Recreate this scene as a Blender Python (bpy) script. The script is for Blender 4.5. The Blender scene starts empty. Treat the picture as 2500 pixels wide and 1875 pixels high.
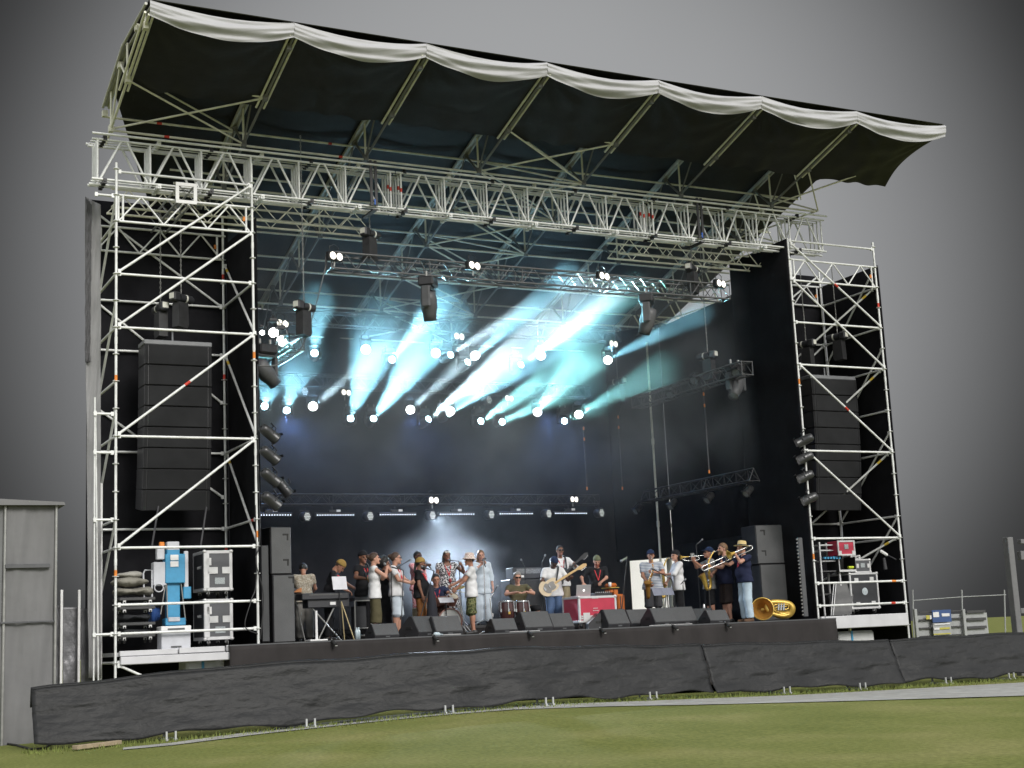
import bpy, bmesh, math, random
import numpy as np
from mathutils import Vector, Matrix
SC = bpy.context.scene
COL = SC.collection
RND = random.Random(7)
PI = math.pi

# ------------------------------------------------------------------ camera
CAM_F, CAM_P = 3498.98346, Vector((-5.24655, -25.85895, 1.62496))
YAW, TILT, ROLL = 0.474057, 0.174736, -0.046568
_F = Vector((math.sin(YAW) * math.cos(TILT), math.cos(YAW) * math.cos(TILT), math.sin(TILT)))
_r0 = Vector((math.cos(YAW), -math.sin(YAW), 0)); _u0 = _r0.cross(_F)
_R = _r0 * math.cos(ROLL) + _u0 * math.sin(ROLL)
_U = _u0 * math.cos(ROLL) - _r0 * math.sin(ROLL)
cam = bpy.data.cameras.new('camera'); cam.sensor_width = 36.0; cam.lens = 36.0 * CAM_F / 2500.0
cam.clip_start = 0.1; cam.clip_end = 3000
camo = bpy.data.objects.new('camera', cam); COL.objects.link(camo)
camo.matrix_world = Matrix(((_R.x, _U.x, -_F.x, CAM_P.x), (_R.y, _U.y, -_F.y, CAM_P.y), (_R.z, _U.z, -_F.z, CAM_P.z), (0, 0, 0, 1)))
SC.camera = camo

def ray(px, py):
    return _F + _R * ((px - 1250) / CAM_F) - _U * ((py - 937.5) / CAM_F)
def PY(px, py, y):
    """the point of the plane Y = y that a survey pixel of the photograph shows"""
    d = ray(px, py); return CAM_P + d * ((y - CAM_P.y) / d.y)
def PX(px, py, x):
    d = ray(px, py); return CAM_P + d * ((x - CAM_P.x) / d.x)

# ------------------------------------------------------------------ world, sun, exposure
SUN_EL, SUN_AZ = math.radians(31), math.radians(172)
world = bpy.data.worlds.new('World'); SC.world = world; world.use_nodes = True
nt = world.node_tree; nt.nodes.clear()
def wn(t): return nt.nodes.new(t)
out = wn('ShaderNodeOutputWorld'); bg = wn('ShaderNodeBackground'); bg.inputs['Strength'].default_value = 1.0
sky = wn('ShaderNodeTexSky'); sky.sky_type = 'NISHITA'; sky.sun_disc = False
sky.sun_elevation = SUN_EL; sky.sun_rotation = SUN_AZ
hs = wn('ShaderNodeHueSaturation'); hs.inputs['Saturation'].default_value = 0.12; hs.inputs['Value'].default_value = 0.05
nt.links.new(sky.outputs[0], hs.inputs['Color'])
# overcast; stage glow imitates a vignette, brightness overhead and behind added as fill
tc = wn('ShaderNodeTexCoord')
def dotdir(v):
    n = wn('ShaderNodeVectorMath'); n.operation = 'DOT_PRODUCT'; n.inputs[1].default_value = v
    nt.links.new(tc.outputs['Generated'], n.inputs[0]); return n.outputs['Value']
def maprange(src, a, b, c, d, kind='SMOOTHSTEP'):
    n = wn('ShaderNodeMapRange'); n.interpolation_type = kind
    for k, v in zip(('From Min', 'From Max', 'To Min', 'To Max'), (a, b, c, d)): n.inputs[k].default_value = v
    nt.links.new(src, n.inputs['Value']); return n.outputs['Result']
def wmath(op, a, b):
    n = wn('ShaderNodeMath'); n.operation = op
    for i, v in enumerate((a, b)):
        if isinstance(v, float): n.inputs[i].default_value = v
        else: nt.links.new(v, n.inputs[i])
    return n.outputs[0]
_glow_dir = tuple(ray(1250, 700))
dg = dotdir(Vector(_glow_dir).normalized())
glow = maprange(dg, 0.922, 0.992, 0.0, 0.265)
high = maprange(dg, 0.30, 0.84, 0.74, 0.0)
ns = wn('ShaderNodeTexNoise'); ns.inputs['Scale'].default_value = 2.2; ns.inputs['Detail'].default_value = 3
nt.links.new(tc.outputs['Generated'], ns.inputs['Vector'])
cl = maprange(ns.outputs['Fac'], 0.25, 0.75, 0.92, 1.08, 'LINEAR')
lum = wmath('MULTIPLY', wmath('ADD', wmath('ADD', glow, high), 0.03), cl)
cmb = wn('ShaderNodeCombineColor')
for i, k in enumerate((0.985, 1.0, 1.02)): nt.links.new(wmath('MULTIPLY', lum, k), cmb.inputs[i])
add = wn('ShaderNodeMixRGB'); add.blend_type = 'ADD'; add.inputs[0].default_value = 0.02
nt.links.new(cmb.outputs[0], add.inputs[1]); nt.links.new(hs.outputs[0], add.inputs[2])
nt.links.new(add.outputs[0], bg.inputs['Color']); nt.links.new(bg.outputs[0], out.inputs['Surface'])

sl = bpy.data.lights.new('sun', 'SUN'); sl.energy = 2.3; sl.angle = math.radians(22); sl.color = (1.0, 0.965, 0.91)
so = bpy.data.objects.new('sun', sl); COL.objects.link(so); so.location = (0, -30, 40)
_sd = Vector((math.sin(SUN_AZ) * math.cos(SUN_EL), math.cos(SUN_AZ) * math.cos(SUN_EL), math.sin(SUN_EL)))
so.rotation_euler = _sd.to_track_quat('Z', 'Y').to_euler()

vs = SC.view_settings; vs.view_transform = 'Standard'; vs.look = 'None'; vs.gamma = 1.0; vs.exposure = 0.25; vs.use_curve_mapping = False
cy = SC.cycles
cy.max_bounces = 6; cy.diffuse_bounces = 3; cy.glossy_bounces = 2; cy.transmission_bounces = 3; cy.volume_bounces = 0
cy.transparent_max_bounces = 8; cy.use_denoising = True; cy.sample_clamp_indirect = 4.0

# ------------------------------------------------------------------ materials
MATS = {}
def mat(name, col, rough=0.6, metal=0.0, spec=0.5, noise=0.0, nscale=6.0, bump=0.0, bscale=30.0, emit=None, estr=0.0, col2=None, stretch=None, coat=0.0, trans=0.0):
    if name in MATS: return MATS[name]
    m = bpy.data.materials.new(name); m.use_nodes = True
    t = m.node_tree; b = t.nodes['Principled BSDF']
    b.inputs['Roughness'].default_value = rough; b.inputs['Metallic'].default_value = metal
    b.inputs['Specular IOR Level'].default_value = spec
    if coat: b.inputs['Coat Weight'].default_value = coat
    c4 = (*col, 1.0)
    b.inputs['Base Color'].default_value = c4
    if noise or bump:
        tcn = t.nodes.new('ShaderNodeTexCoord'); mp = t.nodes.new('ShaderNodeMapping')
        t.links.new(tcn.outputs['Object'], mp.inputs['Vector'])
        if stretch: mp.inputs['Scale'].default_value = stretch
    if noise:
        n = t.nodes.new('ShaderNodeTexNoise'); n.inputs['Scale'].default_value = nscale; n.inputs['Detail'].default_value = 5; n.inputs['Roughness'].default_value = 0.6
        t.links.new(mp.outputs[0], n.inputs['Vector'])
        rp = t.nodes.new('ShaderNodeValToRGB'); rp.color_ramp.elements[0].position = 0.3; rp.color_ramp.elements[1].position = 0.7
        c_lo = tuple(x * (1 - noise) for x in col); c_hi = col2 or tuple(min(1, x * (1 + noise)) for x in col)
        rp.color_ramp.elements[0].color = (*c_lo, 1); rp.color_ramp.elements[1].color = (*c_hi, 1)
        t.links.new(n.outputs['Fac'], rp.inputs['Fac']); t.links.new(rp.outputs['Color'], b.inputs['Base Color'])
    if bump:
        n2 = t.nodes.new('ShaderNodeTexNoise'); n2.inputs['Scale'].default_value = bscale; n2.inputs['Detail'].default_value = 3
        t.links.new(mp.outputs[0], n2.inputs['Vector'])
        bp = t.nodes.new('ShaderNodeBump'); bp.inputs['Strength'].default_value = bump; bp.inputs['Distance'].default_value = 0.03
        t.links.new(n2.outputs['Fac'], bp.inputs['Height']); t.links.new(bp.outputs['Normal'], b.inputs['Normal'])
    if emit:
        b.inputs['Emission Color'].default_value = (*emit, 1); b.inputs['Emission Strength'].default_value = estr
    if trans:
        tr = t.nodes.new('ShaderNodeBsdfTranslucent'); tr.inputs[0].default_value = c4
        mx = t.nodes.new('ShaderNodeMixShader'); mx.inputs[0].default_value = trans
        t.links.new(b.outputs[0], mx.inputs[1]); t.links.new(tr.outputs[0], mx.inputs[2])
        t.links.new(mx.outputs[0], t.nodes['Material Output'].inputs['Surface'])
    MATS[name] = m; return m
STEEL = mat('galvanised_steel', (0.70, 0.71, 0.70), 0.45, 0.1, noise=0.16, nscale=5)
STEELY = mat('weathered_galvanised_steel', (0.72, 0.71, 0.60), 0.55, 0.05, noise=0.18, nscale=4)
ALU = mat('truss_aluminium', (0.50, 0.51, 0.52), 0.35, 0.6, noise=0.1, nscale=5)
ALUW = mat('deck_aluminium', (0.55, 0.55, 0.57), 0.5, 0.15, noise=0.08, nscale=3)
BLACKM = mat('black_metal', (0.022, 0.022, 0.024), 0.45, 0.2, noise=0.3, nscale=8)
BLACKP = mat('black_plastic', (0.028, 0.028, 0.031), 0.4, noise=0.2, nscale=6)
DARKGREY = mat('dark_grey_plastic', (0.075, 0.077, 0.082), 0.5, noise=0.15, nscale=6)
DRAPE = mat('black_drape_cloth', (0.012, 0.012, 0.014), 0.95, spec=0.1, noise=0.3, nscale=2.0)
GRILLE = mat('speaker_grille', (0.052, 0.054, 0.057), 0.7, noise=0.12, nscale=3, bump=0.25, bscale=120)
RED = mat('red_tape', (0.55, 0.04, 0.02), 0.6, noise=0.1)
ORANGE = mat('orange_tape', (0.70, 0.22, 0.03), 0.6, noise=0.1)
YELLOWT = mat('yellow_tape', (0.60, 0.42, 0.05), 0.6, noise=0.1)
WHITEP = mat('white_paint', (0.72, 0.72, 0.72), 0.5, noise=0.06)

# ------------------------------------------------------------------ mesh helpers
ORIGIN = {}
class MB:
    """collects shapes (world or local metres) into one mesh"""
    def __init__(s): s.v = []; s.f = []; s.m = []; s.sm = []
    def add(s, vs, fs, mi=0, smooth=False):
        o = len(s.v); s.v += [tuple(p) for p in vs]
        for f in fs: s.f.append(tuple(i + o for i in f)); s.m.append(mi); s.sm.append(smooth)
        return s
    def box(s, c, size, rot=None, mi=0):
        hx, hy, hz = (d / 2 for d in size); c = Vector(c)
        pts = [Vector((x, y, z)) for x in (-hx, hx) for y in (-hy, hy) for z in (-hz, hz)]
        if rot is not None: pts = [rot @ p for p in pts]
        return s.add([c + p for p in pts], [(0, 1, 3, 2), (4, 6, 7, 5), (0, 4, 5, 1), (2, 3, 7, 6), (0, 2, 6, 4), (1, 5, 7, 3)], mi)
    def bbox(s, c, size, bev=0.01, rot=None, mi=0):
        """box with chamfered edges"""
        h = [d / 2 for d in size]; c = Vector(c); b = min(bev, min(h) * 0.9)
        vs = {}; L = []
        for sx in (-1, 1):
            for sy in (-1, 1):
                for sz in (-1, 1):
                    for ax in range(3):
                        p = [sx * h[0], sy * h[1], sz * h[2]]
                        for k in range(3):
                            if k != ax: p[k] -= (sx, sy, sz)[k] * b
                        vs[(sx, sy, sz, ax)] = len(L); L.append(Vector(p))
        F = []
        sg = (-1, 1)
        for ax in range(3):
            o = [k for k in range(3) if k != ax]
            for sa in sg:
                q = []
                for (a, bb) in ((-1, -1), (1, -1), (1, 1), (-1, 1)):
                    k = [0, 0, 0]; k[ax] = sa; k[o[0]] = a; k[o[1]] = bb
                    q.append(vs[(*k, ax)])
                flip = (sa > 0) ^ (ax == 1)
                F.append(q if flip else q[::-1])
            for a in sg:
                for bb in sg:
                    k0 = [0, 0, 0]; k0[o[0]] = a; k0[o[1]] = bb
                    k1 = list(k0); k0[ax] = -1; k1[ax] = 1
                    F.append([vs[(*k0, o[0])], vs[(*k1, o[0])], vs[(*k1, o[1])], vs[(*k0, o[1])]])
        for sx in sg:
            for sy in sg:
                for sz in sg: F.append([vs[(sx, sy, sz, a)] for a in range(3)])
        if rot is not None: L = [rot @ p for p in L]
        return s.add([c + p for p in L], F, mi)
    def tube(s, p, q, r, n=8, r2=None, mi=0, caps=True):
        p, q = Vector(p), Vector(q); d = q - p
        if d.length < 1e-6: return s
        d.normalize(); a = d.orthogonal().normalized(); b = d.cross(a); r2 = r if r2 is None else r2
        vs = []
        for k in range(n):
            t = 2 * PI * k / n; e = a * math.cos(t) + b * math.sin(t)
            vs += [p + e * r, q + e * r2]
        fs = [(2 * k, 2 * ((k + 1) % n), 2 * ((k + 1) % n) + 1, 2 * k + 1) for k in range(n)]
        s.add(vs, fs, mi, True)
        if caps:
            s.add(vs, [tuple(2 * k for k in reversed(range(n))), tuple(2 * k + 1 for k in range(n))], mi)
        return s
    def sweep(s, pts, rad, n=8, mi=0, closed=False, flat=None):
        pts = [Vector(p) for p in pts]
        if not hasattr(rad, '__len__'): rad = [rad] * len(pts)
        rings = []; prev = None; N = len(pts)
        for i, p in enumerate(pts):
            if closed: d = pts[(i + 1) % N] - pts[i - 1]
            else: d = pts[min(i + 1, N - 1)] - pts[max(i - 1, 0)]
            d.normalize()
            if prev is None: a = d.orthogonal().normalized()
            else:
                a = prev - d * prev.dot(d)
                a = a.normalized() if a.length > 1e-6 else d.orthogonal().normalized()
            prev = a; b = d.cross(a)
            rings.append([p + (a * math.cos(2 * PI * k / n) + b * math.sin(2 * PI * k / n)) * rad[i] for k in range(n)])
        vs = [x for r in rings for x in r]; fs = []
        for i in range(N if closed else N - 1):
            j = (i + 1) % N
            for k in range(n): fs.append((i * n + k, i * n + (k + 1) % n, j * n + (k + 1) % n, j * n + k))
        s.add(vs, fs, mi, True)
        if not closed: s.add(vs, [tuple(reversed(range(n))), tuple((N - 1) * n + k for k in range(n))], mi)
        return s
    def lathe(s, prof, c, axis=(0, 0, 1), n=20, mi=0, smooth=True):
        """prof: list of (radius, distance along axis)"""
        c = Vector(c); d = Vector(axis).normalized(); a = d.orthogonal().normalized(); b = d.cross(a)
        vs = []; 
        for r, h in prof:
            for k in range(n): vs.append(c + d * h + (a * math.cos(2 * PI * k / n) + b * math.sin(2 * PI * k / n)) * r)
        fs = []
        for i in range(len(prof) - 1):
            for k in range(n): fs.append((i * n + k, i * n + (k + 1) % n, (i + 1) * n + (k + 1) % n, (i + 1) * n + k))
        return s.add(vs, fs, mi, smooth)
    def disc(s, c, axis, r, n=16, mi=0):
        c = Vector(c); d = Vector(axis).normalized(); a = d.orthogonal().normalized(); b = d.cross(a)
        return s.add([c + (a * math.cos(2 * PI * k / n) + b * math.sin(2 * PI * k / n)) * r for k in range(n)], [tuple(range(n))], mi)
    def prism(s, poly, w0, w1, frame, mi=0):
        """polygon (list of 2-D points) in plane (frame origin, ax, ay) extruded from w0 to w1 along az"""
        o, ax, ay, az = (Vector(k) for k in frame); n = len(poly)
        vs = [o + ax * x + ay * y + az * w0 for x, y in poly] + [o + ax * x + ay * y + az * w1 for x, y in poly]
        fs = [tuple(reversed(range(n))), tuple(range(n, 2 * n))] + [(k, (k + 1) % n, n + (k + 1) % n, n + k) for k in range(n)]
        return s.add(vs, fs, mi)
    def grid(s, fn, nu, nv, mi=0, smooth=True):
        vs = [fn(i / nu, j / nv) for j in range(nv + 1) for i in range(nu + 1)]
        fs = [(j * (nu + 1) + i, j * (nu + 1) + i + 1, (j + 1) * (nu + 1) + i + 1, (j + 1) * (nu + 1) + i) for j in range(nv) for i in range(nu)]
        return s.add(vs, fs, mi, smooth)
    def xf(s, M, start=0):
        for i in range(start, len(s.v)): s.v[i] = tuple(M @ Vector(s.v[i]))
        return s
    def build(s, name, mats, parent=None, local=False, fixn=True):
        off = Vector((0, 0, 0))
        if parent is not None and not local: off = ORIGIN.get(parent.name, off)
        me = bpy.data.meshes.new(name)
        me.from_pydata([(x - off.x, y - off.y, z - off.z) for x, y, z in s.v], [], s.f)
        for m in (mats if isinstance(mats, (list, tuple)) else [mats]): me.materials.append(m)
        me.polygons.foreach_set('material_index', s.m); me.polygons.foreach_set('use_smooth', s.sm)
        me.update()
        if fixn:
            bm = bmesh.new(); bm.from_mesh(me); bmesh.ops.recalc_face_normals(bm, faces=bm.faces); bm.to_mesh(me); bm.free()
        o = bpy.data.objects.new(name, me); COL.objects.link(o)
        if parent is not None: o.parent = parent
        return o
def tag(o, label, cat, group=None, kind=None):
    o['label'] = label; o['category'] = cat
    if group: o['group'] = group
    if kind: o['kind'] = kind
    return o
def thing(name, label, cat, loc=(0, 0, 0), rz=0.0, group=None):
    o = bpy.data.objects.new(name, None); COL.objects.link(o); o.empty_display_size = 0.2
    o.location = loc; o.rotation_euler = (0, 0, rz); ORIGIN[o.name] = Vector(loc)
    return tag(o, label, cat, group)
def struct(name, mb, mats):
    o = mb.build(name, mats); o['kind'] = 'structure'; return o
KIDS = {}
def dup(root, loc, rz=None, label=None, group=None, rot=None):
    r = root.copy(); COL.objects.link(r); r.location = loc
    if rot is not None: r.rotation_euler = rot
    elif rz is not None: r.rotation_euler = (0, 0, rz)
    if label: r['label'] = label
    if group: r['group'] = group
    ORIGIN[r.name] = Vector(loc)
    for ch in list(root.children):
        c = ch.copy(); COL.objects.link(c); c.parent = r
        for g in list(ch.children):
            d = g.copy(); COL.objects.link(d); d.parent = c
    return r
def noise2(x, y, seed=0):
    return (math.sin(x * 1.7 + seed) * math.cos(y * 2.3 - seed * 1.3) + 0.5 * math.sin(x * 4.1 - y * 3.3 + seed * 2.1) + 0.25 * math.sin(x * 9.3 + y * 7.7 + seed * 0.7)) / 1.75
FLOOR = 1.72
# ------------------------------------------------------------------ ground
def gz(x, y):
    return 0.26 + 0.17 * math.exp(-((x - 6.5) / 5.0) ** 2) * math.exp(-((y + 3) / 6.0) ** 2)
def ground_mat():
    m = bpy.data.materials.new('lawn'); m.use_nodes = True; t = m.node_tree; b = t.nodes['Principled BSDF']
    b.inputs['Roughness'].default_value = 0.95; b.inputs['Specular IOR Level'].default_value = 0.1
    tcn = t.nodes.new('ShaderNodeTexCoord')
    def noise(sc, det, stretch=(1, 1, 1)):
        mp = t.nodes.new('ShaderNodeMapping'); mp.inputs['Scale'].default_value = stretch
        n = t.nodes.new('ShaderNodeTexNoise'); n.inputs['Scale'].default_value = sc; n.inputs['Detail'].default_value = det
        t.links.new(tcn.outputs['Object'], mp.inputs[0]); t.links.new(mp.outputs[0], n.inputs['Vector']); return n.outputs['Fac']
    def ramp(src, els):
        r = t.nodes.new('ShaderNodeValToRGB'); e = r.color_ramp.elements
        for i, (p, c) in enumerate(els):
            q = e[i] if i < 2 else e.new(p)
            q.position = p; q.color = (*c, 1)
        t.links.new(src, r.inputs['Fac']); return r.outputs['Color']
    a = ramp(noise(0.55, 5, (1, 0.8, 1)), [(0.28, (0.135, 0.155, 0.044)), (0.5, (0.165, 0.182, 0.056)), (0.76, (0.23, 0.225, 0.09))])
    c = ramp(noise(22, 6, (1, .55, 1)), [(0.3, (0.74, 0.76, 0.72)), (0.7, (1.22, 1.20, 1.18))])
    mx = t.nodes.new('ShaderNodeMixRGB'); mx.blend_type = 'MULTIPLY'; mx.inputs[0].default_value = 1
    t.links.new(a, mx.inputs[1]); t.links.new(c, mx.inputs[2]); t.links.new(mx.outputs[0], b.inputs['Base Color'])
    bp = t.nodes.new('ShaderNodeBump'); bp.inputs['Strength'].default_value = 0.35; bp.inputs['Distance'].default_value = 0.03
    t.links.new(noise(40, 3), bp.inputs['Height']); t.links.new(bp.outputs[0], b.inputs['Normal'])
    return m
LAWN = ground_mat()
g = MB()
xs = [-600, -200, -80, -40, -25] + [-20 + k * 1.0 for k in range(61)] + [45, 60, 100, 220, 600]
ys = [-300, -100, -60, -40] + [-30 + k * 1.0 for k in range(51)] + [25, 35, 60, 120, 300, 900]
vs = [(x, y, gz(x, y)) for y in ys for x in xs]; nx = len(xs)
g.add(vs, [(j * nx + i, j * nx + i + 1, (j + 1) * nx + i + 1, (j + 1) * nx + i) for j in range(len(ys) - 1) for i in range(nx - 1)], 0, True)
struct('lawn', g, LAWN)

def ground_at(px, py):
    d = ray(px, py); z = 0.35
    for _ in range(8):
        p = CAM_P + d * ((z - CAM_P.z) / d.z); z = gz(p.x, p.y)
    return p
CONC = mat('pale_concrete', (0.33, 0.33, 0.31), 0.9, noise=0.22, nscale=3, bump=0.2, bscale=20)
near = [(300, 1832), (420, 1821), (640, 1793), (900, 1765), (1070, 1748), (1250, 1734), (1480, 1726), (1700, 1722), (1950, 1716), (2170, 1710), (2560, 1698)]
far = [(300, 1827), (420, 1815), (640, 1784), (900, 1753), (1070, 1737), (1250, 1725), (1480, 1716), (1700, 1708), (1950, 1698), (2170, 1686), (2560, 1664)]
pm = MB(); n = len(near)
pts = []
for l in (near, far):
    for p in l:
        q = ground_at(*p); q.z += 0.012; pts.append(q)
pm.add(pts, [(i, i + 1, n + i + 1, n + i) for i in range(n - 1)])
struct('path', pm, CONC)

# grass blades near the camera side of the path (tufts, uncountable)
gm = MB(); rg = random.Random(3)
for k in range(4500):
    qx = rg.uniform(-2.0, 19.0); qy = -2.75 - abs(rg.gauss(0, .45)) - (.35 if 2 < qx < 9 else .2); q = Vector((qx, qy, gz(qx, qy)))
    h = rg.uniform(0.02, 0.07) * max(.3, 1.4 - abs(qy + 3.2)); a = rg.uniform(0, PI); w = 0.009
    e = Vector((math.cos(a) * w, math.sin(a) * w, 0)); t_ = Vector((rg.uniform(-.02, .02), rg.uniform(-.02, .02), h))
    gm.add([q - e, q + e, q + t_], [(0, 1, 2)])
GRASS = mat('grass_blades', (0.16, 0.19, 0.055), 0.9, spec=0.1, noise=0.4, nscale=1.5)
# ------------------------------------------------------------------ crowd barriers under black cloth
CLOTH = mat('barrier_black_cloth', (0.0155, 0.016, 0.017), 0.55, spec=0.30, noise=0.18, nscale=2.2, bump=0.4, bscale=9, stretch=(1, 1, 2.2))
GALV = mat('barrier_galvanised', (0.42, 0.43, 0.43), 0.5, 0.3, noise=0.12)
def barrier_line(u):
    P = [(-1.78, -2.5), (1.2, -2.85), (6.24, -3.0), (10.4, -2.75), (15.1, -2.6), (19.4, -2.5), (24, -2.3)]
    for (x0, y0), (x1, y1) in zip(P, P[1:]):
        if u <= x1: k = (u - x0) / (x1 - x0); return y0 + (y1 - y0) * k
    return P[-1][1]
def top_z(x):
    P = [(-1.9, 1.14), (-1.5, 1.19), (1.2, 1.35), (6.2, 1.42), (10.3, 1.30), (15.1, 1.19), (19.4, 1.19), (24, 1.2)]
    return float(np.interp(x, [p[0] for p in P], [p[1] for p in P]))
def bot_z(x): return gz(x, barrier_line(x)) + 0.09 + 0.03 * math.sin(x * 2.1) + 0.02 * math.sin(x * 5.3)
def barrier(x0, x1, label, seed, feet):
    t = thing('crowd_barrier', label, 'barrier', ((x0 + x1) / 2, barrier_line((x0 + x1) / 2), gz((x0 + x1) / 2, -3)), 0, 'cloth covered crowd barriers')
    nu = int((x1 - x0) * 14); nv = 22
    def front(u, v):
        x = x0 + u * (x1 - x0); y = barrier_line(x); zt, zb = top_z(x) + 0.012 * math.sin(x * 3.1 + seed), bot_z(x)
        z = zb + v * (zt - zb)
        wr = 0.036 * noise2(x * 0.8 + z * 2.2, z * 5.2 - x * 0.5, seed) + 0.021 * noise2(x * 2.2 - z * 3.5, z * 8.0 + x * 1.4, seed + 2) + 0.010 * noise2(x * 6 + z * 4, z * 13 - x * 2, seed + 5)
        wr *= 0.35 + 0.65 * math.sin(PI * min(1, max(0, v * 0.9 + 0.08)))
        hem = 0.03 * math.sin(x * 4 + seed) * (1 - v) ** 2
        return (x, y - 0.34 * (1 - v) ** 1.1 - 0.03 - wr - hem, z)
    m = MB(); m.grid(front, nu, nv)
    def over(u, v):
        x = x0 + u * (x1 - x0); p = front(u, 1.0); a = v * PI * 0.9
        return (x, p[1] + 0.05 - 0.05 * math.cos(a), p[2] + 0.035 * math.sin(a) - 0.55 * max(0, v - 0.5))
    m.grid(over, nu, 6)
    c = m.build('cloth_cover', CLOTH, t)
    md = c.modifiers.new('thickness', 'SOLIDIFY'); md.thickness = 0.008; md.offset = 1
    fr = MB()
    fr.tube((x0 + .03, barrier_line(x0), top_z(x0) - .12), (x1 - .03, barrier_line(x1), top_z(x1) - .12), 0.02)
    for fx in feet:
        y = barrier_line(fx); z = gz(fx, y)
        fr.tube((fx, y, top_z(fx) - .05), (fx, y, z + .04), 0.02)
    fr.build('rail_frame', GALV, t)
    for fx in feet:
        y = barrier_line(fx); z = gz(fx, y); f = MB()
        for d in (-0.07, 0.07):
            f.box((fx + d, y - 0.46, z + 0.07), (0.028, 0.028, 0.15)); f.box((fx + d, y - 0.25, z + 0.02), (0.04, 0.5, 0.03))
        f.build('foot', GALV, t)
barrier(-1.78, 10.36, 'long crowd barrier in wrinkled black cloth in front of the stage and the blue lifter', 1.0, [0.2, 2.4, 4.8, 6.7, 8.9])
barrier(10.38, 15.08, 'short crowd barrier in black cloth with radiating folds below the tuba', 4.0, [12.0, 13.9])
barrier(15.10, 19.3, 'crowd barrier in plain black cloth before the fence with the blue sign', 8.0, [16.2, 18.0])
o = gm.build('grass_tufts', GRASS, fixn=False); tag(o, 'short tufts of grass standing up from the lawn', 'grass', kind='stuff')

# ------------------------------------------------------------------ stage platform
SKIRT = mat('stage_skirt_cloth', (0.030, 0.027, 0.027), 0.85, spec=0.25, noise=0.2, nscale=2.5, bump=0.2, bscale=8, stretch=(1, 1, 0.4))
DECKM = mat('stage_deck_dark', (0.048, 0.047, 0.047), 0.7, noise=0.25, nscale=2.5)
UNDER = mat('under_stage_dark', (0.015, 0.015, 0.016), 0.9)
t = thing('stage_platform', 'long raised black stage floor with a black cloth skirt between two scaffold towers', 'stage', (9, -0.1, 0.3))
m = MB(); m.box((8.92, 3.95, FLOOR - 0.06), (13.6, 8.1, 0.12)); m.build('deck', DECKM, t)
m = MB(); m.box((8.92, 0.6, 0.95), (13.3, 0.1, 1.3)); m.box((2.3, 4.2, 0.95), (0.1, 7, 1.3)); m.build('substructure', UNDER, t)
m = MB()
def skirt(u, v):
    x = 1.99 + u * 13.79; z = 0.45 + v * (FLOOR - 0.02 - 0.45)
    f = 0.018 * noise2(x * 1.4 + z * 2.2, z * 1.0, 2) + 0.014 * noise2(x * 3.3 - z * 2.5, z * 0.6, 7)
    if x > 9.5: f += 0.02 * max(0, math.sin(x * 3.1 + z * 5.0)) * max(0, math.sin((x - 9.5) * 0.55))
    return (x, -0.16 - f * (1.15 - v) - 0.05 * (1 - v), z)
m.grid(skirt, 260, 16); m.grid(lambda u, v: (1.99 + 0.02 * math.sin(v * 9), -0.16 + u * 0.5, 0.45 + v * (FLOOR - 0.47)), 6, 6)
m.grid(lambda u, v: (15.78, -0.16 + u * 0.5, 0.45 + v * (FLOOR - 0.47)), 6, 6)
sk = m.build('skirt', SKIRT, t); md = sk.modifiers.new('thickness', 'SOLIDIFY'); md.thickness = 0.006
m = MB(); m.box((8.885, -0.13, FLOOR - 0.01), (13.8, 0.07, 0.025)); m.build('edge_strip', DARKGREY, t)
# low riser for the back line
RISER_Y, RISER_H = 2.55, 0.20
t = thing('stage_riser', 'low dark riser across the back of the stage under the backing singers', 'riser', (9.0, 5.0, FLOOR))
m = MB(); m.box((9.0, 5.0, FLOOR + RISER_H - 0.03), (8.0, 4.2, 0.06)); m.build('deck', DECKM, t)
m = MB()
m.box((9.0, 2.93, FLOOR + 0.07), (7.9, 0.02, 0.14)); m.build('skirt', SKIRT, t)

def wing(x0, label, beams, y0=0.03):
    t = thing('wing_platform', label, 'platform', (x0 + 1.28, 1.0, 0.3))
    m = MB()
    for k in range(6): m.box((x0 + 1.285, y0 + 0.17 + k * 0.335, FLOOR - 0.08), (2.50, 0.32, 0.07))
    m.build('deck_plank', ALUW, t)
    for (xa, xb, za, zb, y) in beams:
        m = MB(); m.bbox(((xa + xb) / 2, y, (za + zb) / 2), (xb - xa, 0.08, zb - za), 0.012); m.build('edge_beam', ALUW, t)
    return t
wing(0.0, 'scaffold wing floor with pale aluminium edge beams under the blue lifter', [(0.06, 1.08, 1.605, 1.70, -0.03), (1.10, 1.93, 1.61, 1.71, -0.03), (1.96, 2.55, 1.615, 1.72, -0.03), (0.07, 2.03, 1.46, 1.60, -0.06)])
wing(15.42, 'scaffold wing floor with a wide aluminium edge beam under the large black flight case', [(15.55, 17.94, 1.48, 1.76, -0.05), (15.47, 15.80, 1.70, 1.76, -0.02)])

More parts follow.
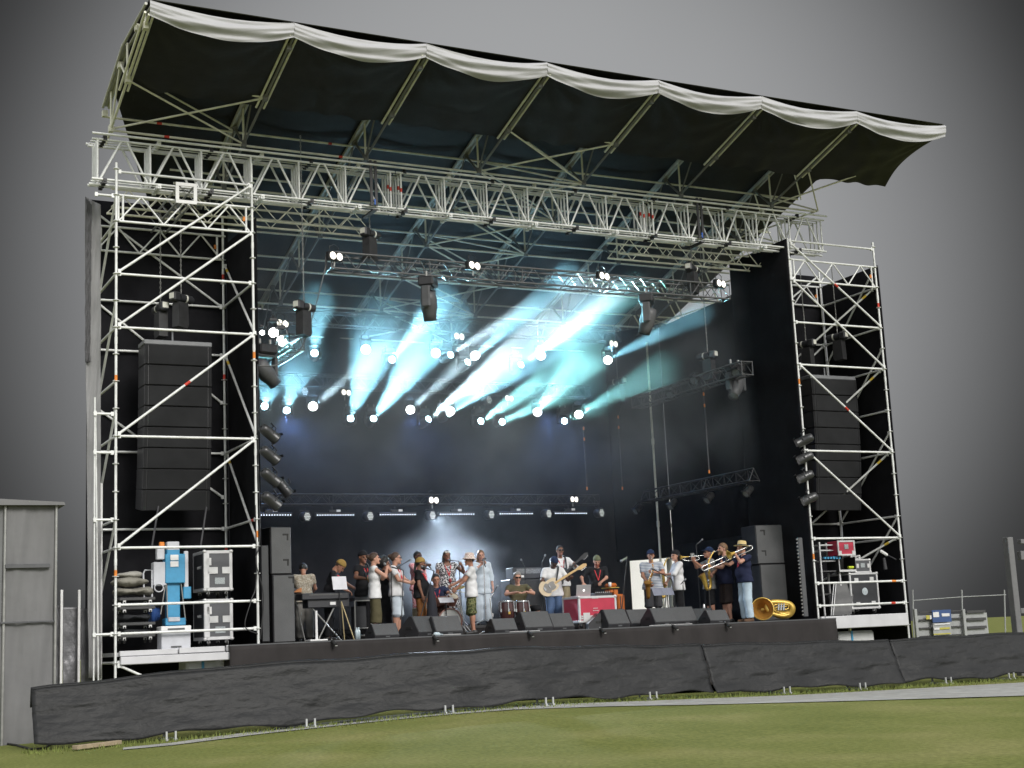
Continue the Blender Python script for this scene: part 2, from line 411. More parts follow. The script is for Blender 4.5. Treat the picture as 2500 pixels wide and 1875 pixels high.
# ------------------------------------------------------------------ scaffold towers
TR = 0.0242
def ros(m, x, y, z):
    m.lathe([(TR, -.006), (.060, -.006), (.060, .006), (TR, .006)], (x, y, z), n=10)
def post(t, x, y, z0, z1, tapes=(), mats=None, step=0.5, r=TR, top=None):
    m = MB(); m.tube((x, y, z0), (x, y, z1), r, 10)
    z = 1.5
    while z < z1 - .05:
        if z > z0: ros(m, x, y, z)
        z += step
    for j in (3.25, 5.25, 7.25, 9.25):
        if z0 < j < z1: m.tube((x, y, j - .06), (x, y, j + .06), r + .004, 10)
    for (zt, mi) in tapes: m.tube((x, y, zt - .06), (x, y, zt + .06), r + .003, 10, mi=mi)
    m.lathe([(.075, 0), (.075, .008), (.02, .01)], (x, y, z0), n=8)
    return m.build('post', [mats or STEEL, RED, ORANGE, YELLOWT], t)
def pipe(t, name, p, q, r=TR, tapes=(), mats=None, gap=0.03):
    p, q = Vector(p), Vector(q); d = (q - p).normalized(); m = MB()
    m.tube(p + d * gap, q - d * gap, r, 8)
    for e, s in ((p, 1), (q, -1)): m.box(e + d * s * 0.06, (0.05, 0.05, 0.075))
    for (u, mi) in tapes:
        c = p.lerp(q, u); m.tube(c - d * .06, c + d * .06, r + .003, 8, mi=mi)
    return m.build(name, [mats or STEEL, RED, ORANGE, YELLOWT, WHITEP], t)
def lattice(m, p, q, h, n, r=0.0242, rw=0.017, vert=True, ends=True):
    """flat lattice girder from p to q (bottom chord), height h"""
    p, q = Vector(p), Vector(q); up = Vector((0, 0, h))
    m.tube(p, q, r, 8); m.tube(p + up, q + up, r, 8)
    for k in range(n):
        a = p.lerp(q, k / n); b = p.lerp(q, (k + 1) / n); c = p.lerp(q, (k + .5) / n) + up
        m.tube(a, c, rw, 6, caps=False); m.tube(c, b, rw, 6, caps=False)
        if vert: m.tube(b, b + up, rw, 6, caps=False)
    if ends: m.tube(p, p + up, rw, 6)
def tower(x0, mirror, label):
    W, D = 2.57, 2.07
    t = thing('scaffold_tower', label, 'scaffold', (x0 + W / 2, D / 2, 0.3))
    X = (lambda u: x0 + (W - u if mirror else u))
    a, b = X(0), X(W)          # a = outer, b = inner (stage side)
    top_in, top_out = (10.62, 10.62)
    post(t, a, 0, gz(a, 0), top_out, [(3.05, 2), (6.55, 2), (0.9, 2)] if not mirror else [(9.05, 1)])
    post(t, b, 0, gz(b, 0), 10.9 if not mirror else 10.5, [(3.72, 2), (7.1, 2)] if not mirror else [(3.1, 2), (7.1, 2)])
    post(t, a, D, gz(a, D), 10.4)
    post(t, b, D, gz(b, D), 10.4, [(3.6, 1), (7.05, 1), (9.15, 1)])
    lev = [1.5, 2.0, 2.5, 3.5, 5.5, 7.5, 8.5] if not mirror else [2.0, 2.5, 3.5, 5.5, 7.5, 8.5]
    tp = {2.0: [(0.15, 1)], 2.5: [(.12, 2)], 7.5: []} if mirror else {}
    for z in lev: pipe(t, 'ledger', (a, 0, z), (b, 0, z), tapes=tp.get(z, ()))
    for z in (4.0, 5.5, 7.5, 8.5): pipe(t, 'ledger', (a, D, z), (b, D, z))
    for z in (2.0, 4.0, 5.5, 8.5): pipe(t, 'ledger', (b, 0, z), (b, D, z), tapes=[(.1, 1)] if z == 4.0 else ())
    for z in (1.5, 2.0, 3.5, 4.0, 5.5, 6.5, 7.5, 8.5, 9.5): pipe(t, 'ledger', (a, 0, z), (a, D, z))
    # lattice girders front and rear, guard rail above
    for y in (0, D):
        m = MB(); lattice(m, (x0 + .04, y, 9.5), (x0 + W - .04, y, 9.5), 0.5, 3, rw=0.018, vert=False)
        for u in (.12, W - .12): m.tube((x0 + u, y, 9.5), (x0 + u, y, 10.0), 0.022, 6)
        m.tube((x0 + W - .16, y, 9.72), (x0 + W - .16, y, 9.80), 0.026, 8, mi=2)
        m.build('lattice_girder', [STEEL, RED, ORANGE], t)
    pipe(t, 'guard_rail', (a, 0, 10.45), (b, 0, 10.45))
    # front braces run up towards the stage
    for i, (z0, z1) in enumerate(((3.5, 5.5), (5.5, 7.5), (7.5, 9.5), (8.5, 10.45))):
        if mirror and i == 3: z0, z1 = 8.5, 10.4
        pipe(t, 'brace', (a, -.05, z0), (b, -.05, z1), r=0.024, tapes=[(.5, 1)] if i in (1, 3) and mirror else ([(.5, 1)] if i == 1 else ()), gap=.08)
    for (z0, z1) in ((3.5, 5.5), (5.5, 7.5), (7.5, 9.4)):
        pipe(t, 'brace', (b + (.03 if not mirror else -.03), 0, z0), (b + (.03 if not mirror else -.03), D, z1), tapes=[(.9, 3)], gap=.06)
    for (z0, z1) in ((6.5, 8.5), (8.5, 10.3), (4.6, 6.4)):
        pipe(t, 'brace', (b, D + .05, z0), (a, D + .05, z1), gap=.06)
    for (z0, z1) in ((2.0, 4.0), (4.0, 6.0), (6.0, 8.0), (8.0, 10.0)):
        pipe(t, 'brace', (a, 0, z1), (a, D, z0), gap=.06)
    if mirror:
        for (z0, z1) in ((2.3, 3.5), (3.6, 5.5), (5.6, 7.5), (7.7, 9.5)):
            pipe(t, 'brace', (x0 + 1.0, D - .1, z0), (a, .1, z1), gap=.1, tapes=[(.9, 3)])
    else:
        pipe(t, 'brace', (a, -.02, 1.48), (a + 1.5, -.02, 0.75), gap=.05)
        for z in (2.0, 4.0, 5.2, 5.9, 9.98): pipe(t, 'ledger', (a - .42, .02, z), (a, .02, z))
        m = MB(); m.tube((a - .36, .05, gz(a, 0)), (a - .36, .05, 6.2), .016, 6); m.tube((a - .22, .3, gz(a, 0)), (a - .30, .3, 6.0), .016, 6); m.build('outrigger', STEEL, t)
    return t
tower(0.0, False, 'galvanised scaffold tower holding the speaker array above the blue lifter')
tower(15.42, True, 'galvanised scaffold tower beside the large black flight case and red lidded case')

# ------------------------------------------------------------------ main truss over the opening
t = thing('main_truss', 'heavy horizontal truss of pale steel lattice girders across the stage opening', 'truss', (8.2, 0.27, 10.2))
ZB, ZT = 10.29, 11.06
secs = [(-0.45, 5.60, 6), (5.60, 11.645, 6), (11.645, 16.60, 5)]
planes = (0.05, 0.19, 0.33, 0.47)
for (xa, xb, nmod) in secs:
    for y in planes:
        m = MB(); xa2, xb2 = xa + .015, xb - .015
        for z in (ZB, ZT): m.tube((xa2, y, z), (xb2, y, z), TR if y in (0.05, 0.47) else .012, 8)
        a, b = xa + .115, xb - .115
        full = y in (0.05, 0.47)
        for k in range(nmod + 1):
            x = a + (b - a) * k / nmod
            hot = 1 if (k in (0, nmod) and y in (0.05, 0.19)) else 0
            m.tube((x, y, ZB), (x, y, ZT), 0.021, 6, caps=False)
            if hot and 5 < x < 12.5: m.tube((x, y, 10.62 + y * .6), (x, y, 10.70 + y * .6), 0.024, 6, mi=1)
            if k < nmod and full:
                x2 = a + (b - a) * (k + 1) / nmod; xm = (x + x2) / 2
                m.tube((x + .05, y, ZB), (xm - .05, y, ZT), 0.022, 6, caps=False); m.tube((xm + .05, y, ZT), (x2 - .05, y, ZB), 0.022, 6, caps=False)
        m.build('lattice_girder', [STEEL, RED], t)
for k in range(34):
    x = -0.2 + k * 0.5
    if k % 2 == 0:
        for z in (ZB - .03, ZT + .03):
            m = MB(); m.tube((x, 0.0, z), (x, .52, z), 0.02, 6)
            for y in planes: m.box((x, y, z), (.07, .06, .09))
            m.build('clamp_bar', [BLACKM if k % 4 == 0 else STEEL], t)
m = MB()
for y in (-.06, .58):
    m.tube((-.45, y, ZT + .07), (16.6, y, ZT + .07), TR, 8)
m.tube((-.45, .24, ZB - .05), (16.6, .24, ZB - .05), TR, 8)
m.build('stiffening_tube', STEEL, t)

# ------------------------------------------------------------------ roof
SKINW = mat('white_roof_membrane', (0.40, 0.40, 0.41), 0.6, noise=0.06, nscale=2, bump=0.15, bscale=6)
SKINB = mat('black_roof_membrane', (0.020, 0.020, 0.0205), 0.62, spec=0.22, noise=0.15, nscale=2, bump=0.25, bscale=5)
BEAMW = mat('rafter_aluminium', (0.44, 0.44, 0.40), 0.6, 0.1, noise=0.15)
t = thing('stage_roof', 'sloping stage roof of lattice rafters under a membrane with scalloped white front edge', 'roof', (9, 2.5, 11))
BAY = 2.57
ROOFY0, ROOFY1 = -2.70, 7.9
zu = lambda y: 12.35 - 0.2945 * y if y > -0.8 else 12.586
zl = lambda y: 11.60 - 0.2945 * y
nodes = [-2.4 + 1.45 * k for k in range(8)]
for k in range(7):
    x = k * BAY; m = MB()
    yl = -2.70
    Y1 = ROOFY1 if k else 1.0
    for dx in (-.055, .055):
        m.tube((x + dx, -.8, zu(-.8)), (x + dx, Y1, zu(Y1)), 0.028, 6); m.tube((x + dx, yl, zu(yl)), (x + dx, -.8, zu(-.8)), 0.028, 6)
    m.box((x, (-.8 + Y1) / 2, (zu(-.8) + zu(Y1)) / 2 + .03), (.15, math.hypot(Y1 + .8, zu(-.8) - zu(Y1)), .02), Matrix.Rotation(-math.atan(0.2945), 3, 'X'), mi=0)
    m.tube((x, yl, zl(yl)), (x, Y1, zl(Y1)), 0.026, 8, mi=2)
    for dx in (-.075, .075):
        m.tube((x + dx, yl - .02, zl(yl) + .02), (x + dx, -.62, zl(-.62) + .02), 0.024, 8, mi=1)
    for y in nodes:
        if k == 0 and y > 1: continue
        m.tube((x, y, zl(y)), (x, y, zu(y)), 0.022, 6, mi=1)
        if y + .6 < Y1: m.tube((x, y, zl(y)), (x, y + .62, zu(y + .62)), 0.024, 6, mi=2)
        if y - .83 > -1.0: m.tube((x, y, zl(y)), (x, y - .83, zu(y - .83)), 0.018, 6, mi=2)
        m.box((x, y, zl(y)), (.09, .12, .12), mi=2)
        m.box((x, y + .6, zu(y + .6) - .06), (.1, .1, .12), mi=2)
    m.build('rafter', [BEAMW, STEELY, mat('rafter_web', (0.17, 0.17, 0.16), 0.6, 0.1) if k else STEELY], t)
for i, y in enumerate(nodes):
    if i == 0: continue
    for yy, zf, nm in ((y, zl(y) - .03, 'purlin'), (y + .6, zu(y + .6) - .12, 'purlin')):
        if yy > ROOFY1: continue
        if yy < -0.5: continue
        m = MB()
        for k in range(7):
            if k == 0 and yy > 1.2: m.tube((1.3 + .12 * yy, yy, zf), (BAY - .05, yy, zf), 0.0242, 8); continue
            m.tube((k * BAY + .05, yy, zf), (k * BAY + (BAY - .05 if k < 6 else 1.5 - .1 * (i % 3)), yy, zf), 0.0242, 8)
        if i == 2: m.tube((4.55, yy, zf), (4.63, yy, zf), .027, 8, mi=1); m.tube((1.0, yy, zf), (1.1, yy, zf), .027, 8, mi=1)
        m.build('purlin', [STEELY, RED], t)
for k in (0, 3, 6):
    for i in range(1, 7):
        if k == 0 and i > 1: continue
        y0, y1 = nodes[i], nodes[i + 1]; m = MB(); xa, xb = k * BAY, (k + 1) * BAY if k < 6 else k * BAY + 1.4
        m.tube((xa, y0, zl(y0)), (xb, y1, zl(y1)), .02, 6); m.tube((xb, y0, zl(y0)), (xa, y1, zl(y1)), .02, 6)
        m.tube((xa, y0 + .6, zu(y0 + .6) - .1), (xb, y1 + .6, zu(y1 + .6) - .1), .02, 6)
        m.tube((xb, y0, zl(y0)), (xa, y0 + .6, zu(y0 + .6) - .1), .02, 6)
        m.build('roof_brace', STEELY, t)
# membrane: white outside, black inside, sagging a little between rafters
def sagx(u, amp): return amp * math.sin(PI * u) ** 1.0
def skin(off):
    def fn(u, v):
        y = ROOFY0 + v * (ROOFY1 + .2 - ROOFY0); xl = 0 if y < .4 else min(2.4, (y - .4) * .42)
        xr = 7 * BAY if y < -.55 else max(16.8, 7 * BAY - (y + .55) * 1.3)
        x = xl + u * (xr - xl); fr = (x / BAY) % 1.0
        return (x, y, zu(y) + .07 + off - sagx(fr, 0.10 * min(1, max(0, (y + 2.6) / 1.5))))
    return fn
m = MB(); m.grid(skin(0.02), 84, 24); m.build('outer_membrane', SKINW, t)
m = MB(); m.grid(skin(0.0), 84, 24); m.build('inner_membrane', SKINB, t)
# front roll: white band from the roof top over the nose down to the scalloped edge
ZN = zl(ROOFY0)
def edge(fr):     # sag of the lower scalloped edge at fraction fr of the bay
    return 0.265 * (1 - abs(2 * fr - 1) ** 1.7) * (0.92 + 0.16 * fr) 
for k in range(7):
    m = MB()
    def band(u, v, k=k):
        x = (k + u) * BAY; s = edge(u); h = math.sin(PI * u)
        ztop = zu(ROOFY0) + .05 - 0.13 * h ** 0.9
        zbot = ZN - .02 - s
        z = ztop + (zbot - ztop) * v
        bul = (0.03 + 0.07 * h) * math.sin(PI * min(1, v * 1.02)) - 0.05 * v
        fold = 0.030 * math.sin(13 * v * (0.5 + 0.5 * h) + 3 * u + k) * h + 0.018 * noise2(u * 3 + k, v * 7 + u * 2, k)
        return (x, ROOFY0 - .05 - bul - fold, z)
    m.grid(band, 34, 26); m.build('front_valance', SKINW, t)
    m = MB()
    def under(u, v, k=k):
        x = (k + u) * BAY - (.28 * math.sin(PI * v) * u ** 3 if k == 6 else 0); y = ROOFY0 - .02 + v * (-.60 - ROOFY0); s = edge(u) * (1 - v) ** 1.6
        for uu in (u, 1 - u):
            rr = math.hypot(uu * BAY, v * 2.1 + .02); s += -.06 * math.sin(math.atan2(v * 2.1 + .02, uu * BAY + .001) * 13 + k) * min(rr, .6) * math.exp(-rr / .9) * (1 if uu > .02 else 0)
        wr = 0.035 * noise2(u * 5 + v * 3, v * 6 - u * 2, k * 1.7) * math.sin(PI * u) + 0.03 * math.sin(u * 22) * v ** 4 * math.sin(PI * u)
        z = zl(y) + .05 - s - 0.05 * math.sin(PI * u) * math.sin(PI * v) + wr
        return (x, y, z)
    m.grid(under, 34, 24); m.build('canopy_panel', SKINB, t)

# rear roof posts at the open corner of the stage
RPX, RPX2 = PY(1629, 1300, 6.6).x, PY(1608, 1300, 6.3).x
for i, (x, y, lab) in enumerate([(RPX, 6.6, 'thick grey rear post of the roof in the bright gap behind the saxophonists'), (RPX2, 6.3, 'thin grey rear scaffold post left of the thick one behind the saxophonists')]):
    t = thing('roof_post', lab, 'post', (x, y, 0.3), 0, 'rear posts of the roof')
    r = 0.075 if i == 0 else 0.03
    m = MB(); m.tube((x, y, .3), (x, y, 9.3), r, 12); 
    for z in (4.4, 6.6): m.tube((x, y, z - .08), (x, y, z + .08), r + .012, 12)
    m.build('shaft', [STEELY, RED], t)
    m = MB(); m.tube((x, y, 4.6), (x + (1.1 if i == 0 else -.4), y - .6, 2.2 if i == 0 else 2.0), 0.024, 8); m.tube((x, y, 3.4), (x - .5, y - .3, 1.75), .024, 8)
    m.build('stay', STEELY, t)
# lattice beams that hang just behind the main truss
for (xa, xb, lab) in ((0.1, 5.35, 'lattice beam between the left hoist and left tower'), (11.35, 15.9, 'lattice beam behind the right hoist by the side panel')):
    for y in (0.95, 1.4):
        t = thing('lattice_beam', lab + (', front one of the pair' if y < 1 else ', rear one of the pair'), 'lattice beam', ((xa + xb) / 2, y, 10.06), 0, 'lattice beams behind the main truss')
        m = MB(); m.tube((xa, y, 10.06), (xb, y, 10.06), TR, 8); m.tube((xa, y, 10.42), (xb, y, 10.42), TR, 8); m.build('chord', STEELY, t)
        m = MB(); nn = int((xb - xa) / 0.6)
        for k in range(nn):
            x0_, x1_ = xa + (xb - xa) * k / nn, xa + (xb - xa) * (k + 1) / nn
            m.tube((x0_, y, 10.06), ((x0_ + x1_) / 2, y, 10.42), .011, 6); m.tube(((x0_ + x1_) / 2, y, 10.42), (x1_, y, 10.06), .011, 6)
        m.build('web', STEELY, t)

# ------------------------------------------------------------------ drapes
def drape(name, label, p, q, z0, z1, folds=26, amp=0.05, mat_=DRAPE, cat='curtain'):
    p, q = Vector((*p, 0)), Vector((*q, 0)); d = (q - p); L = d.length; d.normalize(); nrm = Vector((-d.y, d.x, 0))
    m = MB(); nu = max(12, int(L * 14))
    def fn(u, v):
        s = u * L; off = amp * (math.sin(s * folds / 4) * .6 + math.sin(s * folds / 9.7 + 1) * .6) * (1 - .35 * v)
        c = p + d * s + nrm * off
        return (c.x, c.y, z0 + v * ((z1 if not callable(z1) else z1(u)) - z0))
    m.grid(fn, nu, 6)
    o = m.build(name, mat_); md = o.modifiers.new('thickness', 'SOLIDIFY'); md.thickness = 0.012
    return tag(o, label, cat)
drape('back_curtain', 'wide black curtain closing the back of the stage behind the band', (1.3, 7.75), (15.35, 7.75), FLOOR - .05, 9.9, 26, .05)
drape('side_curtain', 'black curtain in the corner between the back of the stage and the left tower', (2.75, 2.3), (2.75, 7.7), FLOOR, 9.5)
drape('tower_curtain', 'black curtain behind the speaker array in the left tower', (-0.12, 2.16), (2.7, 2.16), 0.6, 10.55, 20, .02)
drape('leg_curtain', 'narrow black leg curtain hanging beside the inner post of the left tower', (2.70, 0.12), (2.66, 2.1), FLOOR, 9.85, 20, .015)
drape('tower_curtain', 'black curtain behind the flight cases in the right tower', (15.5, 2.16), (18.05, 2.16), 0.6, 10.3, 20, .02)
drape('tower_curtain', 'black side sheet on the outer side of the right tower', (18.08, -0.02), (18.12, 2.16), 0.3, 10.05, 20, .01)
o = drape('side_screen', 'tall flat black side panel beside the inner post of the right tower', (15.35, -0.06), (15.33, 2.2), FLOOR - .1, lambda u: 10.47, 8, .004)
drape('side_curtain', 'black curtain along the right side of the stage behind the speaker stack', (15.45, 2.2), (15.75, 6.2), 3.45, 9.7, 22, .04)
drape('side_curtain', 'lower black curtain behind the trombonist', (15.45, 2.2), (15.6, 5.9), FLOOR, 3.8, 22, .03)
drape('side_curtain', 'upper black curtain over the bright gap behind the saxophonists', (15.75, 6.2), (14.9, 7.68), 3.50, 9.8, 22, .03)
# ------------------------------------------------------------------ rigging and lamps
HOISTM = mat('hoist_black', (0.030, 0.031, 0.035), 0.3, 0.1, noise=0.2)
CHAINM = mat('chain_steel', (0.30, 0.30, 0.29), 0.45, 0.5, noise=0.2)
def lens_mat(name, col, s): return mat(name, (0.8, 0.8, 0.8), 0.3, emit=col, estr=s)
L_CYAN = lens_mat('lens_cyan', (0.55, 0.90, 1.0), 60)
L_WHITE = lens_mat('lens_white', (1.0, 0.98, 0.95), 20)
L_WARM = lens_mat('lens_warm', (1.0, 0.93, 0.80), 1.6)
L_DIM = lens_mat('lens_dim', (0.80, 0.93, 0.85), 0.22)
L_LED = lens_mat('led_bluewhite', (0.72, 0.82, 1.0), 2.2)
GLASS_OFF = mat('lens_unlit', (0.20, 0.22, 0.23), 0.15, noise=0.2, nscale=20)

def box_truss(name, label, p, q, s, n, mats=ALU, group=None, tri=False, r=0.022):
    p, q = Vector(p), Vector(q); d = (q - p).normalized(); side = Vector((-d.y, d.x, 0)) * (s / 2); up = Vector((0, 0, s))
    t = thing(name, label, 'lighting truss', (p + q) / 2, 0, group)
    offs = [side, -side, side + up, -side + up] if not tri else [side, -side, up]
    for o in offs:
        m = MB(); m.tube(p + o, q + o, r, 8); m.build('chord', mats, t)
    m = MB()
    for k in range(n):
        a, b = p.lerp(q, k / n), p.lerp(q, (k + 1) / n); c = (a + b) / 2
        pr = [(0, 2), (1, 3), (0, 1), (2, 3)] if not tri else [(0, 2), (1, 2), (0, 1)]
        for i, j in pr:
            m.tube(a + offs[i], c + offs[j], .0095, 6, caps=False); m.tube(c + offs[j], b + offs[i], .0095, 6, caps=False)
        if k % 4 == 0:
            for i, j in pr: m.tube(a + offs[i], a + offs[j], .012, 6, caps=False)
    for i, j in pr: m.tube(q + offs[i], q + offs[j], .012, 6, caps=False)
    m.build('lacing', mats, t)
    return t
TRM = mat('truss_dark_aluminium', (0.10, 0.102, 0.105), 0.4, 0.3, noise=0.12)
FT_Y, FT_Z = 0.42, 9.00
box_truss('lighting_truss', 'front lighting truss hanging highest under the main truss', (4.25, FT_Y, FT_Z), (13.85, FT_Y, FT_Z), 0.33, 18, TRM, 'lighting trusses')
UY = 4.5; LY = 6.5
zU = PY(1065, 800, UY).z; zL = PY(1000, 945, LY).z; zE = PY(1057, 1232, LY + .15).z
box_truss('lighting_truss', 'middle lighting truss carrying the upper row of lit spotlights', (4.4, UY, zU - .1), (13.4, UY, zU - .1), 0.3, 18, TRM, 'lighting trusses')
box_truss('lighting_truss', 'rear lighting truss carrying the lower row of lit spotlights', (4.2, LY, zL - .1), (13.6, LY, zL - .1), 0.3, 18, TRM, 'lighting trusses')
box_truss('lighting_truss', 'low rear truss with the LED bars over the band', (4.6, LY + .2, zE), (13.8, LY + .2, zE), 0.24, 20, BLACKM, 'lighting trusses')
SX = 14.4
pa, pb = PX(1835, 895, SX), PX(1560, 1000, SX)
zS = pa.z
box_truss('lighting_truss', 'side truss running back from the tall black side panel under a hoist', (SX, .55, zS - .15), (SX, 5.4, zS - .15), 0.30, 10, TRM, 'lighting trusses')
box_truss('lighting_truss', 'side truss running back beside the left tower with glaring lamps', (3.6, .55, zS - .1), (3.6, 5.4, zS - .1), 0.30, 10, TRM, 'lighting trusses')
pl = PX(1830, 1165, SX)
lt = box_truss('lighting_truss', 'low dark triangular side truss hung on straps behind the trombonist', (SX, .6, pl.z - .1), (SX, 5.3, pl.z - .1), 0.28, 10, BLACKM, 'lighting trusses', tri=True)

# ---- chain hoists
def hoist_proto():
    t = thing('chain_hoist', 'proto', 'hoist', (0, 0, 0))
    m = MB(); m.bbox((-.16, 0, 0), (.18, .17, .19), .03); m.tube((-.07, 0, 0), (.26, 0, 0), .085, 14); m.tube((.26, 0, 0), (.30, 0, 0), .065, 12)
    m.build('motor', HOISTM, t, True)
    m = MB(); m.bbox((-.253, -.0, .01), (.006, .12, .11), .003); m.build('name_plate', mat('plate_pale', (0.62, 0.62, 0.56), .5, noise=.1), t, True); m = MB(); m.tube((.08, 0, 0), (.12, 0, 0), .0868, 14); m.build('label_band', MATS['plate_pale'], t, True)
    m = MB(); m.prism([(-.12, 0), (.12, 0), (.14, -.42), (.10, -.5), (-.13, -.48)], -.09, .09, ((-.02, 0, -.10), (1, 0, 0), (0, 0, 1), (0, 1, 0)))
    m.build('chain_bag', mat('chain_bag_black', (.022, .022, .024), .55, noise=.3, nscale=9), t, True)
    m = MB(); m.tube((0, 0, -.1), (0, 0, -.17), .02, 6); m.sweep([(0, 0, -.17), (.035, 0, -.2), (.03, 0, -.25), (-.02, 0, -.26)], .012, 6); m.build('hook', CHAINM, t, True)
    return t
HP = hoist_proto(); first_h = [True]
def hoist(pos, label, ztop, rz=0.55, bag=True, roll=0.0):
    if first_h[0]:
        o = HP; first_h[0] = False; o.location = pos; o.rotation_euler = (roll, 0, rz); o['label'] = label; o['group'] = 'chain hoists'
    else: o = dup(HP, pos, rz, label, 'chain hoists', rot=(roll, 0, rz))
    m = MB(); pos = Vector(pos)
    z = pos.z + .08
    while z < ztop:
        m.sweep([(pos.x + .012 * math.cos(a) * (1 if int(z * 20) % 2 else 0), pos.y + .012 * math.cos(a) * (0 if int(z * 20) % 2 else 1), z + .025 + .03 * math.sin(a)) for a in [k * PI / 3 for k in range(6)]], .0062, 4, closed=True); z += .05
    c = m.build('hoist_chain', CHAINM); c.location = (0, 0, 0)
    tag(c, 'chain of the ' + label, 'chain', 'hoist chains')
    return o
hoist(PY(903, 570, FT_Y), 'black chain hoist over the left half of the front lighting truss', 10.3)
hoist(PY(1690, 655, FT_Y), 'black chain hoist over the right half of the front lighting truss', 10.3)
p = PX(1728, 868, SX); hoist(p, 'glinting chain hoist over the side truss by the side panel', zl(p.y), PI * .6)
p = PX(1508, 932, SX); hoist(p, 'chain hoist with white label at the far end of the side truss', zl(p.y), PI * .6)
p = PX(742, 748, 3.6); hoist(p, 'chain hoist in blue haze over the left side truss', zl(p.y))
hoist(PY(442, 728, .95), 'black chain hoist above the left speaker array', 10.2)
hoist(PY(392, 752, 1.25), 'small chain hoist with white end label behind the left array hoist', 10.2, PI * .55)
hoist(PY(2045, 822, .95), 'chain hoist with white end label above the right speaker array', 10.2, PI * .6)
hoist(PY(1968, 840, 1.2), 'small chain hoist beside the inner post of the right tower', 10.2, PI * .6)

# ---- moving heads
def mh_proto():
    t = thing('moving_spotlight', 'proto', 'moving light', (0, 0, 0))
    m = MB(); m.bbox((0, 0, -.09), (.34, .26, .16), .025); m.build('base', BLACKP, t, True)
    m = MB(); m.tube((-.10, 0, 0), (-.10, 0, .08), .025, 8); m.tube((.10, 0, 0), (.10, 0, .08), .025, 8); m.build('clamp', CHAINM, t, True)
    m = MB(); m.bbox((0, 0, -.195), (.36, .16, .05), .02)
    for sx in (-1, 1): m.bbox((sx * .185, 0, -.36), (.055, .15, .36), .022)
    m.build('yoke', DARKGREY, t, True)
    m = MB()       # barrel along +z about its pivot
    m.lathe([(.02, -.22), (.115, -.20), (.138, -.10), (.140, .06), (.112, .16), (.108, .27), (.095, .27)], (0, 0, 0), n=16)
    h = m.build('head', DARKGREY, t, True); h.location = (0, 0, -.46)
    m = MB(); m.lathe([(0.0, .262), (.096, .262), (.096, .25)], (0, 0, 0), n=16)
    l = m.build('lens', GLASS_OFF, h, True)
    return t
MHP = mh_proto(); first_m = [True]
NLIGHT = [0]
def aim(head, d):
    head.rotation_mode = 'QUATERNION'; head.rotation_quaternion = Vector(d).to_track_quat('Z', 'Y')
def spot(pos, d, col, W, size, blend=0.35, rad=0.07):
    NLIGHT[0] += 1
    l = bpy.data.lights.new('lamp_beam', 'SPOT'); l.energy = W; l.color = col; l.spot_size = math.radians(size); l.spot_blend = blend; l.shadow_soft_size = rad
    o = bpy.data.objects.new('lamp_beam', l); COL.objects.link(o); o.location = pos
    o.rotation_mode = 'QUATERNION'; o.rotation_quaternion = (-Vector(d)).to_track_quat('Z', 'Y')
    return o
def moving_head(pos, d, label, lens=None, group='moving head lamps', W=0, col=(1, 1, 1), size=10, scale=1.0, rz=0.0, below=0.0):
    """pos = the lens as the photo shows it; the fixture hangs so that its lens stands there"""
    d = Vector(d).normalized(); pos = Vector(pos)
    pivot = pos - d * (.265 * scale); root = pivot + Vector((0, 0, .46 * scale))
    if first_m[0]:
        o = MHP; first_m[0] = False; o.location = root
        o['label'] = label; o['group'] = group
    else: o = dup(MHP, root, 0, label, group)
    o.rotation_euler = (0, 0, rz); o.scale = (scale,) * 3
    for c in o.children:
        if c.name.split('.')[0] == 'head':
            aim(c, Matrix.Rotation(-rz, 3, 'Z') @ d)
            for g_ in c.children:
                g_.data = g_.data.copy(); g_.data.materials[0] = lens or GLASS_OFF
    if W: spot(pos + d * .05, d, col, W, size)
    return o
CY = (0.36, 0.82, 0.98); CYG = (0.36, 0.92, 0.88); WH = (0.72, 0.95, 1.0)
def away(px, py, Y):
    """beam direction: from the lamp towards the audience, seen leaving the point (px,py)"""
    return -ray(px, py)
UNITS_U = ['first', 'second', 'third', 'fourth', 'fifth', 'sixth', 'seventh', 'eighth', 'ninth']
# lamp pixel, pixel the beam passes, colour, cone in degrees, power
rowU = [((768, 862), (778, 740), CY, 13, .45), ((957, 878), (1075, 735), CY, 11, .7), ((1142, 884), (1370, 690), CY, 11, 1.0), ((1272, 890), (1500, 720), WH, 9, 1.3), ((1100, 866), (1300, 740), WH, 7, .8)]
rowL = [((646, 992), (668, 905), CY, 11, .22), ((700, 1002), (738, 860), CY, 12, .45), ((856, 1022), (930, 800), CY, 15, .8), ((912, 1022), (1080, 790), CY, 15, 1.2), ((1046, 1023), (1400, 740), WH, 12, 2.0), ((1096, 1010), (1460, 770), CY, 13, 2.2), ((1174, 1028), (1400, 880), CYG, 10, 1.1), ((1226, 1030), (1430, 935), CYG, 8, .9), ((1378, 1028), (1475, 985), CYG, 6, .35)]
extra = [((770, 988), (960, 830), WH, 6, .5, LY), ((1004, 998), (1180, 840), WH, 6, .8, LY), ((1312, 1004), (1440, 850), CYG, 14, .8, LY), ((1415, 1008), (1620, 900), CYG, 10, .4, LY), ((1486, 876), (1700, 770), CY, 11, .35, UY), ((1320, 866), (1535, 715), CYG, 13, .5, UY)]
WB = 34000
def beam_dir(lp, tp, Y):
    p = PY(*lp, Y); return p, (PY(*tp, 1.2) - p).normalized()
for rows, YY, nm in ((rowU, UY, 'upper'), (rowL, LY - .15, 'lower')):
    for i, (lp, tp_, c, sz, k) in enumerate(rows):
        p, d = beam_dir(lp, tp_, YY)
        moving_head(p, d, 'lit moving head with %s beam, %s from the left in the %s row' % ('cyan' if nm == 'upper' else 'pale', UNITS_U[i], nm), L_CYAN, 'lit moving heads in the %s row' % nm, WB * k, c, sz, .8)
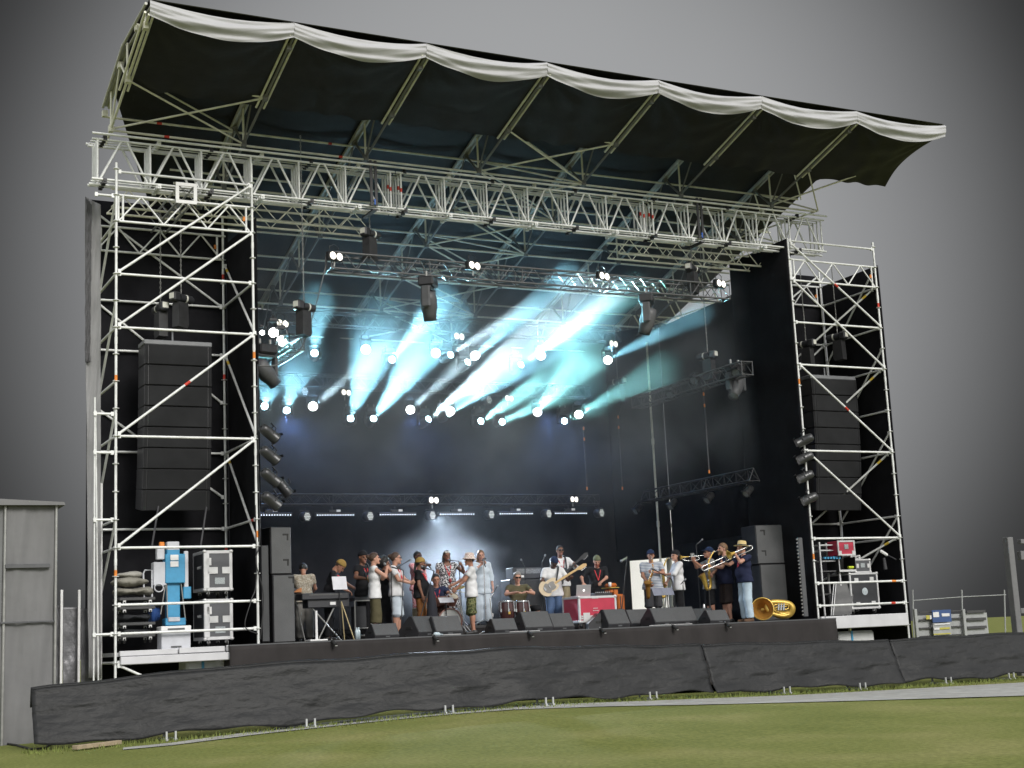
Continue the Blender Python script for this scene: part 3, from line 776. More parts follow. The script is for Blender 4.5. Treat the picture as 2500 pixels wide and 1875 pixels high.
for lp, tp_, c, sz, k, YY in extra:
    p, d = beam_dir(lp, tp_, YY - .3); spot(p, d, c, WB * k, sz)
# round wash lamps glaring at the camera
def wash_proto():
    t = thing('wash_light', 'proto', 'wash light', (0, 0, 0))
    m = MB(); m.bbox((0, .18, .42), (.24, .2, .12), .02); m.tube((0, .18, .48), (0, .18, .58), .02, 8); m.build('base', BLACKP, t, True)
    m = MB()
    for sx in (-1, 1): m.bbox((sx * .175, .18, .2), (.03, .1, .42), .012)
    m.bbox((0, .18, .395), (.37, .1, .03), .01)
    m.build('yoke', BLACKP, t, True)
    m = MB(); m.lathe([(.05, .30), (.12, .26), (.15, .1), (.155, 0), (.14, -.0)], (0, 0, 0), (0, 1, 0), 18); m.build('head', BLACKP, t, True)
    m = MB(); m.lathe([(0, .005), (.139, .005), (.139, .03)], (0, 0, 0), (0, 1, 0), 18); m.build('lens', L_WHITE, t, True)
    return t
WP = wash_proto(); first_w = [True]
def wash(p, label, group, s=.74):
    d = (CAM_P - Vector(p)); rz = math.atan2(d.x, -d.y) * .8
    if first_w[0]: o = WP; first_w[0] = False; o.location = p; o.rotation_euler = (0, 0, rz); o['label'] = label; o['group'] = group
    else: o = dup(WP, p, rz, label, group)
    o.scale = (s,) * 3
    q = Vector(p) + d.normalized() * .06
    return o
for i, (px, py) in enumerate([(893, 853), (1064, 862), (1160, 868), (1321, 868), (1484, 879)]):
    wash(PY(px, py, UY - .1), 'glaring round white wash lamp, %s from the left in the upper row' % UNITS_U[i], 'wash lamps in the upper row')
for i, (px, py) in enumerate([(764, 992), (1002, 1000), (1100, 1004), (1312, 1006), (1413, 1012)]):
    wash(PY(px, py, LY - .2), 'glaring round white wash lamp, %s from the left in the lower row' % UNITS_U[i], 'wash lamps in the lower row')
for (px, py, yy, lab) in [(688, 832, 2.2, 'glaring white lamp on the left side truss'), (668, 812, 3.2, 'smaller glaring lamp further back on the left side truss'), (640, 812, 1.0, 'small lit lamp at the front end of the left side truss')]:
    wash(PX(px, py, 3.62 if px > 650 else 3.3), lab, 'wash lamps on the left side truss', .7 if px != 640 else .35)
# unlit large moving heads
DN = Vector((.12, -.1, -1))
moving_head(PY(1050, 783, FT_Y), Vector((.16, .25, -1)), 'large unlit moving head hanging left of the middle of the front truss', group='unlit moving heads', scale=1.25, rz=.9)
moving_head(PY(1572, 815, FT_Y), Vector((-.25, .2, -1)), 'large unlit moving head hanging from the right half of the front truss', group='unlit moving heads', scale=1.25, rz=.9)
moving_head(PY(672, 938, .75), Vector((.75, .25, -.75)), 'large unlit moving head hanging beside the inner post of the left tower', group='unlit moving heads', scale=1.2, rz=.3)
moving_head(PX(1790, 968, SX), Vector((-.55, -.3, -.8)), 'large unlit moving head at the front end of the right side truss', group='unlit moving heads', scale=1.2, rz=.1)

# ---- blinder pairs
def blinder_proto():
    t = thing('blinder_light', 'proto', 'blinder', (0, 0, 0))
    m = MB(); m.bbox((0, .07, 0), (.36, .12, .19), .02); m.sweep([(-.1, .08, .09), (-.12, .08, .2), (0, .08, .25), (.12, .08, .2), (.1, .08, .09)], .008, 6); m.build('housing', BLACKM, t, True)
    for sx in (-1, 1):
        m = MB(); m.lathe([(0, -.012), (.04, -.008), (.072, .004), (.078, .012)], (sx * .085, 0, 0), (0, 1, 0), 16); m.build('lens', L_WARM, t, True)
    m = MB(); m.tube((0, .08, -.09), (0, .08, -.2), .018, 8); m.build('clamp', CHAINM, t, True)
    return t
BP = blinder_proto(); first_b = [True]
bl = [((822, 625), FT_Y - .25, 'pair of pale round blinder lamps at the left end of the front truss', 1.0), ((1160, 648), FT_Y - .25, 'pair of bright blinder lamps left of the middle of the front truss', 1.0), ((1477, 674), FT_Y - .25, 'pair of bright blinder lamps right of the middle of the front truss', 1.0), ((1762, 692), FT_Y - .25, 'pair of bright blinder lamps at the right end of the front truss', 1.0),
      ((691, 789), UY - .2, 'dim pair of blinder lamps under the left hoist haze', 1.0), ((1122, 821), UY - .25, 'pair of blinder lamps washed out by haze in the middle of the upper row', 1.0), ((1499, 839), UY - .25, 'pair of blinder lamps at the right end of the upper row', .95),
      ((846, 958), LY - .25, 'pair of blinder lamps at the left of the lower row', .9), ((1244, 972), LY - .25, 'pair of blinder lamps over the lower row right of the middle', .9),
      ((1060, 1221), LY - .05, 'pair of blinder lamps in the middle of the low rear truss', 1.0), ((1403, 1219), LY - .05, 'pair of blinder lamps at the right end of the low rear truss', .9)]
for (pp, yy, lab, sc_) in bl:
    p = PY(*pp, yy); rz = .35
    if first_b[0]: o = BP; first_b[0] = False; o.location = p; o.rotation_euler = (0, 0, rz); o['label'] = lab; o['group'] = 'blinder lamps'
    else: o = dup(BP, p, rz, lab, 'blinder lamps')
    o.scale = (sc_,) * 3
# ---- LED cans and LED bars on the low rear truss
def led_proto():
    t = thing('led_can', 'proto', 'stage light', (0, 0, 0))
    m = MB(); m.lathe([(.09, .22), (.12, .18), (.125, 0), (.115, 0)], (0, 0, 0), (0, 1, 0), 18); m.build('can', BLACKP, t, True)
    m = MB(); m.lathe([(0, .012), (.115, .012)], (0, 0, 0), (0, 1, 0), 18); m.build('face', BLACKM, t, True)
    m = MB()
    for i in range(-2, 3):
        for j in range(-2, 3):
            if abs(i + j) <= 2:
                x, z = (i + j * .5) * .042, j * .037
                m.lathe([(0, 0), (.015, .004), (.017, .012)], (x, 0, z), (0, 1, 0), 8)
    m.build('led_cells', L_DIM, t, True)
    m = MB(); m.sweep([(-.14, .1, 0), (-.14, .1, .15), (.14, .1, .15), (.14, .1, 0)], .008, 6); m.tube((0, .1, .15), (0, .1, .24), .015, 6); m.build('bracket', BLACKM, t, True)
    return t
LPp = led_proto()
cans = [(612, 1258), (751, 1261), (905, 1260), (1057, 1258), (1201, 1256), (1341, 1254), (1470, 1252)]
ords = ['left end', 'second', 'third', 'fourth', 'fifth', 'sixth', 'right end']
for i, pp in enumerate(cans):
    p = PY(*pp, LY - .1); lab = 'round LED can with greenish cells at the %s of the low rear truss' % ords[i] if i in (0, 6) else 'round LED can with greenish cells, %s of seven along the low rear truss' % ords[i]
    if i == 0: o = LPp; o.location = p; o.rotation_euler = (0, 0, .4); o['label'] = lab; o['group'] = 'LED cans on the low rear truss'
    else: o = dup(LPp, p, .4, lab, 'LED cans on the low rear truss')
for (pp, yy) in (((745, 955), LY - .2), ((1195, 976), LY - .2)):
    dup(LPp, PY(*pp, yy), .4, 'round LED can among the lower row of beams, %s' % ('left one' if pp[0] < 900 else 'right one'), 'LED cans in the lower row')
def bar_proto():
    t = thing('led_bar', 'proto', 'LED bar', (0, 0, 0))
    m = MB(); m.bbox((0, .04, 0), (.98, .09, .085), .01); m.build('housing', BLACKP, t, True)
    m = MB()
    for k in range(15): m.lathe([(0, -.012), (.012, -.01), (.014, 0)], (-.45 + k * .0643, 0, -.014), (0, 1, 0), 8)
    m.build('led_row', L_LED, t, True)
    m = MB(); m.bbox((-.06, .05, .08), (.2, .06, .07), .01); m.tube((-.06, .05, .1), (-.06, .05, .2), .015, 6); m.build('bracket', BLACKM, t, True)
    m = MB(); m.bbox((.09, .03, .09), (.1, .015, .055), .004); m.build('label_plate', WHITEP, t, True)
    return t
BRP = bar_proto()
bars = [(664, 1256), (819, 1256), (971, 1255), (1116, 1254), (1260, 1253), (1394, 1252)]
bo = ['first', 'second', 'third', 'fourth', 'fifth', 'last']
for i, pp in enumerate(bars):
    p = PY(*pp, LY - .08); lab = 'LED bar with lit dots, %s from the left over the band' % bo[i]
    if i == 0: o = BRP; o.location = p; o['label'] = lab; o['group'] = 'LED bars on the low rear truss'
    else: o = dup(BRP, p, 0, lab, 'LED bars on the low rear truss')
# ---- PAR cans on the tower posts and under the low side truss
def par_proto():
    t = thing('par_can', 'proto', 'stage light', (0, 0, 0))
    m = MB(); m.lathe([(.02, -.235), (.07, -.225), (.098, -.18), (.105, -.10), (.105, .14), (.112, .145), (.112, .165), (.10, .165)], (0, 0, 0), (1, 0, 0), 18); m.build('can', mat('par_can_black', (.045, .046, .048), .32, .3, noise=.2), t, True)
    m = MB(); m.disc((.13, 0, 0), (1, 0, 0), .098, 18); m.build('lens', GLASS_OFF, t, True)
    m = MB(); m.sweep([(0, -.112, 0), (-.01, -.13, .10), (-.02, 0, .18), (-.01, .13, .10), (0, .112, 0)], .009, 6); m.tube((-.02, 0, .17), (-.1, 0, .19), .016, 6); m.build('yoke', BLACKM, t, True)
    m = MB(); m.box((.18, 0, .13), (.05, .16, .006), Matrix.Rotation(.5, 3, 'Y')); m.box((.18, .12, .0), (.05, .006, .16)); m.build('barn_door', BLACKM, t, True)
    return t
PP = par_proto()
ordp = ['topmost', 'second from the top', 'third from the top', 'lowest']
i0 = 0
for i, (px, py) in enumerate([(660, 1060), (661, 1113), (663, 1167), (665, 1224)]):
    p = PY(px, py, -.12)
    lab = 'black PAR can on the inner post of the left tower, ' + ordp[i]
    e = (0, math.radians(34), math.radians(14))
    if i == 0: o = PP; o.location = p; o.rotation_euler = e; o['label'] = lab; o['group'] = 'PAR cans on the tower posts'
    else: o = dup(PP, p, None, lab, 'PAR cans on the tower posts', rot=e)
for i, (px, py) in enumerate([(1962, 1076), (1962, 1119), (1963, 1165), (1973, 1219)]):
    dup(PP, PY(px, py, -.14), None, 'grey PAR can on the inner post of the right tower, ' + ordp[i], 'PAR cans on the tower posts', rot=(0, math.radians(22), math.radians(158 if i else 140)))
for i, (px, py) in enumerate([(1826, 1200), (1731, 1216), (1641, 1231), (1556, 1243)]):
    o = dup(PP, PX(px, py, SX), None, 'small PAR can under the low dark side truss, ' + ['nearest the trombonist', 'second from the front', 'third from the front', 'furthest back'][i], 'PAR cans under the low side truss', rot=(0, math.radians(35), math.radians(200)))
    o.scale = (.8, .8, .8)
o = dup(PP, PY(694, 1192, 1.6), None, 'small PAR can hanging behind the column of PAR cans on the left tower', 'PAR cans under the low side truss', rot=(0, math.radians(50), 0))
for i, (px, py, xx) in enumerate([(1697, 925, SX), (1640, 960, SX), (1800, 905, SX)]):
    dup(PP, PX(px, py, xx), None, 'green lit PAR can on the right side truss, ' + ['middle one', 'rear one', 'front one'][i], 'PAR cans on the right side truss', rot=(0, math.radians(30), math.radians(215)))
# straps between the side truss and the low truss
STRAP = mat('strap_grey', (.05, .05, .055), .8, noise=.2)
for i, (a, b) in enumerate([((1718, 962), (1729, 1152)), ((1509, 1018), (1520, 1192)), ((1425, 1046), (1435, 1192))]):
    xx = SX if i < 2 else 13.2
    p, q = PX(*a, xx), PX(*b, xx); q.y = p.y
    t = thing('hanging_strap', ['grey strap with orange hooks nearest the trombonist, between side truss and low truss', 'grey strap with orange hooks at the far end of the low side truss', 'thin strap with orange hooks hanging free below the lower row of lamps'][i], 'strap', p, 0, 'hanging straps')
    m = MB(); m.box((p + q) / 2, (.03, .012, (p - q).length), Matrix.Rotation(0, 3, 'Y'))
    if i < 2: m.tube(p, p + Vector((-.12, .05, .3)), .012, 6); m.tube(p, p + Vector((.12, -.05, .32)), .012, 6)
    m.build('webbing', STRAP, t)
    for e in (p, p - Vector((0, 0, .28)), q):
        m = MB(); m.bbox(e, (.045, .03, .09), .012); m.build('hook', ORANGE, t)
# black slings that carry the front truss hoists on the main truss
for i, px in enumerate((900, 1688)):
    p = PY(px, 500, .27); t = thing('truss_sling', 'black sling wrapped round the main truss above the %s front hoist' % ('left' if i == 0 else 'right'), 'sling', p, 0, 'slings on the main truss')
    m = MB()
    x = p.x
    for s_ in (-.05, .05):
        m.box((x + s_, -.03, 10.75), (.055, .025, .95)); 
    m.box((x, .27, 11.17), (.16, .62, .03)); m.box((x + .02, .27, 10.2), (.1, .62, .03)); m.build('band', BLACKM, t)
    m = MB(); m.bbox((x + .01, -.055, 10.35), (.035, .02, .12), .008); m.build('shackle', mat('blue_shackle', (.03, .12, .5), .5, noise=.1), t)
# loose cable from the left tower up to the front truss
cpts = [PY(633, 893, -.03), PY(680, 890, .0), PY(728, 858, .1), PY(750, 815, .15), PY(775, 730, .2), PY(795, 650, .3), PY(800, 625, .4)]
sp = []
for a, b, c, d in zip([cpts[0]] + cpts, cpts, cpts[1:], cpts[2:] + [cpts[-1]]):
    for k in range(6):
        u = k / 6; sp.append(.5 * ((2 * b) + (c - a) * u + (2 * a - 5 * b + 4 * c - d) * u * u + (3 * b - a - 3 * c + d) * u ** 3))
sp.append(cpts[-1])
m = MB(); m.sweep(sp, .014, 6); tag(m.build('power_cable', mat('cable_grey', (.10, .10, .10), .6, noise=.1)), 'grey cable curving from the left tower up to the end of the front truss', 'cable')

# ---- hoist beams over the speaker arrays (end plates show)
for (xx, lab, pp) in ((1.55, 'short hoist beam with white square end plate over the left speaker array', (455, 472)),):
    p = PY(*pp, -.12) if xx < 3 else Vector((16.6, -.1, 10.15))
    t = thing('hoist_beam', lab, 'beam', p, 0, 'hoist beams')
    m = MB()
    for dx in (-.14, .14):
        for dz in (-.14, .14): m.tube((p.x + dx, p.y + .02, p.z + dz), (p.x + dx, 2.2, p.z + dz), .022, 8)
    for k in range(5):
        y0, y1 = p.y + k * .45, p.y + (k + 1) * .45
        for dx in (-.14, .14): m.tube((p.x + dx, y0, p.z - .14), (p.x + dx, y1, p.z + .14), .01, 6)
        for dz in (-.14, .14): m.tube((p.x - .14, y0, p.z + dz), (p.x + .14, y1, p.z + dz), .01, 6)
    m.build('truss_body', ALU, t)
    m = MB()
    for (cx, cz, w, h) in ((0, .17, .40, .07), (0, -.17, .40, .07), (-.17, 0, .07, .28), (.17, 0, .07, .28)): m.bbox((p.x + cx, p.y, p.z + cz), (w, .025, h), .006)
    m.build('end_plate', WHITEP, t)

# ------------------------------------------------------------------ smoke under the roof
def smoke():
    m = MB(); x0, x1, y0, y1, z0 = 2.95, 14.9, .9, 7.55, FLOOR + .25
    zt0, zt1 = 11.0, 9.2
    m.add([(x0, y0, z0), (x1, y0, z0), (x1, y1, z0), (x0, y1, z0), (x0, y0, zt0), (x1, y0, zt0), (x1, y1, zt1), (x0, y1, zt1)], [(0, 3, 2, 1), (4, 5, 6, 7), (0, 1, 5, 4), (1, 2, 6, 5), (2, 3, 7, 6), (3, 0, 4, 7)])
    mt = bpy.data.materials.new('stage_smoke'); mt.use_nodes = True; t = mt.node_tree; t.nodes.clear()
    o = t.nodes.new('ShaderNodeOutputMaterial'); v = t.nodes.new('ShaderNodeVolumePrincipled')
    v.inputs['Color'].default_value = (0.84, 0.93, 1, 1); v.inputs['Anisotropy'].default_value = 0.0  # blue lamp light tinted into the smoke colour
    tcn = t.nodes.new('ShaderNodeTexCoord'); n = t.nodes.new('ShaderNodeTexNoise'); n.inputs['Scale'].default_value = 0.55; n.inputs['Detail'].default_value = 2; n.inputs['Roughness'].default_value = .55; n.inputs['Distortion'].default_value = .6
    t.links.new(tcn.outputs['Object'], n.inputs['Vector'])
    mr = t.nodes.new('ShaderNodeMapRange'); mr.inputs['From Min'].default_value = .36; mr.inputs['From Max'].default_value = .66; mr.inputs['To Min'].default_value = .008; mr.inputs['To Max'].default_value = .10
    t.links.new(n.outputs['Fac'], mr.inputs['Value'])
    # density thinned low down to keep sunlit grey haze off the lower stage
    sx_ = t.nodes.new('ShaderNodeSeparateXYZ'); t.links.new(tcn.outputs['Object'], sx_.inputs[0])
    hz = t.nodes.new('ShaderNodeMapRange'); hz.interpolation_type = 'SMOOTHSTEP'
    for k_, v_ in zip(('From Min', 'From Max', 'To Min', 'To Max'), (4.0, 6.9, .065, 1.0)): hz.inputs[k_].default_value = v_
    t.links.new(sx_.outputs['Z'], hz.inputs['Value'])
    ml = t.nodes.new('ShaderNodeMath'); ml.operation = 'MULTIPLY'; t.links.new(mr.outputs[0], ml.inputs[0]); t.links.new(hz.outputs[0], ml.inputs[1])
    t.links.new(ml.outputs[0], v.inputs['Density'])
    t.links.new(v.outputs[0], o.inputs['Volume'])
    ob = m.build('stage_smoke', mt); tag(ob, 'thin smoke with blue light tinted in, drifting through the lamp beams under the stage roof', 'smoke', kind='stuff')
    mt.volume_intersection_method = mt.volume_intersection_method if hasattr(mt, 'volume_intersection_method') else None
    return ob
try: SMK = smoke()
except AttributeError: pass
cy.volume_step_rate = 2.5; cy.volume_max_steps = 64
# a denser puff of smoke from the machine behind the singers, lit by the LED can above it
def puff(name, label, c, r, dens):
    m = MB(); m.lathe([(max(.001, math.sin(k * PI / 14)), -math.cos(k * PI / 14)) for k in range(15)], (0, 0, 0), n=20)
    mt = bpy.data.materials.new(name); mt.use_nodes = True; t = mt.node_tree; t.nodes.clear()
    o = t.nodes.new('ShaderNodeOutputMaterial'); v = t.nodes.new('ShaderNodeVolumePrincipled'); v.inputs['Color'].default_value = (.88, .93, 1, 1)
    tcn = t.nodes.new('ShaderNodeTexCoord'); ln = t.nodes.new('ShaderNodeVectorMath'); ln.operation = 'LENGTH'; t.links.new(tcn.outputs['Object'], ln.inputs[0])
    n = t.nodes.new('ShaderNodeTexNoise'); n.inputs['Scale'].default_value = 1.6; n.inputs['Detail'].default_value = 2; t.links.new(tcn.outputs['Object'], n.inputs['Vector'])
    a_ = t.nodes.new('ShaderNodeMath'); a_.operation = 'MULTIPLY_ADD'; a_.inputs[1].default_value = .9; t.links.new(n.outputs['Fac'], a_.inputs[0]); t.links.new(ln.outputs['Value'], a_.inputs[2])
    mr = t.nodes.new('ShaderNodeMapRange'); mr.interpolation_type = 'SMOOTHSTEP'
    for k_, v_ in zip(('From Min', 'From Max', 'To Min', 'To Max'), (.45, 1.38, dens, 0.0)): mr.inputs[k_].default_value = v_
    t.links.new(a_.outputs[0], mr.inputs['Value']); t.links.new(mr.outputs[0], v.inputs['Density']); t.links.new(v.outputs[0], o.inputs['Volume'])
    ob = m.build(name, mt); ob.location = c; ob.scale = r; tag(ob, label, 'smoke', kind='stuff'); return ob
puff('smoke_puff', 'pale puff of smoke glowing behind the backing singers', (8.55, 4.7, 3.0), (2.0, 1.4, 1.45), .34)
p = PY(1057, 1262, LY - .1)
spot(p + Vector((0, -.15, -.03)), Vector((-.05, -1.1, -1.0)), (.74, .86, 1.0), 2000, 125, 1.0)
# blue fill spots added at two rear trusses to tint the smoke and the roof
for px in (893, 1064, 1321, 1484):
    p = PY(px, 860, UY - .1); spot(p + Vector((0, -.1, -.02)), Vector((.05, -.1, 1)), (.26, .56, .80), 80, 120, .9)
for px in (764, 1002, 1312, 1413):
    p = PY(px, 1000, LY - .2); spot(p + Vector((0, -.1, -.02)), Vector((.05, -.25, 1)), (.26, .56, .85), 80, 110, .9)
for px in (700, 1000, 1330):
    spot(PY(px, 1010, LY - .2), Vector((.12, -.35, -1)), (.20, .38, 1.0), 150, 130, 1.0)
# loose cables tied along the inner post of the left tower
CBL = mat('cable_black', (.02, .02, .022), .5, noise=.2)
for i, pts_ in enumerate((((2.60, -.03, 1.8), (2.66, -.06, 2.6), (2.52, -.10, 3.2), (2.62, -.03, 3.7), (2.61, -.03, 5.2), (2.63, -.03, 7.1)), ((2.55, -.03, 1.9), (2.30, -.08, 2.05), (2.42, -.08, 2.5), (2.54, -.03, 2.9), (2.54, -.03, 4.4)))):
    P_ = [Vector(p) for p in pts_]; o_ = []
    for a, b, c, d in zip([P_[0]] + P_, P_, P_[1:], P_[2:] + [P_[-1]]):
        for k in range(7):
            u = k / 7; o_.append(.5 * ((2 * b) + (c - a) * u + (2 * a - 5 * b + 4 * c - d) * u * u + (3 * b - a - 3 * c + d) * u ** 3))
    m = MB(); m.sweep(o_, .011, 6); tag(m.build('power_cable', CBL), ['long black cable tied up the inner post of the left tower', 'shorter black cable looping at the foot of the inner post of the left tower'][i], 'cable')
# ------------------------------------------------------------------ gear on the wings and the stage floor
CASEB = mat('flight_case_black', (.030, .031, .036), .45, noise=.2, nscale=5); CASEG = mat('flight_case_grey_panel', (.075, .077, .085), .5, noise=.12); CASER = mat('flight_case_red', (.42, .028, .06), .45, noise=.12, nscale=4); EDGE = mat('case_aluminium_edge', (.56, .56, .57), .4, .2, noise=.1); PLATE = mat('case_latch_plate', (.60, .60, .60), .4, .3, noise=.1)
BLUEL = mat('lifter_blue', (.045, .26, .46), .45, noise=.12); LWHITE = mat('lifter_pale_grey', (.50, .51, .55), .5, noise=.1); RUBBER = mat('rubber_black', (.015, .015, .015), .7, noise=.2)
INK = mat('white_lettering', (.62, .62, .62), .6, noise=.05)
def text(name, s_, size, loc, rot, m_, parent):
    cu = bpy.data.curves.new(name, 'FONT'); cu.body = s_; cu.size = size; cu.extrude = .002; cu.align_x = 'CENTER'
    ob = bpy.data.objects.new('tmp', cu); COL.objects.link(ob); dg_ = bpy.context.evaluated_depsgraph_get(); me = bpy.data.meshes.new_from_object(ob.evaluated_get(dg_)); bpy.data.objects.remove(ob)
    me.materials.clear(); me.materials.append(m_); o = bpy.data.objects.new(name, me); COL.objects.link(o); o.location = loc; o.rotation_euler = rot; o.parent = parent; return o
def caster(m, c, r=.045):
    c = Vector(c); m.tube(c + Vector((-.015, 0, -r)), c + Vector((.015, 0, -r)), r, 10, mi=1); m.box(c + Vector((0, 0, -.02)), (.05, .06, .05), mi=0)
def flight_case(label, c, size, panel, rz=0.0, name='flight_case', wheels=True, edge=.045, latches=(), group=None, lidline=None, plate=None, depthmat=None):
    """c = centre of the bottom; local x = width, y = depth (front at -y), z up"""
    w, d, h = size; t = thing(name, label, 'flight case', c, rz, group); zb = .12 if wheels else 0
    m = MB(); m.bbox((0, 0, zb + h / 2), (w - .02, d - .02, h - .02), .01); m.build('shell', panel, t, True)
    m = MB(); e = edge
    for sx in (-1, 1):
        for sy in (-1, 1): m.bbox((sx * (w / 2 - e / 2), sy * (d / 2 - e / 2), zb + h / 2), (e, e, h), .006)
    for sz in (0, 1):
        z = zb + (e / 2 if sz == 0 else h - e / 2)
        for sy in (-1, 1): m.bbox((0, sy * (d / 2 - e / 2), z), (w - 2 * e, e - .002, e), .006)
        for sx in (-1, 1): m.bbox((sx * (w / 2 - e / 2), 0, z), (e - .002, d - 2 * e, e), .006)
    if lidline:
        for dz in (-.022, .022): m.bbox((0, -d / 2 + .012, zb + h * lidline + dz), (w - 2 * e, .03, .036), .004)
    m.build('edge_trim', EDGE, t, True)
    for sx in (-1, 1):
        for sy in (-1, 1):
            for sz in (0, 1):
                m = MB(); m.lathe([(0, .035), (.03, .025), (.042, 0), (.03, -.025), (0, -.035)], (sx * (w / 2 - .02), sy * (d / 2 - .02), zb + (.02 if sz == 0 else h - .02)), (0, 0, 1), 10)
                if sy < 0: m.build('corner_ball', PLATE, t, True)
    for (x, z, lw, lh) in latches:
        m = MB(); m.bbox((x, -d / 2 - .003, zb + z), (lw, .016, lh), .006); m.box((x, -d / 2 - .013, zb + z - lh * .2), (lw * .55, .006, .012)); m.build('latch', PLATE, t, True)
    if plate:
        x, z, pw_, ph = plate; m = MB(); m.bbox((x, -d / 2 + .006, zb + z), (pw_, .012, ph), .003)
        m.build('name_plate', mat('case_label', (.30, .33, .34), .5, noise=.5, nscale=60), t, True)
    if wheels:
        for sx in (-1, 1):
            for sy in (-1, 1):
                m = MB(); caster(m, (sx * (w / 2 - .1), sy * (d / 2 - .1), zb - .01), .05); m.build('caster', [PLATE, RUBBER], t, True)
    return t
# two grey fronted cases, stacked, on the left wing
def at_floor(px, py, Y): p = PY(px, py, Y); return p
YL = .55
a = PY(498, 1440, YL); b = PY(567, 1340, YL); wcase = b.x - a.x; hcase = b.z - a.z
cx = (a.x + b.x) / 2
for i, (yb, lab) in enumerate(((1562, 'lower of two silver edged flight cases on the left wing beside the blue lifter'), (1442, 'upper of two silver edged flight cases on the left wing beside the blue lifter'))):
    zb_ = PY(530, yb, YL).z - .12
    t = flight_case(lab, (cx, YL + .40, zb_), (wcase, .80, hcase), CASEG, 0, edge=.06, latches=((-wcase * .19, hcase * .50, .19, .125), (wcase * .27, hcase * .50, .15, .125), (-wcase * .33, hcase * .72, .1, .14)), group='stacked flight cases on the left wing', plate=(.03, hcase * .24, .19, .12))
    m = MB(); m.box((-wcase / 2 - .001, 0, .12 + hcase / 2), (.004, .66, hcase - .13)); m.build('side_panel', CASEB, t, True)
    m = MB(); m.box((-wcase / 2 + .05, -.405, .12 + hcase / 2), (.10, .012, hcase - .1)); m.build('hinge_strip', EDGE, t, True)
    text('lettering', 'VARNITE', .075, (-wcase / 2 - .006, -.08, .12 + hcase * .56), (PI / 2, 0, -PI / 2), INK, t)
# blue material lifter
bz = FLOOR
p0 = PY(424, 1585, .45)
t = thing('material_lifter', 'blue upright material lifter with pale grey winch box on the left wing', 'lifter', (p0.x, .6, bz))
def pxbox(x0, y0, x1, y1, Y, dep, **k):
    a, b = PY(x0, y1, Y), PY(x1, y0, Y); m = MB(); m.bbox(((a.x + b.x) / 2, Y + dep / 2, (a.z + b.z) / 2), (b.x - a.x, dep, b.z - a.z), k.get('bev', .012)); return m
pxbox(408, 1340, 439, 1520, .50, .16).build('mast', BLUEL, t)
pxbox(404, 1352, 452, 1424, .42, .22).build('carriage', BLUEL, t)
pxbox(375, 1372, 407, 1430, .44, .20).build('winch_box', LWHITE, t)
pxbox(383, 1336, 402, 1366, .44, .12).build('control_box', LWHITE, t)
pxbox(408, 1322, 438, 1344, .5, .14).build('head_block', LWHITE, t)
pxbox(390, 1323, 402, 1335, .44, .08).build('beacon', ORANGE, t)
pxbox(416, 1354, 436, 1368, .405, .012, bev=.003).build('label_plate', WHITEP, t); pxbox(416, 1370, 436, 1384, .405, .012, bev=.003).build('label_plate', WHITEP, t)
pxbox(450, 1345, 460, 1440, .46, .06).build('outrigger', LWHITE, t); pxbox(448, 1432, 467, 1462, .45, .08).build('outrigger_foot', BLUEL, t)
pxbox(404, 1508, 454, 1528, .46, .26).build('base', BLUEL, t); pxbox(411, 1506, 440, 1518, .43, .04).build('base_plate', LWHITE, t)
m = MB()
for (a, b) in (((404, 1425), (392, 1500)), ((442, 1425), (453, 1515)), ((407, 1425), (409, 1515))): m.tube(PY(*a, .48), PY(*b, .48), .012, 6)
m.build('stay', CHAINM, t)
m = MB(); m.sweep([PY(371, 1462, .5), PY(371, 1392, .5), PY(354, 1392, .5), PY(350, 1400, .5), PY(352, 1462, .5)], .016, 8); m.build('push_handle', LWHITE, t)
m = MB(); m.sweep([PY(388 + 11 * math.cos(k * PI / 6), 1435 + 10 * math.sin(k * PI / 6), .43) for k in range(12)], .012, 6, closed=True); m.build('cable_loop', LWHITE, t)
# white lidded box under the lifter
a, b = PY(394, 1592, .12), PY(465, 1526, .12)
t = thing('white_case', 'pale grey lidded case with a slot handle standing in front of the blue lifter', 'case', ((a.x + b.x) / 2, .3, a.z))
w_, h_ = b.x - a.x, b.z - a.z
m = MB(); m.bbox(((a.x + b.x) / 2, .28, a.z + h_ * .38), (w_, .34, h_ * .76), .012); m.build('body', LWHITE, t)
m = MB(); m.bbox(((a.x + b.x) / 2, .28, a.z + h_ * .88), (w_ + .02, .36, h_ * .22), .012); m.build('lid', WHITEP, t)
m = MB(); m.box(((a.x + b.x) / 2, .108, a.z + h_ * .18), (w_ * .36, .012, .03)); m.box(((a.x + b.x) / 2, .098, a.z + h_ * .87), (w_ * .58, .012, .03)); m.build('slot_handle', DARKGREY, t)
# folded grey padding on a stack of dollies
PAD = mat('padding_beige_grey', (.22, .21, .18), .9, noise=.2, nscale=4, bump=.3, bscale=12); WOODD = mat('dolly_board', (.06, .06, .062), .7, noise=.25)
xs0, xs1 = PY(292, 1500, .3).x, PY(380, 1500, .3).x
lv = [PY(330, y, .3).z for y in (1552, 1523, 1484, 1462)]
dl = ['lowest', 'second from the bottom', 'second from the top', 'topmost']
for i, z in enumerate(lv):
    t = thing('dolly', 'flat wheeled dolly on the left wing, %s of the stack' % dl[i], 'dolly', ((xs0 + xs1) / 2, .65, z - .1), 0, 'stacked dollies on the left wing')
    m = MB(); m.bbox(((xs0 + xs1) / 2, .62, z), (xs1 - xs0, .62, .055), .01); m.build('board', WOODD, t)
    for sx in (-1, 1):
        for sy in (-.2, .2):
            m = MB(); caster(m, ((xs0 + xs1) / 2 + sx * (xs1 - xs0) * .36, .62 + sy - .08, z - .03), .05 if i == 0 else .035); m.build('caster', [PLATE, RUBBER], t)
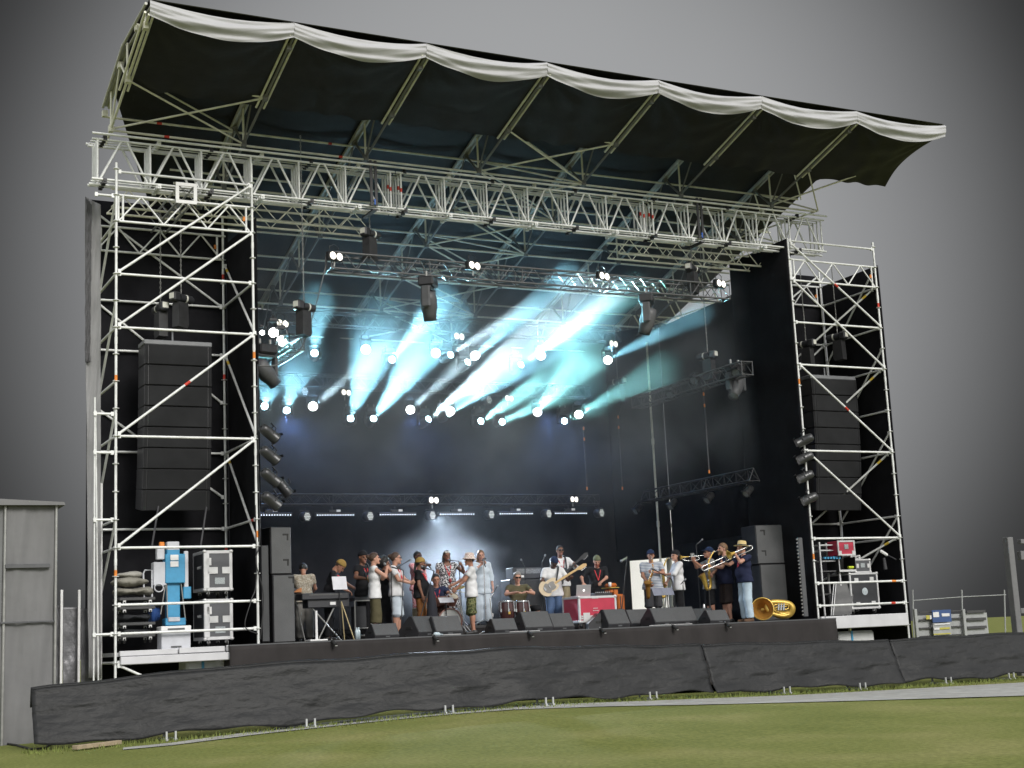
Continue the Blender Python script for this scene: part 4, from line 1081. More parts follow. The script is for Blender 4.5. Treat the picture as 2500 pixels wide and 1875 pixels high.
def heap(name, label, cat, x0, x1, z0, z1, y0, y1, m_, seed, kids=None):
    m = MB()
    def fn(u, v):
        a = v * 2 * PI; r = 1 + .13 * noise2(u * 6, math.cos(a) * 3 + math.sin(a) * 2, seed); e = (1 - abs(2 * u - 1) ** 5) ** .5
        return (x0 + (x1 - x0) * u, (y0 + y1) / 2 + (y1 - y0) / 2 * math.cos(a) * r * e, (z0 + z1) / 2 + (z1 - z0) / 2 * math.sin(a) * r * e * (.75 + .25 * math.cos(u * 5 + seed)))
    m.grid(fn, 28, 20); return tag(m.build(name, m_), label, cat)
z0 = lv[3] + .03
heap('folded_pad', 'lower folded beige pad sagging over the topmost dolly on the left wing', 'pad', xs0 - .05, xs1 + .03, z0, z0 + .22, .35, .95, PAD, 1)
heap('folded_pad', 'upper folded beige pad lying on the lower pad on the left wing', 'pad', xs0 - .08, xs1 - .05, z0 + .19, z0 + .38, .4, .95, PAD, 4)
heap('rolled_pad', 'pale rolled pad on top of the beige pads on the left wing', 'pad', xs0 - .02, xs1 - .15, z0 + .35, z0 + .48, .5, .8, mat('padding_pale', (.34, .33, .30), .9, noise=.15), 9)
for i, (za, lab) in enumerate(((lv[0] + .03, 'dark moving blanket squeezed above the lowest dolly'), (lv[1] + .03, 'dark moving blanket squeezed above the second dolly'), (lv[2] + .025, 'thin dark moving blanket under the topmost dolly'))):
    heap('moving_blanket', lab, 'blanket', xs0 + .04, xs1 - .03, za, lv[i + 1] - .07, .36, .9, mat('blanket_dark', (.03, .032, .036), .95, noise=.4, nscale=9), i + 12)
heap('blue_crate_cover', 'blue cover stuffed behind the stacked dollies beside the lifter', 'cover', xs1 + .02, xs1 + .22, lv[1] - .05, lv[3] - .05, .75, 1.1, mat('cover_blue', (.02, .07, .25), .8, noise=.2), 31)
# white tanks under the wing decks
for (x0, x1, y0, y1, lab) in ((455, 560, 1604, 1640, 'long white tank strapped in blue under the left wing floor'), (2046, 2136, 1546, 1572, 'white tank strapped in blue under the right wing floor')):
    a, b = PY(x0, y1, .25), PY(x1, y0, .25); t = thing('white_tank', lab, 'tank', ((a.x + b.x) / 2, .5, a.z), 0, 'white tanks under the wings')
    m = MB(); m.bbox(((a.x + b.x) / 2, .55, (a.z + b.z) / 2), (b.x - a.x, .6, b.z - a.z + .15), .05); m.build('body', mat('tank_white', (.50, .51, .51), .4, noise=.08), t)
    m = MB(); m.box((a.x + (b.x - a.x) * .38, .245, (a.z + b.z) / 2), (.05, .02, b.z - a.z + .16)); m.build('strap', BLUEL, t)

# ---- line arrays
ARRG = mat('array_grille', (.017, .0175, .019), .8, spec=.2, noise=.15, nscale=3)
def line_array(label, ptop, pbot_dx, w, n, h0, drop):
    t = thing('line_array', label, 'speaker array', ptop, 0, 'line arrays in the towers')
    m = MB(); m.bbox((ptop.x, ptop.y + .3, ptop.z + .045), (w + .02, .5, .09), .012); m.tube((ptop.x - .05, ptop.y + .3, ptop.z + .09), (ptop.x - .05, ptop.y + .3, ptop.z + .32), .02, 8); m.build('bumper', mat('bumper_grey', (.16, .165, .175), .5, noise=.1), t)
    z = ptop.z; ang = 0.0; y = ptop.y; x = ptop.x
    for k in range(n):
        ang = math.radians(.4 + (k / n) ** 1.8 * 11); hh = h0
        R_ = Matrix.Rotation(ang, 3, 'X'); c = Vector((x, y, z)) + R_ @ Vector((0, .3, -hh / 2))
        m = MB(); m.bbox(c, (w, .55, hh - .012), .015, R_); o = m.build('cabinet', BLACKP, t)
        m = MB(); m.bbox(c + R_ @ Vector((0, -.278, 0)), (w - .16, .016, hh - .03), .006, R_)
        for sx in (-1, 1): g_ = MB(); g_.bbox(c + R_ @ Vector((sx * (w / 2 - .04), -.27, 0)), (.055, .03, hh - .02), .006, R_); g_.build('side_plate', ARRG, t).parent = o
        gr = m.build('grille', ARRG, t); gr.parent = o
        y += math.sin(ang) * hh; z -= math.cos(ang) * hh; x += pbot_dx / n
    return t
pt = PY(437, 842, .75); line_array('black line array of eight cabinets hanging in the left tower', pt, -.02, PY(520, 845, .75).x - PY(356, 845, .75).x, 8, .395, 0)
pt = PY(2038, 925, .75); line_array('black line array hanging in shade in the right tower', pt, -.03, PY(2092, 925, .75).x - PY(1983, 925, .75).x, 8, .395, 0)
for (xx, y1, y2, lab) in ((388, 1228, 1290, 'black tie down strap with blue ratchet at the left foot of the left speaker array'), (505, 1232, 1290, 'black tie down strap with snap hook at the right foot of the left speaker array')):
    p, q = PY(xx, y1, 1.0), PY(xx - 18 if xx < 450 else xx - 16, y2 + 50, .5); t = thing('tie_strap', lab, 'strap', p, 0, 'tie straps of the left array')
    m = MB(); m.tube(p, q, .018, 6); m.build('webbing', STRAP, t); m = MB(); m.bbox(p, (.05, .04, .1), .012); m.build('ratchet', BLUEL if xx < 450 else CHAINM, t)

# ---- speaker stacks at the stage edges
def cabinet(label, x0, x1, z0, z1, y, dep, rz, group, handles=(), m_=GRILLE):
    w = x1 - x0; t = thing('speaker_cabinet', label, 'speaker', ((x0 + x1) / 2, y + dep / 2, z0), rz, group)
    m = MB(); m.bbox((0, 0, (z1 - z0) / 2), (w, dep, z1 - z0 - .008), .015); m.build('box', BLACKP, t, True)
    m = MB(); m.bbox((0, -dep / 2 - .006, (z1 - z0) / 2), (w - .03, .016, z1 - z0 - .04), .005); m.build('grille', m_, t, True)
    for (u, v) in handles:
        m = MB(); X_, Z_ = (u - .5) * w, v * (z1 - z0); m.bbox((X_, -dep / 2 - .014, Z_ + .03), (.12, .01, .035), .004); m.bbox((X_ + .04, -dep / 2 - .0145, Z_ - .02), (.035, .009, .12), .004); m.build('handle', RUBBER, t, True)
    return t
SUBG = mat('stack_grille_grey', (.085, .087, .09), .75, noise=.1, nscale=3, bump=.2, bscale=120)
a, b, c = PY(654, 1286, .45), PY(709, 1402, .45), PY(709, 1568, .45)
cabinet('upper grey fronted speaker cabinet of the stack beside the left tower', a.x, b.x, b.z, a.z, .45, .7, math.radians(6), 'left speaker stack', ((.72, .80), (.72, .27)), SUBG)
cabinet('lower grey fronted speaker cabinet of the stack beside the left tower', a.x + .02, b.x + .04, FLOOR, b.z, .43, .75, math.radians(6), 'left speaker stack', ((.85, .93),), SUBG)
a, b = PY(644, 1330, .2), PY(655, 1330, .2)
cabinet('narrow dark column speaker between the left tower post and the grey stack', b.x - .14, b.x + .02, FLOOR + .02, a.z, .25, .3, 0, 'left speaker stack')
a, b, c = PY(1850, 1281, 1.0), PY(1921, 1376, 1.0), PY(1928, 1504, 1.0)
cabinet('upper black speaker cabinet of the stack behind the trombonist', a.x, b.x - .02, b.z, a.z, 1.0, .7, math.radians(-8), 'right speaker stack', ((.25, .82), (.25, .30)), SUBG)
cabinet('lower black speaker cabinet of the stack behind the tuba', a.x + .04, b.x + .04, FLOOR, b.z, .98, .75, math.radians(-8), 'right speaker stack', ((.25, .34),), SUBG)
p = PY(1972, 1505, -.02); q = PY(1966, 1312, -.02)
t = thing('studded_board', 'tall dark board with a row of silver studs beside the right tower post', 'board', (p.x, 0, p.z))
m = MB(); m.bbox((p.x + .01, .06, (p.z + q.z) / 2), (.12, .05, q.z - p.z), .008); m.build('panel', DARKGREY, t)
m = MB()
for k in range(22): m.bbox((p.x - .075, .05, p.z + .04 + (q.z - p.z - .08) * k / 21), (.035, .04, .04), .01)
m.build('stud_strip', CHAINM, t)

# ---- stage monitors
def wedge_proto():
    t = thing('floor_monitor', 'proto', 'monitor', (0, 0, 0))
    prof = [(0, 0), (-.02, .07), (.16, .40), (.22, .40), (.50, .14), (.50, 0)]
    m = MB(); m.prism(prof, -.31, .31, ((0, 0, 0), (0, 1, 0), (0, 0, 1), (1, 0, 0))); m.build('box', BLACKP, t, True)
    m = MB(); d = Vector((0, .18, .33)).normalized(); nrm = Vector((0, -d.z, d.y))
    B_ = Matrix(((1, 0, 0), (0, d.y, nrm.y), (0, d.z, nrm.z))).to_3x3()
    B_ = Matrix((Vector((1, 0, 0)), d, nrm)).transposed()
    m.bbox(Vector((0, .07, .235)) + nrm * .006, (.60, .355, .014), .005, B_); m.build('grille', mat('monitor_grille', (.060, .062, .065), .6, noise=.12, nscale=4, bump=.2, bscale=120), t, True)
    for sx in (-1, 1):
        m = MB(); m.bbox((sx * .313, .23, .17), (.01, .16, .06), .012); m.build('handle', RUBBER, t, True)
    m = MB(); m.bbox((.02, -.012, .04), (.11, .012, .035), .004); m.build('socket_plate', DARKGREY, t, True)
    return t
WPp = wedge_proto()
# (centre px, bottom py, Y front, yaw deg, scale, label)
wl = [(945, 1562, .25, 6, (.86, .8, .70), 'floor monitor at the feet of the woman in white'), (1046, 1554, .5, 26, (1.0, 1.0, 1.0), 'large floor monitor left of the drum kit, turned towards the mustard beanie'), (1097, 1551, .42, 4, (.98, .95, .96), 'floor monitor with small emblem in front of the bass drum'),
      (1236, 1547, .25, 4, (.86, .8, .72), 'small floor monitor in front of the congas'), (1316, 1543, .45, 6, (1.1, 1.0, 1.02), 'large bright topped floor monitor in front of the bass player'), (1376, 1533, .9, 8, .9, 'floor monitor half hidden beside the red flight case'),
      (1390, 1502, 2.6, 10, .8, 'floor monitor standing back behind the bass player'), (1512, 1534, .5, 10, .98, 'floor monitor at the right corner of the red flight case'), (1478, 1523, .85, 70, .8, 'dark floor monitor turned sideways in front of the red flight case'), (1566, 1525, 1.1, 6, .95, 'floor monitor behind the large one of the striped saxophonist'),
      (1626, 1524, .35, 8, (1.0, .95, .95), 'large bright topped floor monitor in front of the striped saxophonist'), (1676, 1519, .75, 6, .98, 'floor monitor in front of the saxophonist in white shirt'), (1706, 1521, .75, -50, .85, 'floor monitor turned sideways in front of the trumpeter'), (1758, 1522, .28, 4, (.88, .8, .72), 'floor monitor at the feet of the navy saxophonist'), (1600, 1500, 2.2, 20, .8, 'dark floor monitor at the far right of the back line')]
for i, (px, py, yy, yaw, s_, lab) in enumerate(wl):
    p = PY(px, py, yy); p.z = FLOOR + (RISER_H if yy > 2.9 else 0) + .001
    if i == 0: o = WPp; o.location = p; o.rotation_euler = (0, 0, math.radians(yaw)); o['label'] = lab; o['group'] = 'floor monitors along the stage edge'
    else: o = dup(WPp, p, math.radians(yaw), lab, 'floor monitors along the stage edge')
    o.scale = (s_,) * 3 if not isinstance(s_, tuple) else s_
# little lamps clipped on the stage edge
for i, px in enumerate((812, 1060, 1292, 1469, 1646, 1776)):
    p = PY(px, 1560, -.2); p.z = FLOOR - .035
    t = thing('edge_microphone', 'small microphone clipped on the stage edge, ' + ['below the keyboard', 'between the two large monitors left of the drums', 'below the bass player', 'below the red flight case', 'below the striped saxophonist', 'below the navy saxophonist'][i], 'microphone', p, 0, 'boundary microphones on the stage edge')
    m = MB(); m.tube(p + Vector((0, .02, .03)), p + Vector((.03, -.08, -.05)), .028, 10, .036); m.build('capsule', RUBBER, t)
    m = MB(); m.tube(p + Vector((0, .06, .06)), p + Vector((0, .0, .02)), .012, 6); m.bbox(p + Vector((.035, -.10, -.065)), (.05, .015, .02), .004); m.build('clip', CHAINM, t)

# ---- red flight case with laptop
a, b = PY(1411, 1519, 1.25), PY(1497, 1456, 1.25); c = PY(1411, 1456, 1.25)
t = flight_case('large red flight case with silver edges in front of the bearded person', ((a.x + b.x) / 2 + .06, 1.62, FLOOR + .02), (b.x - a.x + .06, .7, c.z - FLOOR - .14), CASER, math.radians(2), edge=.05, lidline=.2, latches=((-.30, .11, .17, .2),))
for dz, n_ in ((.52, 7), (.30, 5), (.25, 6)):
    m = MB()
    for k in range(n_): m.box((-.05 + (k - n_ / 2) * .024, -.352, .12 + dz), (.015, .003, .028 if dz > .5 else .016))
    m.build('pale_lettering', INK, t, True)
ctop = FLOOR + .02 + .12 + (c.z - FLOOR - .14)
p = PY(1424, 1456, 1.5); t = thing('laptop', 'open silver laptop with a round white mark standing on the red flight case', 'laptop', (p.x, 1.5, ctop))
m = MB(); m.bbox((p.x, 1.62, ctop + .012), (.36, .25, .022), .006); m.build('base', ALUW, t); m = MB(); R_ = Matrix.Rotation(math.radians(12), 3, 'X'); m.bbox((p.x, 1.475, ctop + .13), (.36, .014, .245), .006, R_); m.build('screen_lid', mat('laptop_silver', (.40, .40, .41), .35, .4, noise=.06), t)
m = MB(); m.disc((p.x, 1.4625, ctop + .13), Vector((0, -1, -.21)), .026, 14); m.build('round_mark', mat('laptop_mark', (.8, .8, .8), .4, emit=(1, 1, 1), estr=.8), t)
p = PY(1470, 1452, 1.55); t = thing('mixer', 'small black mixer with cables on the red flight case beside the laptop', 'mixer', (p.x, 1.6, ctop)); m = MB(); m.bbox((p.x, 1.6, ctop + .035), (.42, .28, .07), .012); m.build('body', BLACKP, t)
m = MB()
for k in range(8): m.tube((p.x - .17 + k * .048, 1.52, ctop + .07), (p.x - .17 + k * .048, 1.52, ctop + .09), .01, 6)
m.build('knob_row', PLATE, t)
# orange cabinet and shelf behind the red case
ORG = mat('orange_vinyl', (.50, .13, .02), .5, noise=.15)
def opx(x0, y0, x1, y1, Y, dep, **k): return pxbox(x0, y0, x1, y1, Y, dep, **k)
p = PY(1508, 1498, 2.3); t = thing('orange_case', 'tall orange case standing on end between the bearded person and the striped saxophonist', 'case', (p.x, 2.4, FLOOR))
a, b = PY(1513, 1500, 2.3), PY(1523, 1450, 2.3); m = MB(); m.bbox(((a.x + b.x) / 2, 2.42, (FLOOR + b.z) / 2), (b.x - a.x + .05, .24, b.z - FLOOR), .03); m.build('body', ORG, t); m = MB(); m.bbox(((a.x + b.x) / 2 - .03, 2.29, (FLOOR + b.z) / 2), (.02, .02, b.z - FLOOR - .1), .004); m.build('seam', DARKGREY, t)
p = PY(1500, 1475, 2.1); t = thing('orange_stand', 'orange padded stand with a yellow board and a white cup beside the tall orange case', 'stand', (p.x, 2.1, FLOOR))
opx(1491, 1423, 1508, 1434, 2.1, .3, bev=.04).build('top_pad', ORG, t); opx(1487, 1433, 1513, 1436, 2.05, .35).build('board', mat('yellow_board', (.50, .36, .08), .6, noise=.15), t); opx(1490, 1438, 1498, 1447, 2.12, .25).build('side_pad', ORG, t); opx(1500, 1438, 1509, 1456, 2.12, .25).build('side_pad', ORG, t)
m = MB(); q = PY(1499, 1440, 2.2); m.tube(q, (q.x, q.y, FLOOR), .025, 8); m.build('post', BLACKM, t); m = MB(); q = PY(1489, 1427, 2.05); m.lathe([(0, -.05), (.032, -.05), (.038, .05), (0, .05)], q, (0, 0, 1), 12); m.build('cup', WHITEP, t)
# ---- keyboards
KY = 1.55
a, b = PY(737, 1478, KY), PY(852, 1446, KY)
t = thing('organ', 'long black organ keyboard on crossed legs in front of the person in mustard cap', 'keyboard', ((a.x + b.x) / 2, KY + .2, FLOOR))
m = MB(); m.bbox(((a.x + b.x) / 2, KY + .2, b.z - .06), (b.x - a.x, .42, .13), .015); m.build('top_case', CASEB, t)
m = MB(); m.bbox(((a.x + b.x) / 2 + .08, KY + .22, a.z + .03), (b.x - a.x - .12, .34, b.z - a.z - .06), .012); m.build('lower_case', CASEB, t)
m = MB(); m.box(((a.x + b.x) / 2, KY - .012, b.z - .03), (b.x - a.x - .3, .006, .03)); m.build('key_row', mat('keys_shaded', (.07, .07, .07), .5, noise=.5, nscale=70), t)
m = MB(); q = PY(814, 1473, KY); m.bbox((q.x, KY + .035, q.z), (.12, .02, .06), .004); m.build('label_plate', WHITEP, t)
for (x0, x1) in ((.2, .75), (.75, .25)):
    m = MB(); m.tube((a.x + x0 * (b.x - a.x), KY + .12, a.z), (a.x + x1 * (b.x - a.x) + .1, KY + .12, FLOOR), .016, 8); m.build('leg', CHAINM, t)
for xx in (.88, .93):
    m = MB(); m.tube((a.x + .85 * (b.x - a.x), KY + .05, a.z + .05), (a.x + (xx + .1 * (xx > .9)) * (b.x - a.x), KY - .15 + (.93 - xx) * 3, FLOOR), .014, 8); m.build('leg', mat('tripod_brass', (.32, .26, .14), .4, .4, noise=.1), t)
q = PY(722, 1440, 1.9); t = thing('wood_keyboard', 'second keyboard with orange wood ends behind the organ', 'keyboard', (q.x, 2.1, FLOOR))
opx(700, 1436, 737, 1450, 1.95, .35).build('case', CASEB, t); m = MB(); q1, q2, q3 = PY(716, 1446, 1.9), PY(735, 1446, 1.9), PY(735, 1435, 1.9); m.prism([(q1.x, q1.z), (q2.x, q2.z), (q3.x, q3.z), (q1.x + .1, q3.z - .02)], 1.86, 1.93, ((0, 0, 0), (1, 0, 0), (0, 0, 1), (0, 1, 0))); m.build('wood_end', BROWNW := mat('orange_wood', (.36, .13, .03), .5, noise=.2, nscale=12), t)
m = MB(); q = PY(718, 1450, 2.0); m.tube(q, (q.x - .25, 2.0, FLOOR), .014, 8); m.tube((q.x, 2.0, q.z), (q.x + .25, 2.1, FLOOR), .014, 8); m.build('stand', CHAINM, t)
q = PY(773, 1562, .9); t = thing('white_stand', 'short white pillar stand with flat base in front of the organ', 'stand', (q.x, .9, FLOOR)); m = MB(); u = PY(773, 1491, .9); m.tube((q.x, .9, FLOOR + .03), (q.x, .9, u.z), .026, 10); m.build('pillar', WHITEP, t); m = MB(); m.bbox((q.x, .9, FLOOR + .02), (.36, .3, .035), .012); m.build('base', WHITEP, t)
a, b = PY(868, 1548, 1.6), PY(905, 1466, 1.6); t = thing('rack_table', 'black rack on a silver tube frame behind the woman in white', 'rack', ((a.x + b.x) / 2, 1.75, FLOOR))
m = MB(); m.bbox(((a.x + b.x) / 2, 1.75, b.z + .04), (b.x - a.x, .3, .08), .01); m.bbox(((a.x + b.x) / 2, 1.85, (FLOOR + b.z) / 2 + .05), (b.x - a.x - .1, .25, b.z - FLOOR - .3), .01); m.build('rack', CASEB, t)
m = MB()
for x in (a.x, b.x): m.tube((x, 1.6, FLOOR), (x, 1.6, b.z), .018, 8)
for z in (FLOOR + .08, FLOOR + .22, b.z): m.tube((a.x, 1.6, z), (b.x, 1.6, z), .016, 8)
m.build('tube_frame', CHAINM, t)
for i, px in enumerate((871, 876)):
    q = PY(px, 1550, 1.0); q.z = FLOOR; m = MB(); m.lathe([(0, 0), (.032, 0), (.033, .17), (.014, .2), (.014, .235), (0, .235)], q, n=12); tag(m.build('water_bottle', mat('bottle_plastic', (.42, .50, .54), .15, noise=.1)), 'clear plastic water bottle on the floor by the silver rack, ' + ['left one', 'right one'][i], 'bottle', 'water bottles by the rack')
# ---- amplifier
a, b, c = PY(1256, 1490, 3.7), PY(1326, 1412, 3.7), PY(1318, 1388, 3.7)
cabinet('large black bass cabinet behind the conga player', a.x - .08, b.x, F1_ := FLOOR + RISER_H, b.z, 3.7, .5, 0, None, (), mat('bass_grille', (.022, .022, .024), .7, noise=.2))
t = thing('bass_amplifier', 'black amplifier head with a silver knob panel on the bass cabinet', 'amplifier', ((a.x + b.x) / 2, 3.9, b.z))
m = MB(); m.bbox(((a.x + b.x) / 2, 3.9, (b.z + c.z) / 2 + .02), (b.x - a.x - .02, .36, c.z - b.z + .03), .012); m.build('case', BLACKP, t)
m = MB(); m.box(((a.x + b.x) / 2 + .03, 3.715, c.z - .05), (b.x - a.x - .16, .012, .11)); m.build('knob_panel', mat('amp_panel', (.16, .165, .17), .35, .3, noise=.6, nscale=45), t)
m = MB(); m.box(((a.x + b.x) / 2 - .18, 3.715, b.z + .06), (.16, .01, .05)); m.build('badge', WHITEP, t)
# ---- music stands
def music_stand(label, pts4, Y, m_, tilt=.4, name='music_stand'):
    (x0, y0), (x1, y1) = pts4; a, b = PY(x0, y1, Y), PY(x1, y0, Y); cx_ = (a.x + b.x) / 2; t = thing(name, label, 'music stand', (cx_, Y, FLOOR), 0, 'music stands')
    R_ = Matrix.Rotation(-tilt, 3, 'X') @ Matrix.Rotation(.0, 3, 'Z'); m = MB(); m.bbox((cx_, Y, (a.z + b.z) / 2), (b.x - a.x, .012, (b.z - a.z)), .004, R_); m.build('desk', m_, t)
    m = MB(); m.tube((cx_, Y + .02, (a.z + b.z) / 2), (cx_, Y + .04, FLOOR + .1), .013, 8); m.build('pole', BLACKM, t)
    for k in range(3):
        g_ = MB(); an = k * 2.09 + .4; g_.tube((cx_, Y + .04, FLOOR + .22), (cx_ + .28 * math.cos(an), Y + .04 + .28 * math.sin(an), FLOOR + .01), .009, 6); g_.build('leg', BLACKM, t)
    return t
SHEET = mat('sheet_paper', (.62, .62, .66), .8, noise=.08); DESKB = mat('music_desk_blue_grey', (.16, .17, .22), .6, noise=.15)
t = music_stand('music stand with pale sheet in front of the person in mustard cap', ((812, 1406), (846, 1441)), 1.5, SHEET, .3)
music_stand('music stand with blue grey desk, left one below the striped saxophonist', ((1594, 1434), (1617, 1456)), 1.0, DESKB, .5); music_stand('music stand with blue grey desk, right one below the striped saxophonist', ((1618, 1433), (1643, 1455)), 1.05, DESKB, .5)
music_stand('music stand with white sheet standing over the bass drum', ((1072, 1456), (1107, 1474)), 1.75, SHEET, .7)
music_stand('dark music stand behind the person in mustard beanie', ((1034, 1424), (1054, 1450)), 1.9, BLACKM, .2)
a, b = PY(1046, 1505, 1.2), PY(1062, 1428, 1.2); m = MB(); m.lathe([(.15, 0), (.13, .3), (.09, .7), (.05, b.z - FLOOR - .02), (.02, b.z - FLOOR)], ((a.x + b.x) / 2, 1.2, FLOOR), n=14); tag(m.build('draped_stand', K0 := mat('drape_velvet', (.014, .015, .022), .9, noise=.3, nscale=5, bump=.4, bscale=15, stretch=(1, 1, .2))), 'stand draped in black velvet between the mustard beanie and the drum kit', 'stand')
a, b = PY(1028, 1508, 2.0), PY(1044, 1483, 2.0); t = thing('cajon', 'pale wooden box drum behind the person in rust trousers', 'drum', ((a.x + b.x) / 2, 2.1, FLOOR)); m = MB(); m.bbox(((a.x + b.x) / 2, 2.15, (FLOOR + b.z) / 2), (.3, .3, b.z - FLOOR), .01); m.build('body', mat('pale_wood', (.50, .38, .20), .5, noise=.12, nscale=9), t); m = MB(); m.box(((a.x + b.x) / 2, 1.996, (FLOOR + b.z) / 2), (.27, .008, b.z - FLOOR - .04)); m.build('front_plate', mat('pale_ply', (.56, .44, .25), .5, noise=.1, nscale=7), t)

# ---- left and right surroundings
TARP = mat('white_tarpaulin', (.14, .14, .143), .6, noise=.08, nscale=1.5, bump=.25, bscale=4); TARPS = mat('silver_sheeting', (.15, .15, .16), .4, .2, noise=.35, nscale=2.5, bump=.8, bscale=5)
def sheet(name, label, p00, p10, p11, p01, m_, amp, f, seed, cat='sheet', nu=20, nv=40):
    P_ = [Vector(k) for k in (p00, p10, p11, p01)]; n_ = (P_[1] - P_[0]).cross(P_[3] - P_[0]).normalized(); m = MB()
    def fn(u, v):
        q = P_[0].lerp(P_[1], u).lerp(P_[3].lerp(P_[2], u), v); return q + n_ * amp * noise2(u * f, v * f * 3, seed)
    m.grid(fn, nu, nv); o = m.build(name, m_); md = o.modifiers.new('thickness', 'SOLIDIFY'); md.thickness = .01; return tag(o, label, cat)
sheet('hanging_tarpaulin', 'narrow white tarpaulin hanging down beside the outer post of the left tower', PY(216, 1655, .9), PY(246, 1655, .9), PY(246, 500, .9), PY(207, 480, .9), mat('tarp_pale', (.24, .24, .245), .7, noise=.08, nscale=1.5), .03, 4, 1)
sheet('tarpaulin_fold', 'dark gathered fold hanging at the top of the white tarpaulin by the truss end', PY(208, 885, .84), PY(220, 885, .84), PY(224, 500, .84), PY(209, 480, .84), mat('tarp_dark', (.08, .08, .085), .8, noise=.2), .03, 5, 3)
for i, (x0, x1, yt) in enumerate(((136, 147, 1478), (153, 190, 1482), (197, 243, 1486))):
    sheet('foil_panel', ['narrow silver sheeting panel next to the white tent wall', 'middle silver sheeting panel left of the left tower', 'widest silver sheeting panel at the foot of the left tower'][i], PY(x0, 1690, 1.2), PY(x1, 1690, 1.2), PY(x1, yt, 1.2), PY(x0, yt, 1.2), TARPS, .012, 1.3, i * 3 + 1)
for i, px in enumerate((150, 193, 247)):
    p, q = PY(px, 1700, 1.05), PY(px - 1, 1440 if i < 2 else 1180, 1.05); m = MB(); m.bbox((p + q) / 2, (.045, .045, (p - q).length), .006); tag(m.build('fence_post', WHITEP), ['white post between the silver panels nearest the tent', 'white post between the middle and the widest silver panel', 'tall white post beside the outer tower post'][i], 'post', 'white posts left of the tower')
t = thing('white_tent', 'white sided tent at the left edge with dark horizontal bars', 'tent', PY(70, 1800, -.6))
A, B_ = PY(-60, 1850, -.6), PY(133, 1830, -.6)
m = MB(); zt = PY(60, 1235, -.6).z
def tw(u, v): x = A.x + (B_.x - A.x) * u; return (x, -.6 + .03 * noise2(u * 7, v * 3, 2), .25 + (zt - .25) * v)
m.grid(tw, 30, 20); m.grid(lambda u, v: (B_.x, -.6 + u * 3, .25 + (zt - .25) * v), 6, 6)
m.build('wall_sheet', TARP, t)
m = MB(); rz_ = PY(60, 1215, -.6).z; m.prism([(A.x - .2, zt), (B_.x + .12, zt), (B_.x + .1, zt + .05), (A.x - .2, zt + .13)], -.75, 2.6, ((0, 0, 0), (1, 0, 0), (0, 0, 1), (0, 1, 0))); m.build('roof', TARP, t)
for (y0, y1, xa, xb) in ((1376, 1388, 12, 122), (1517, 1521, 0, 133)):
    a, b = PY(xa, y1, -.66), PY(xb, y0, -.66); m = MB(); m.bbox(((a.x + b.x) / 2, -.66, (a.z + b.z) / 2), (b.x - a.x, .04, max(.03, b.z - a.z)), .006); m.build('bar', DARKGREY, t)
for px in (4, 132):
    a = PY(px, 1840, -.64); m = MB(); m.tube((a.x, -.64, .25), (a.x, -.64, zt), .025, 8); m.build('pole', CHAINM, t)
# timber and cable on the grass at the left end of the barrier
m = MB(); p, q = ground_at(300, 1822), ground_at(190, 1836); p.y += .25; q.y += .25; m.bbox((p + q) / 2 + Vector((0, 0, .05)), ((p - q).length, .12, .06), .006, (p - q).to_track_quat('X', 'Z').to_matrix()); tag(m.build('timber_plank', mat('raw_timber', (.30, .24, .16), .8, noise=.2, nscale=10)), 'short pale plank lying under the left end of the barrier', 'plank')
m = MB(); m.sweep([ground_at(x, y) + Vector((0, 0, .02)) for x, y in ((-10, 1815), (40, 1822), (75, 1832), (110, 1830), (128, 1815))], .018, 6); tag(m.build('ground_cable', RUBBER), 'black cable lying on the ground at the left end of the barrier', 'cable')
# slatted fence panels behind the barrier at the right, with a blue sign
SLATD = mat('slat_dark', (.05, .05, .052), .7, noise=.15); FRM = mat('fence_grey', (.30, .31, .31), .6, noise=.12)
FYR = 3.0
t = thing('slatted_fence', 'grey fence panel with dark horizontal slats right of the right tower', 'fence', PY(2320, 1560, FYR))
for px in (2240, 2358):
    a, b = PY(px, 1600, FYR), PY(px - 3, 1487, FYR); m = MB(); m.bbox((a + b) / 2, (.09, .07, b.z - a.z), .008); m.build('post', FRM, t)
for k, (y0, y1) in enumerate(((1489, 1497), (1507, 1516), (1527, 1536), (1547, 1556))):
    for (xa, xb) in ((2244, 2353), (2361, 2405 + k * 1.5)):
        a, b = PY(xa, y1, FYR + .03), PY(xb, y0, FYR + .03); m = MB(); m.bbox(((a.x + b.x) / 2, FYR + .03, (a.z + b.z) / 2), (b.x - a.x, .03, b.z - a.z), .004); m.build('slat', SLATD, t)
a, b = PY(2242, 1562, FYR + .08), PY(2410, 1500, FYR + .08); m = MB(); m.box(((a.x + b.x) / 2, FYR + .1, (a.z + b.z) / 2), (b.x - a.x, .02, b.z - a.z + .1)); m.build('backing_sheet', FRM, t)
p = PY(2300, 1520, FYR - .06); t = thing('fence_sign', 'blue sign with white patches and yellow bands on the slatted fence', 'sign', p)
SB = mat('sign_blue', (.035, .075, .20), .5, noise=.08); SY = mat('sign_yellow', (.42, .38, .07), .5, noise=.08)
pxbox(2278, 1488, 2321, 1520, FYR - .06, .02, bev=.003).build('blue_board', SB, t); pxbox(2280, 1520, 2321, 1552, FYR - .05, .015, bev=.002).build('lower_board', FRM, t)
for (x0, y0, x1, y1, mm) in ((2279, 1494, 2292, 1507, INK), (2300, 1497, 2318, 1505, INK), (2281, 1521, 2319, 1526, INK), (2281, 1532, 2294, 1538, INK), (2294, 1531, 2319, 1537, SY), (2280, 1545, 2321, 1550, SY)):
    pxbox(x0, y0, x1, y1, FYR - .072, .012, bev=.001).build('printed_band', mm, t)
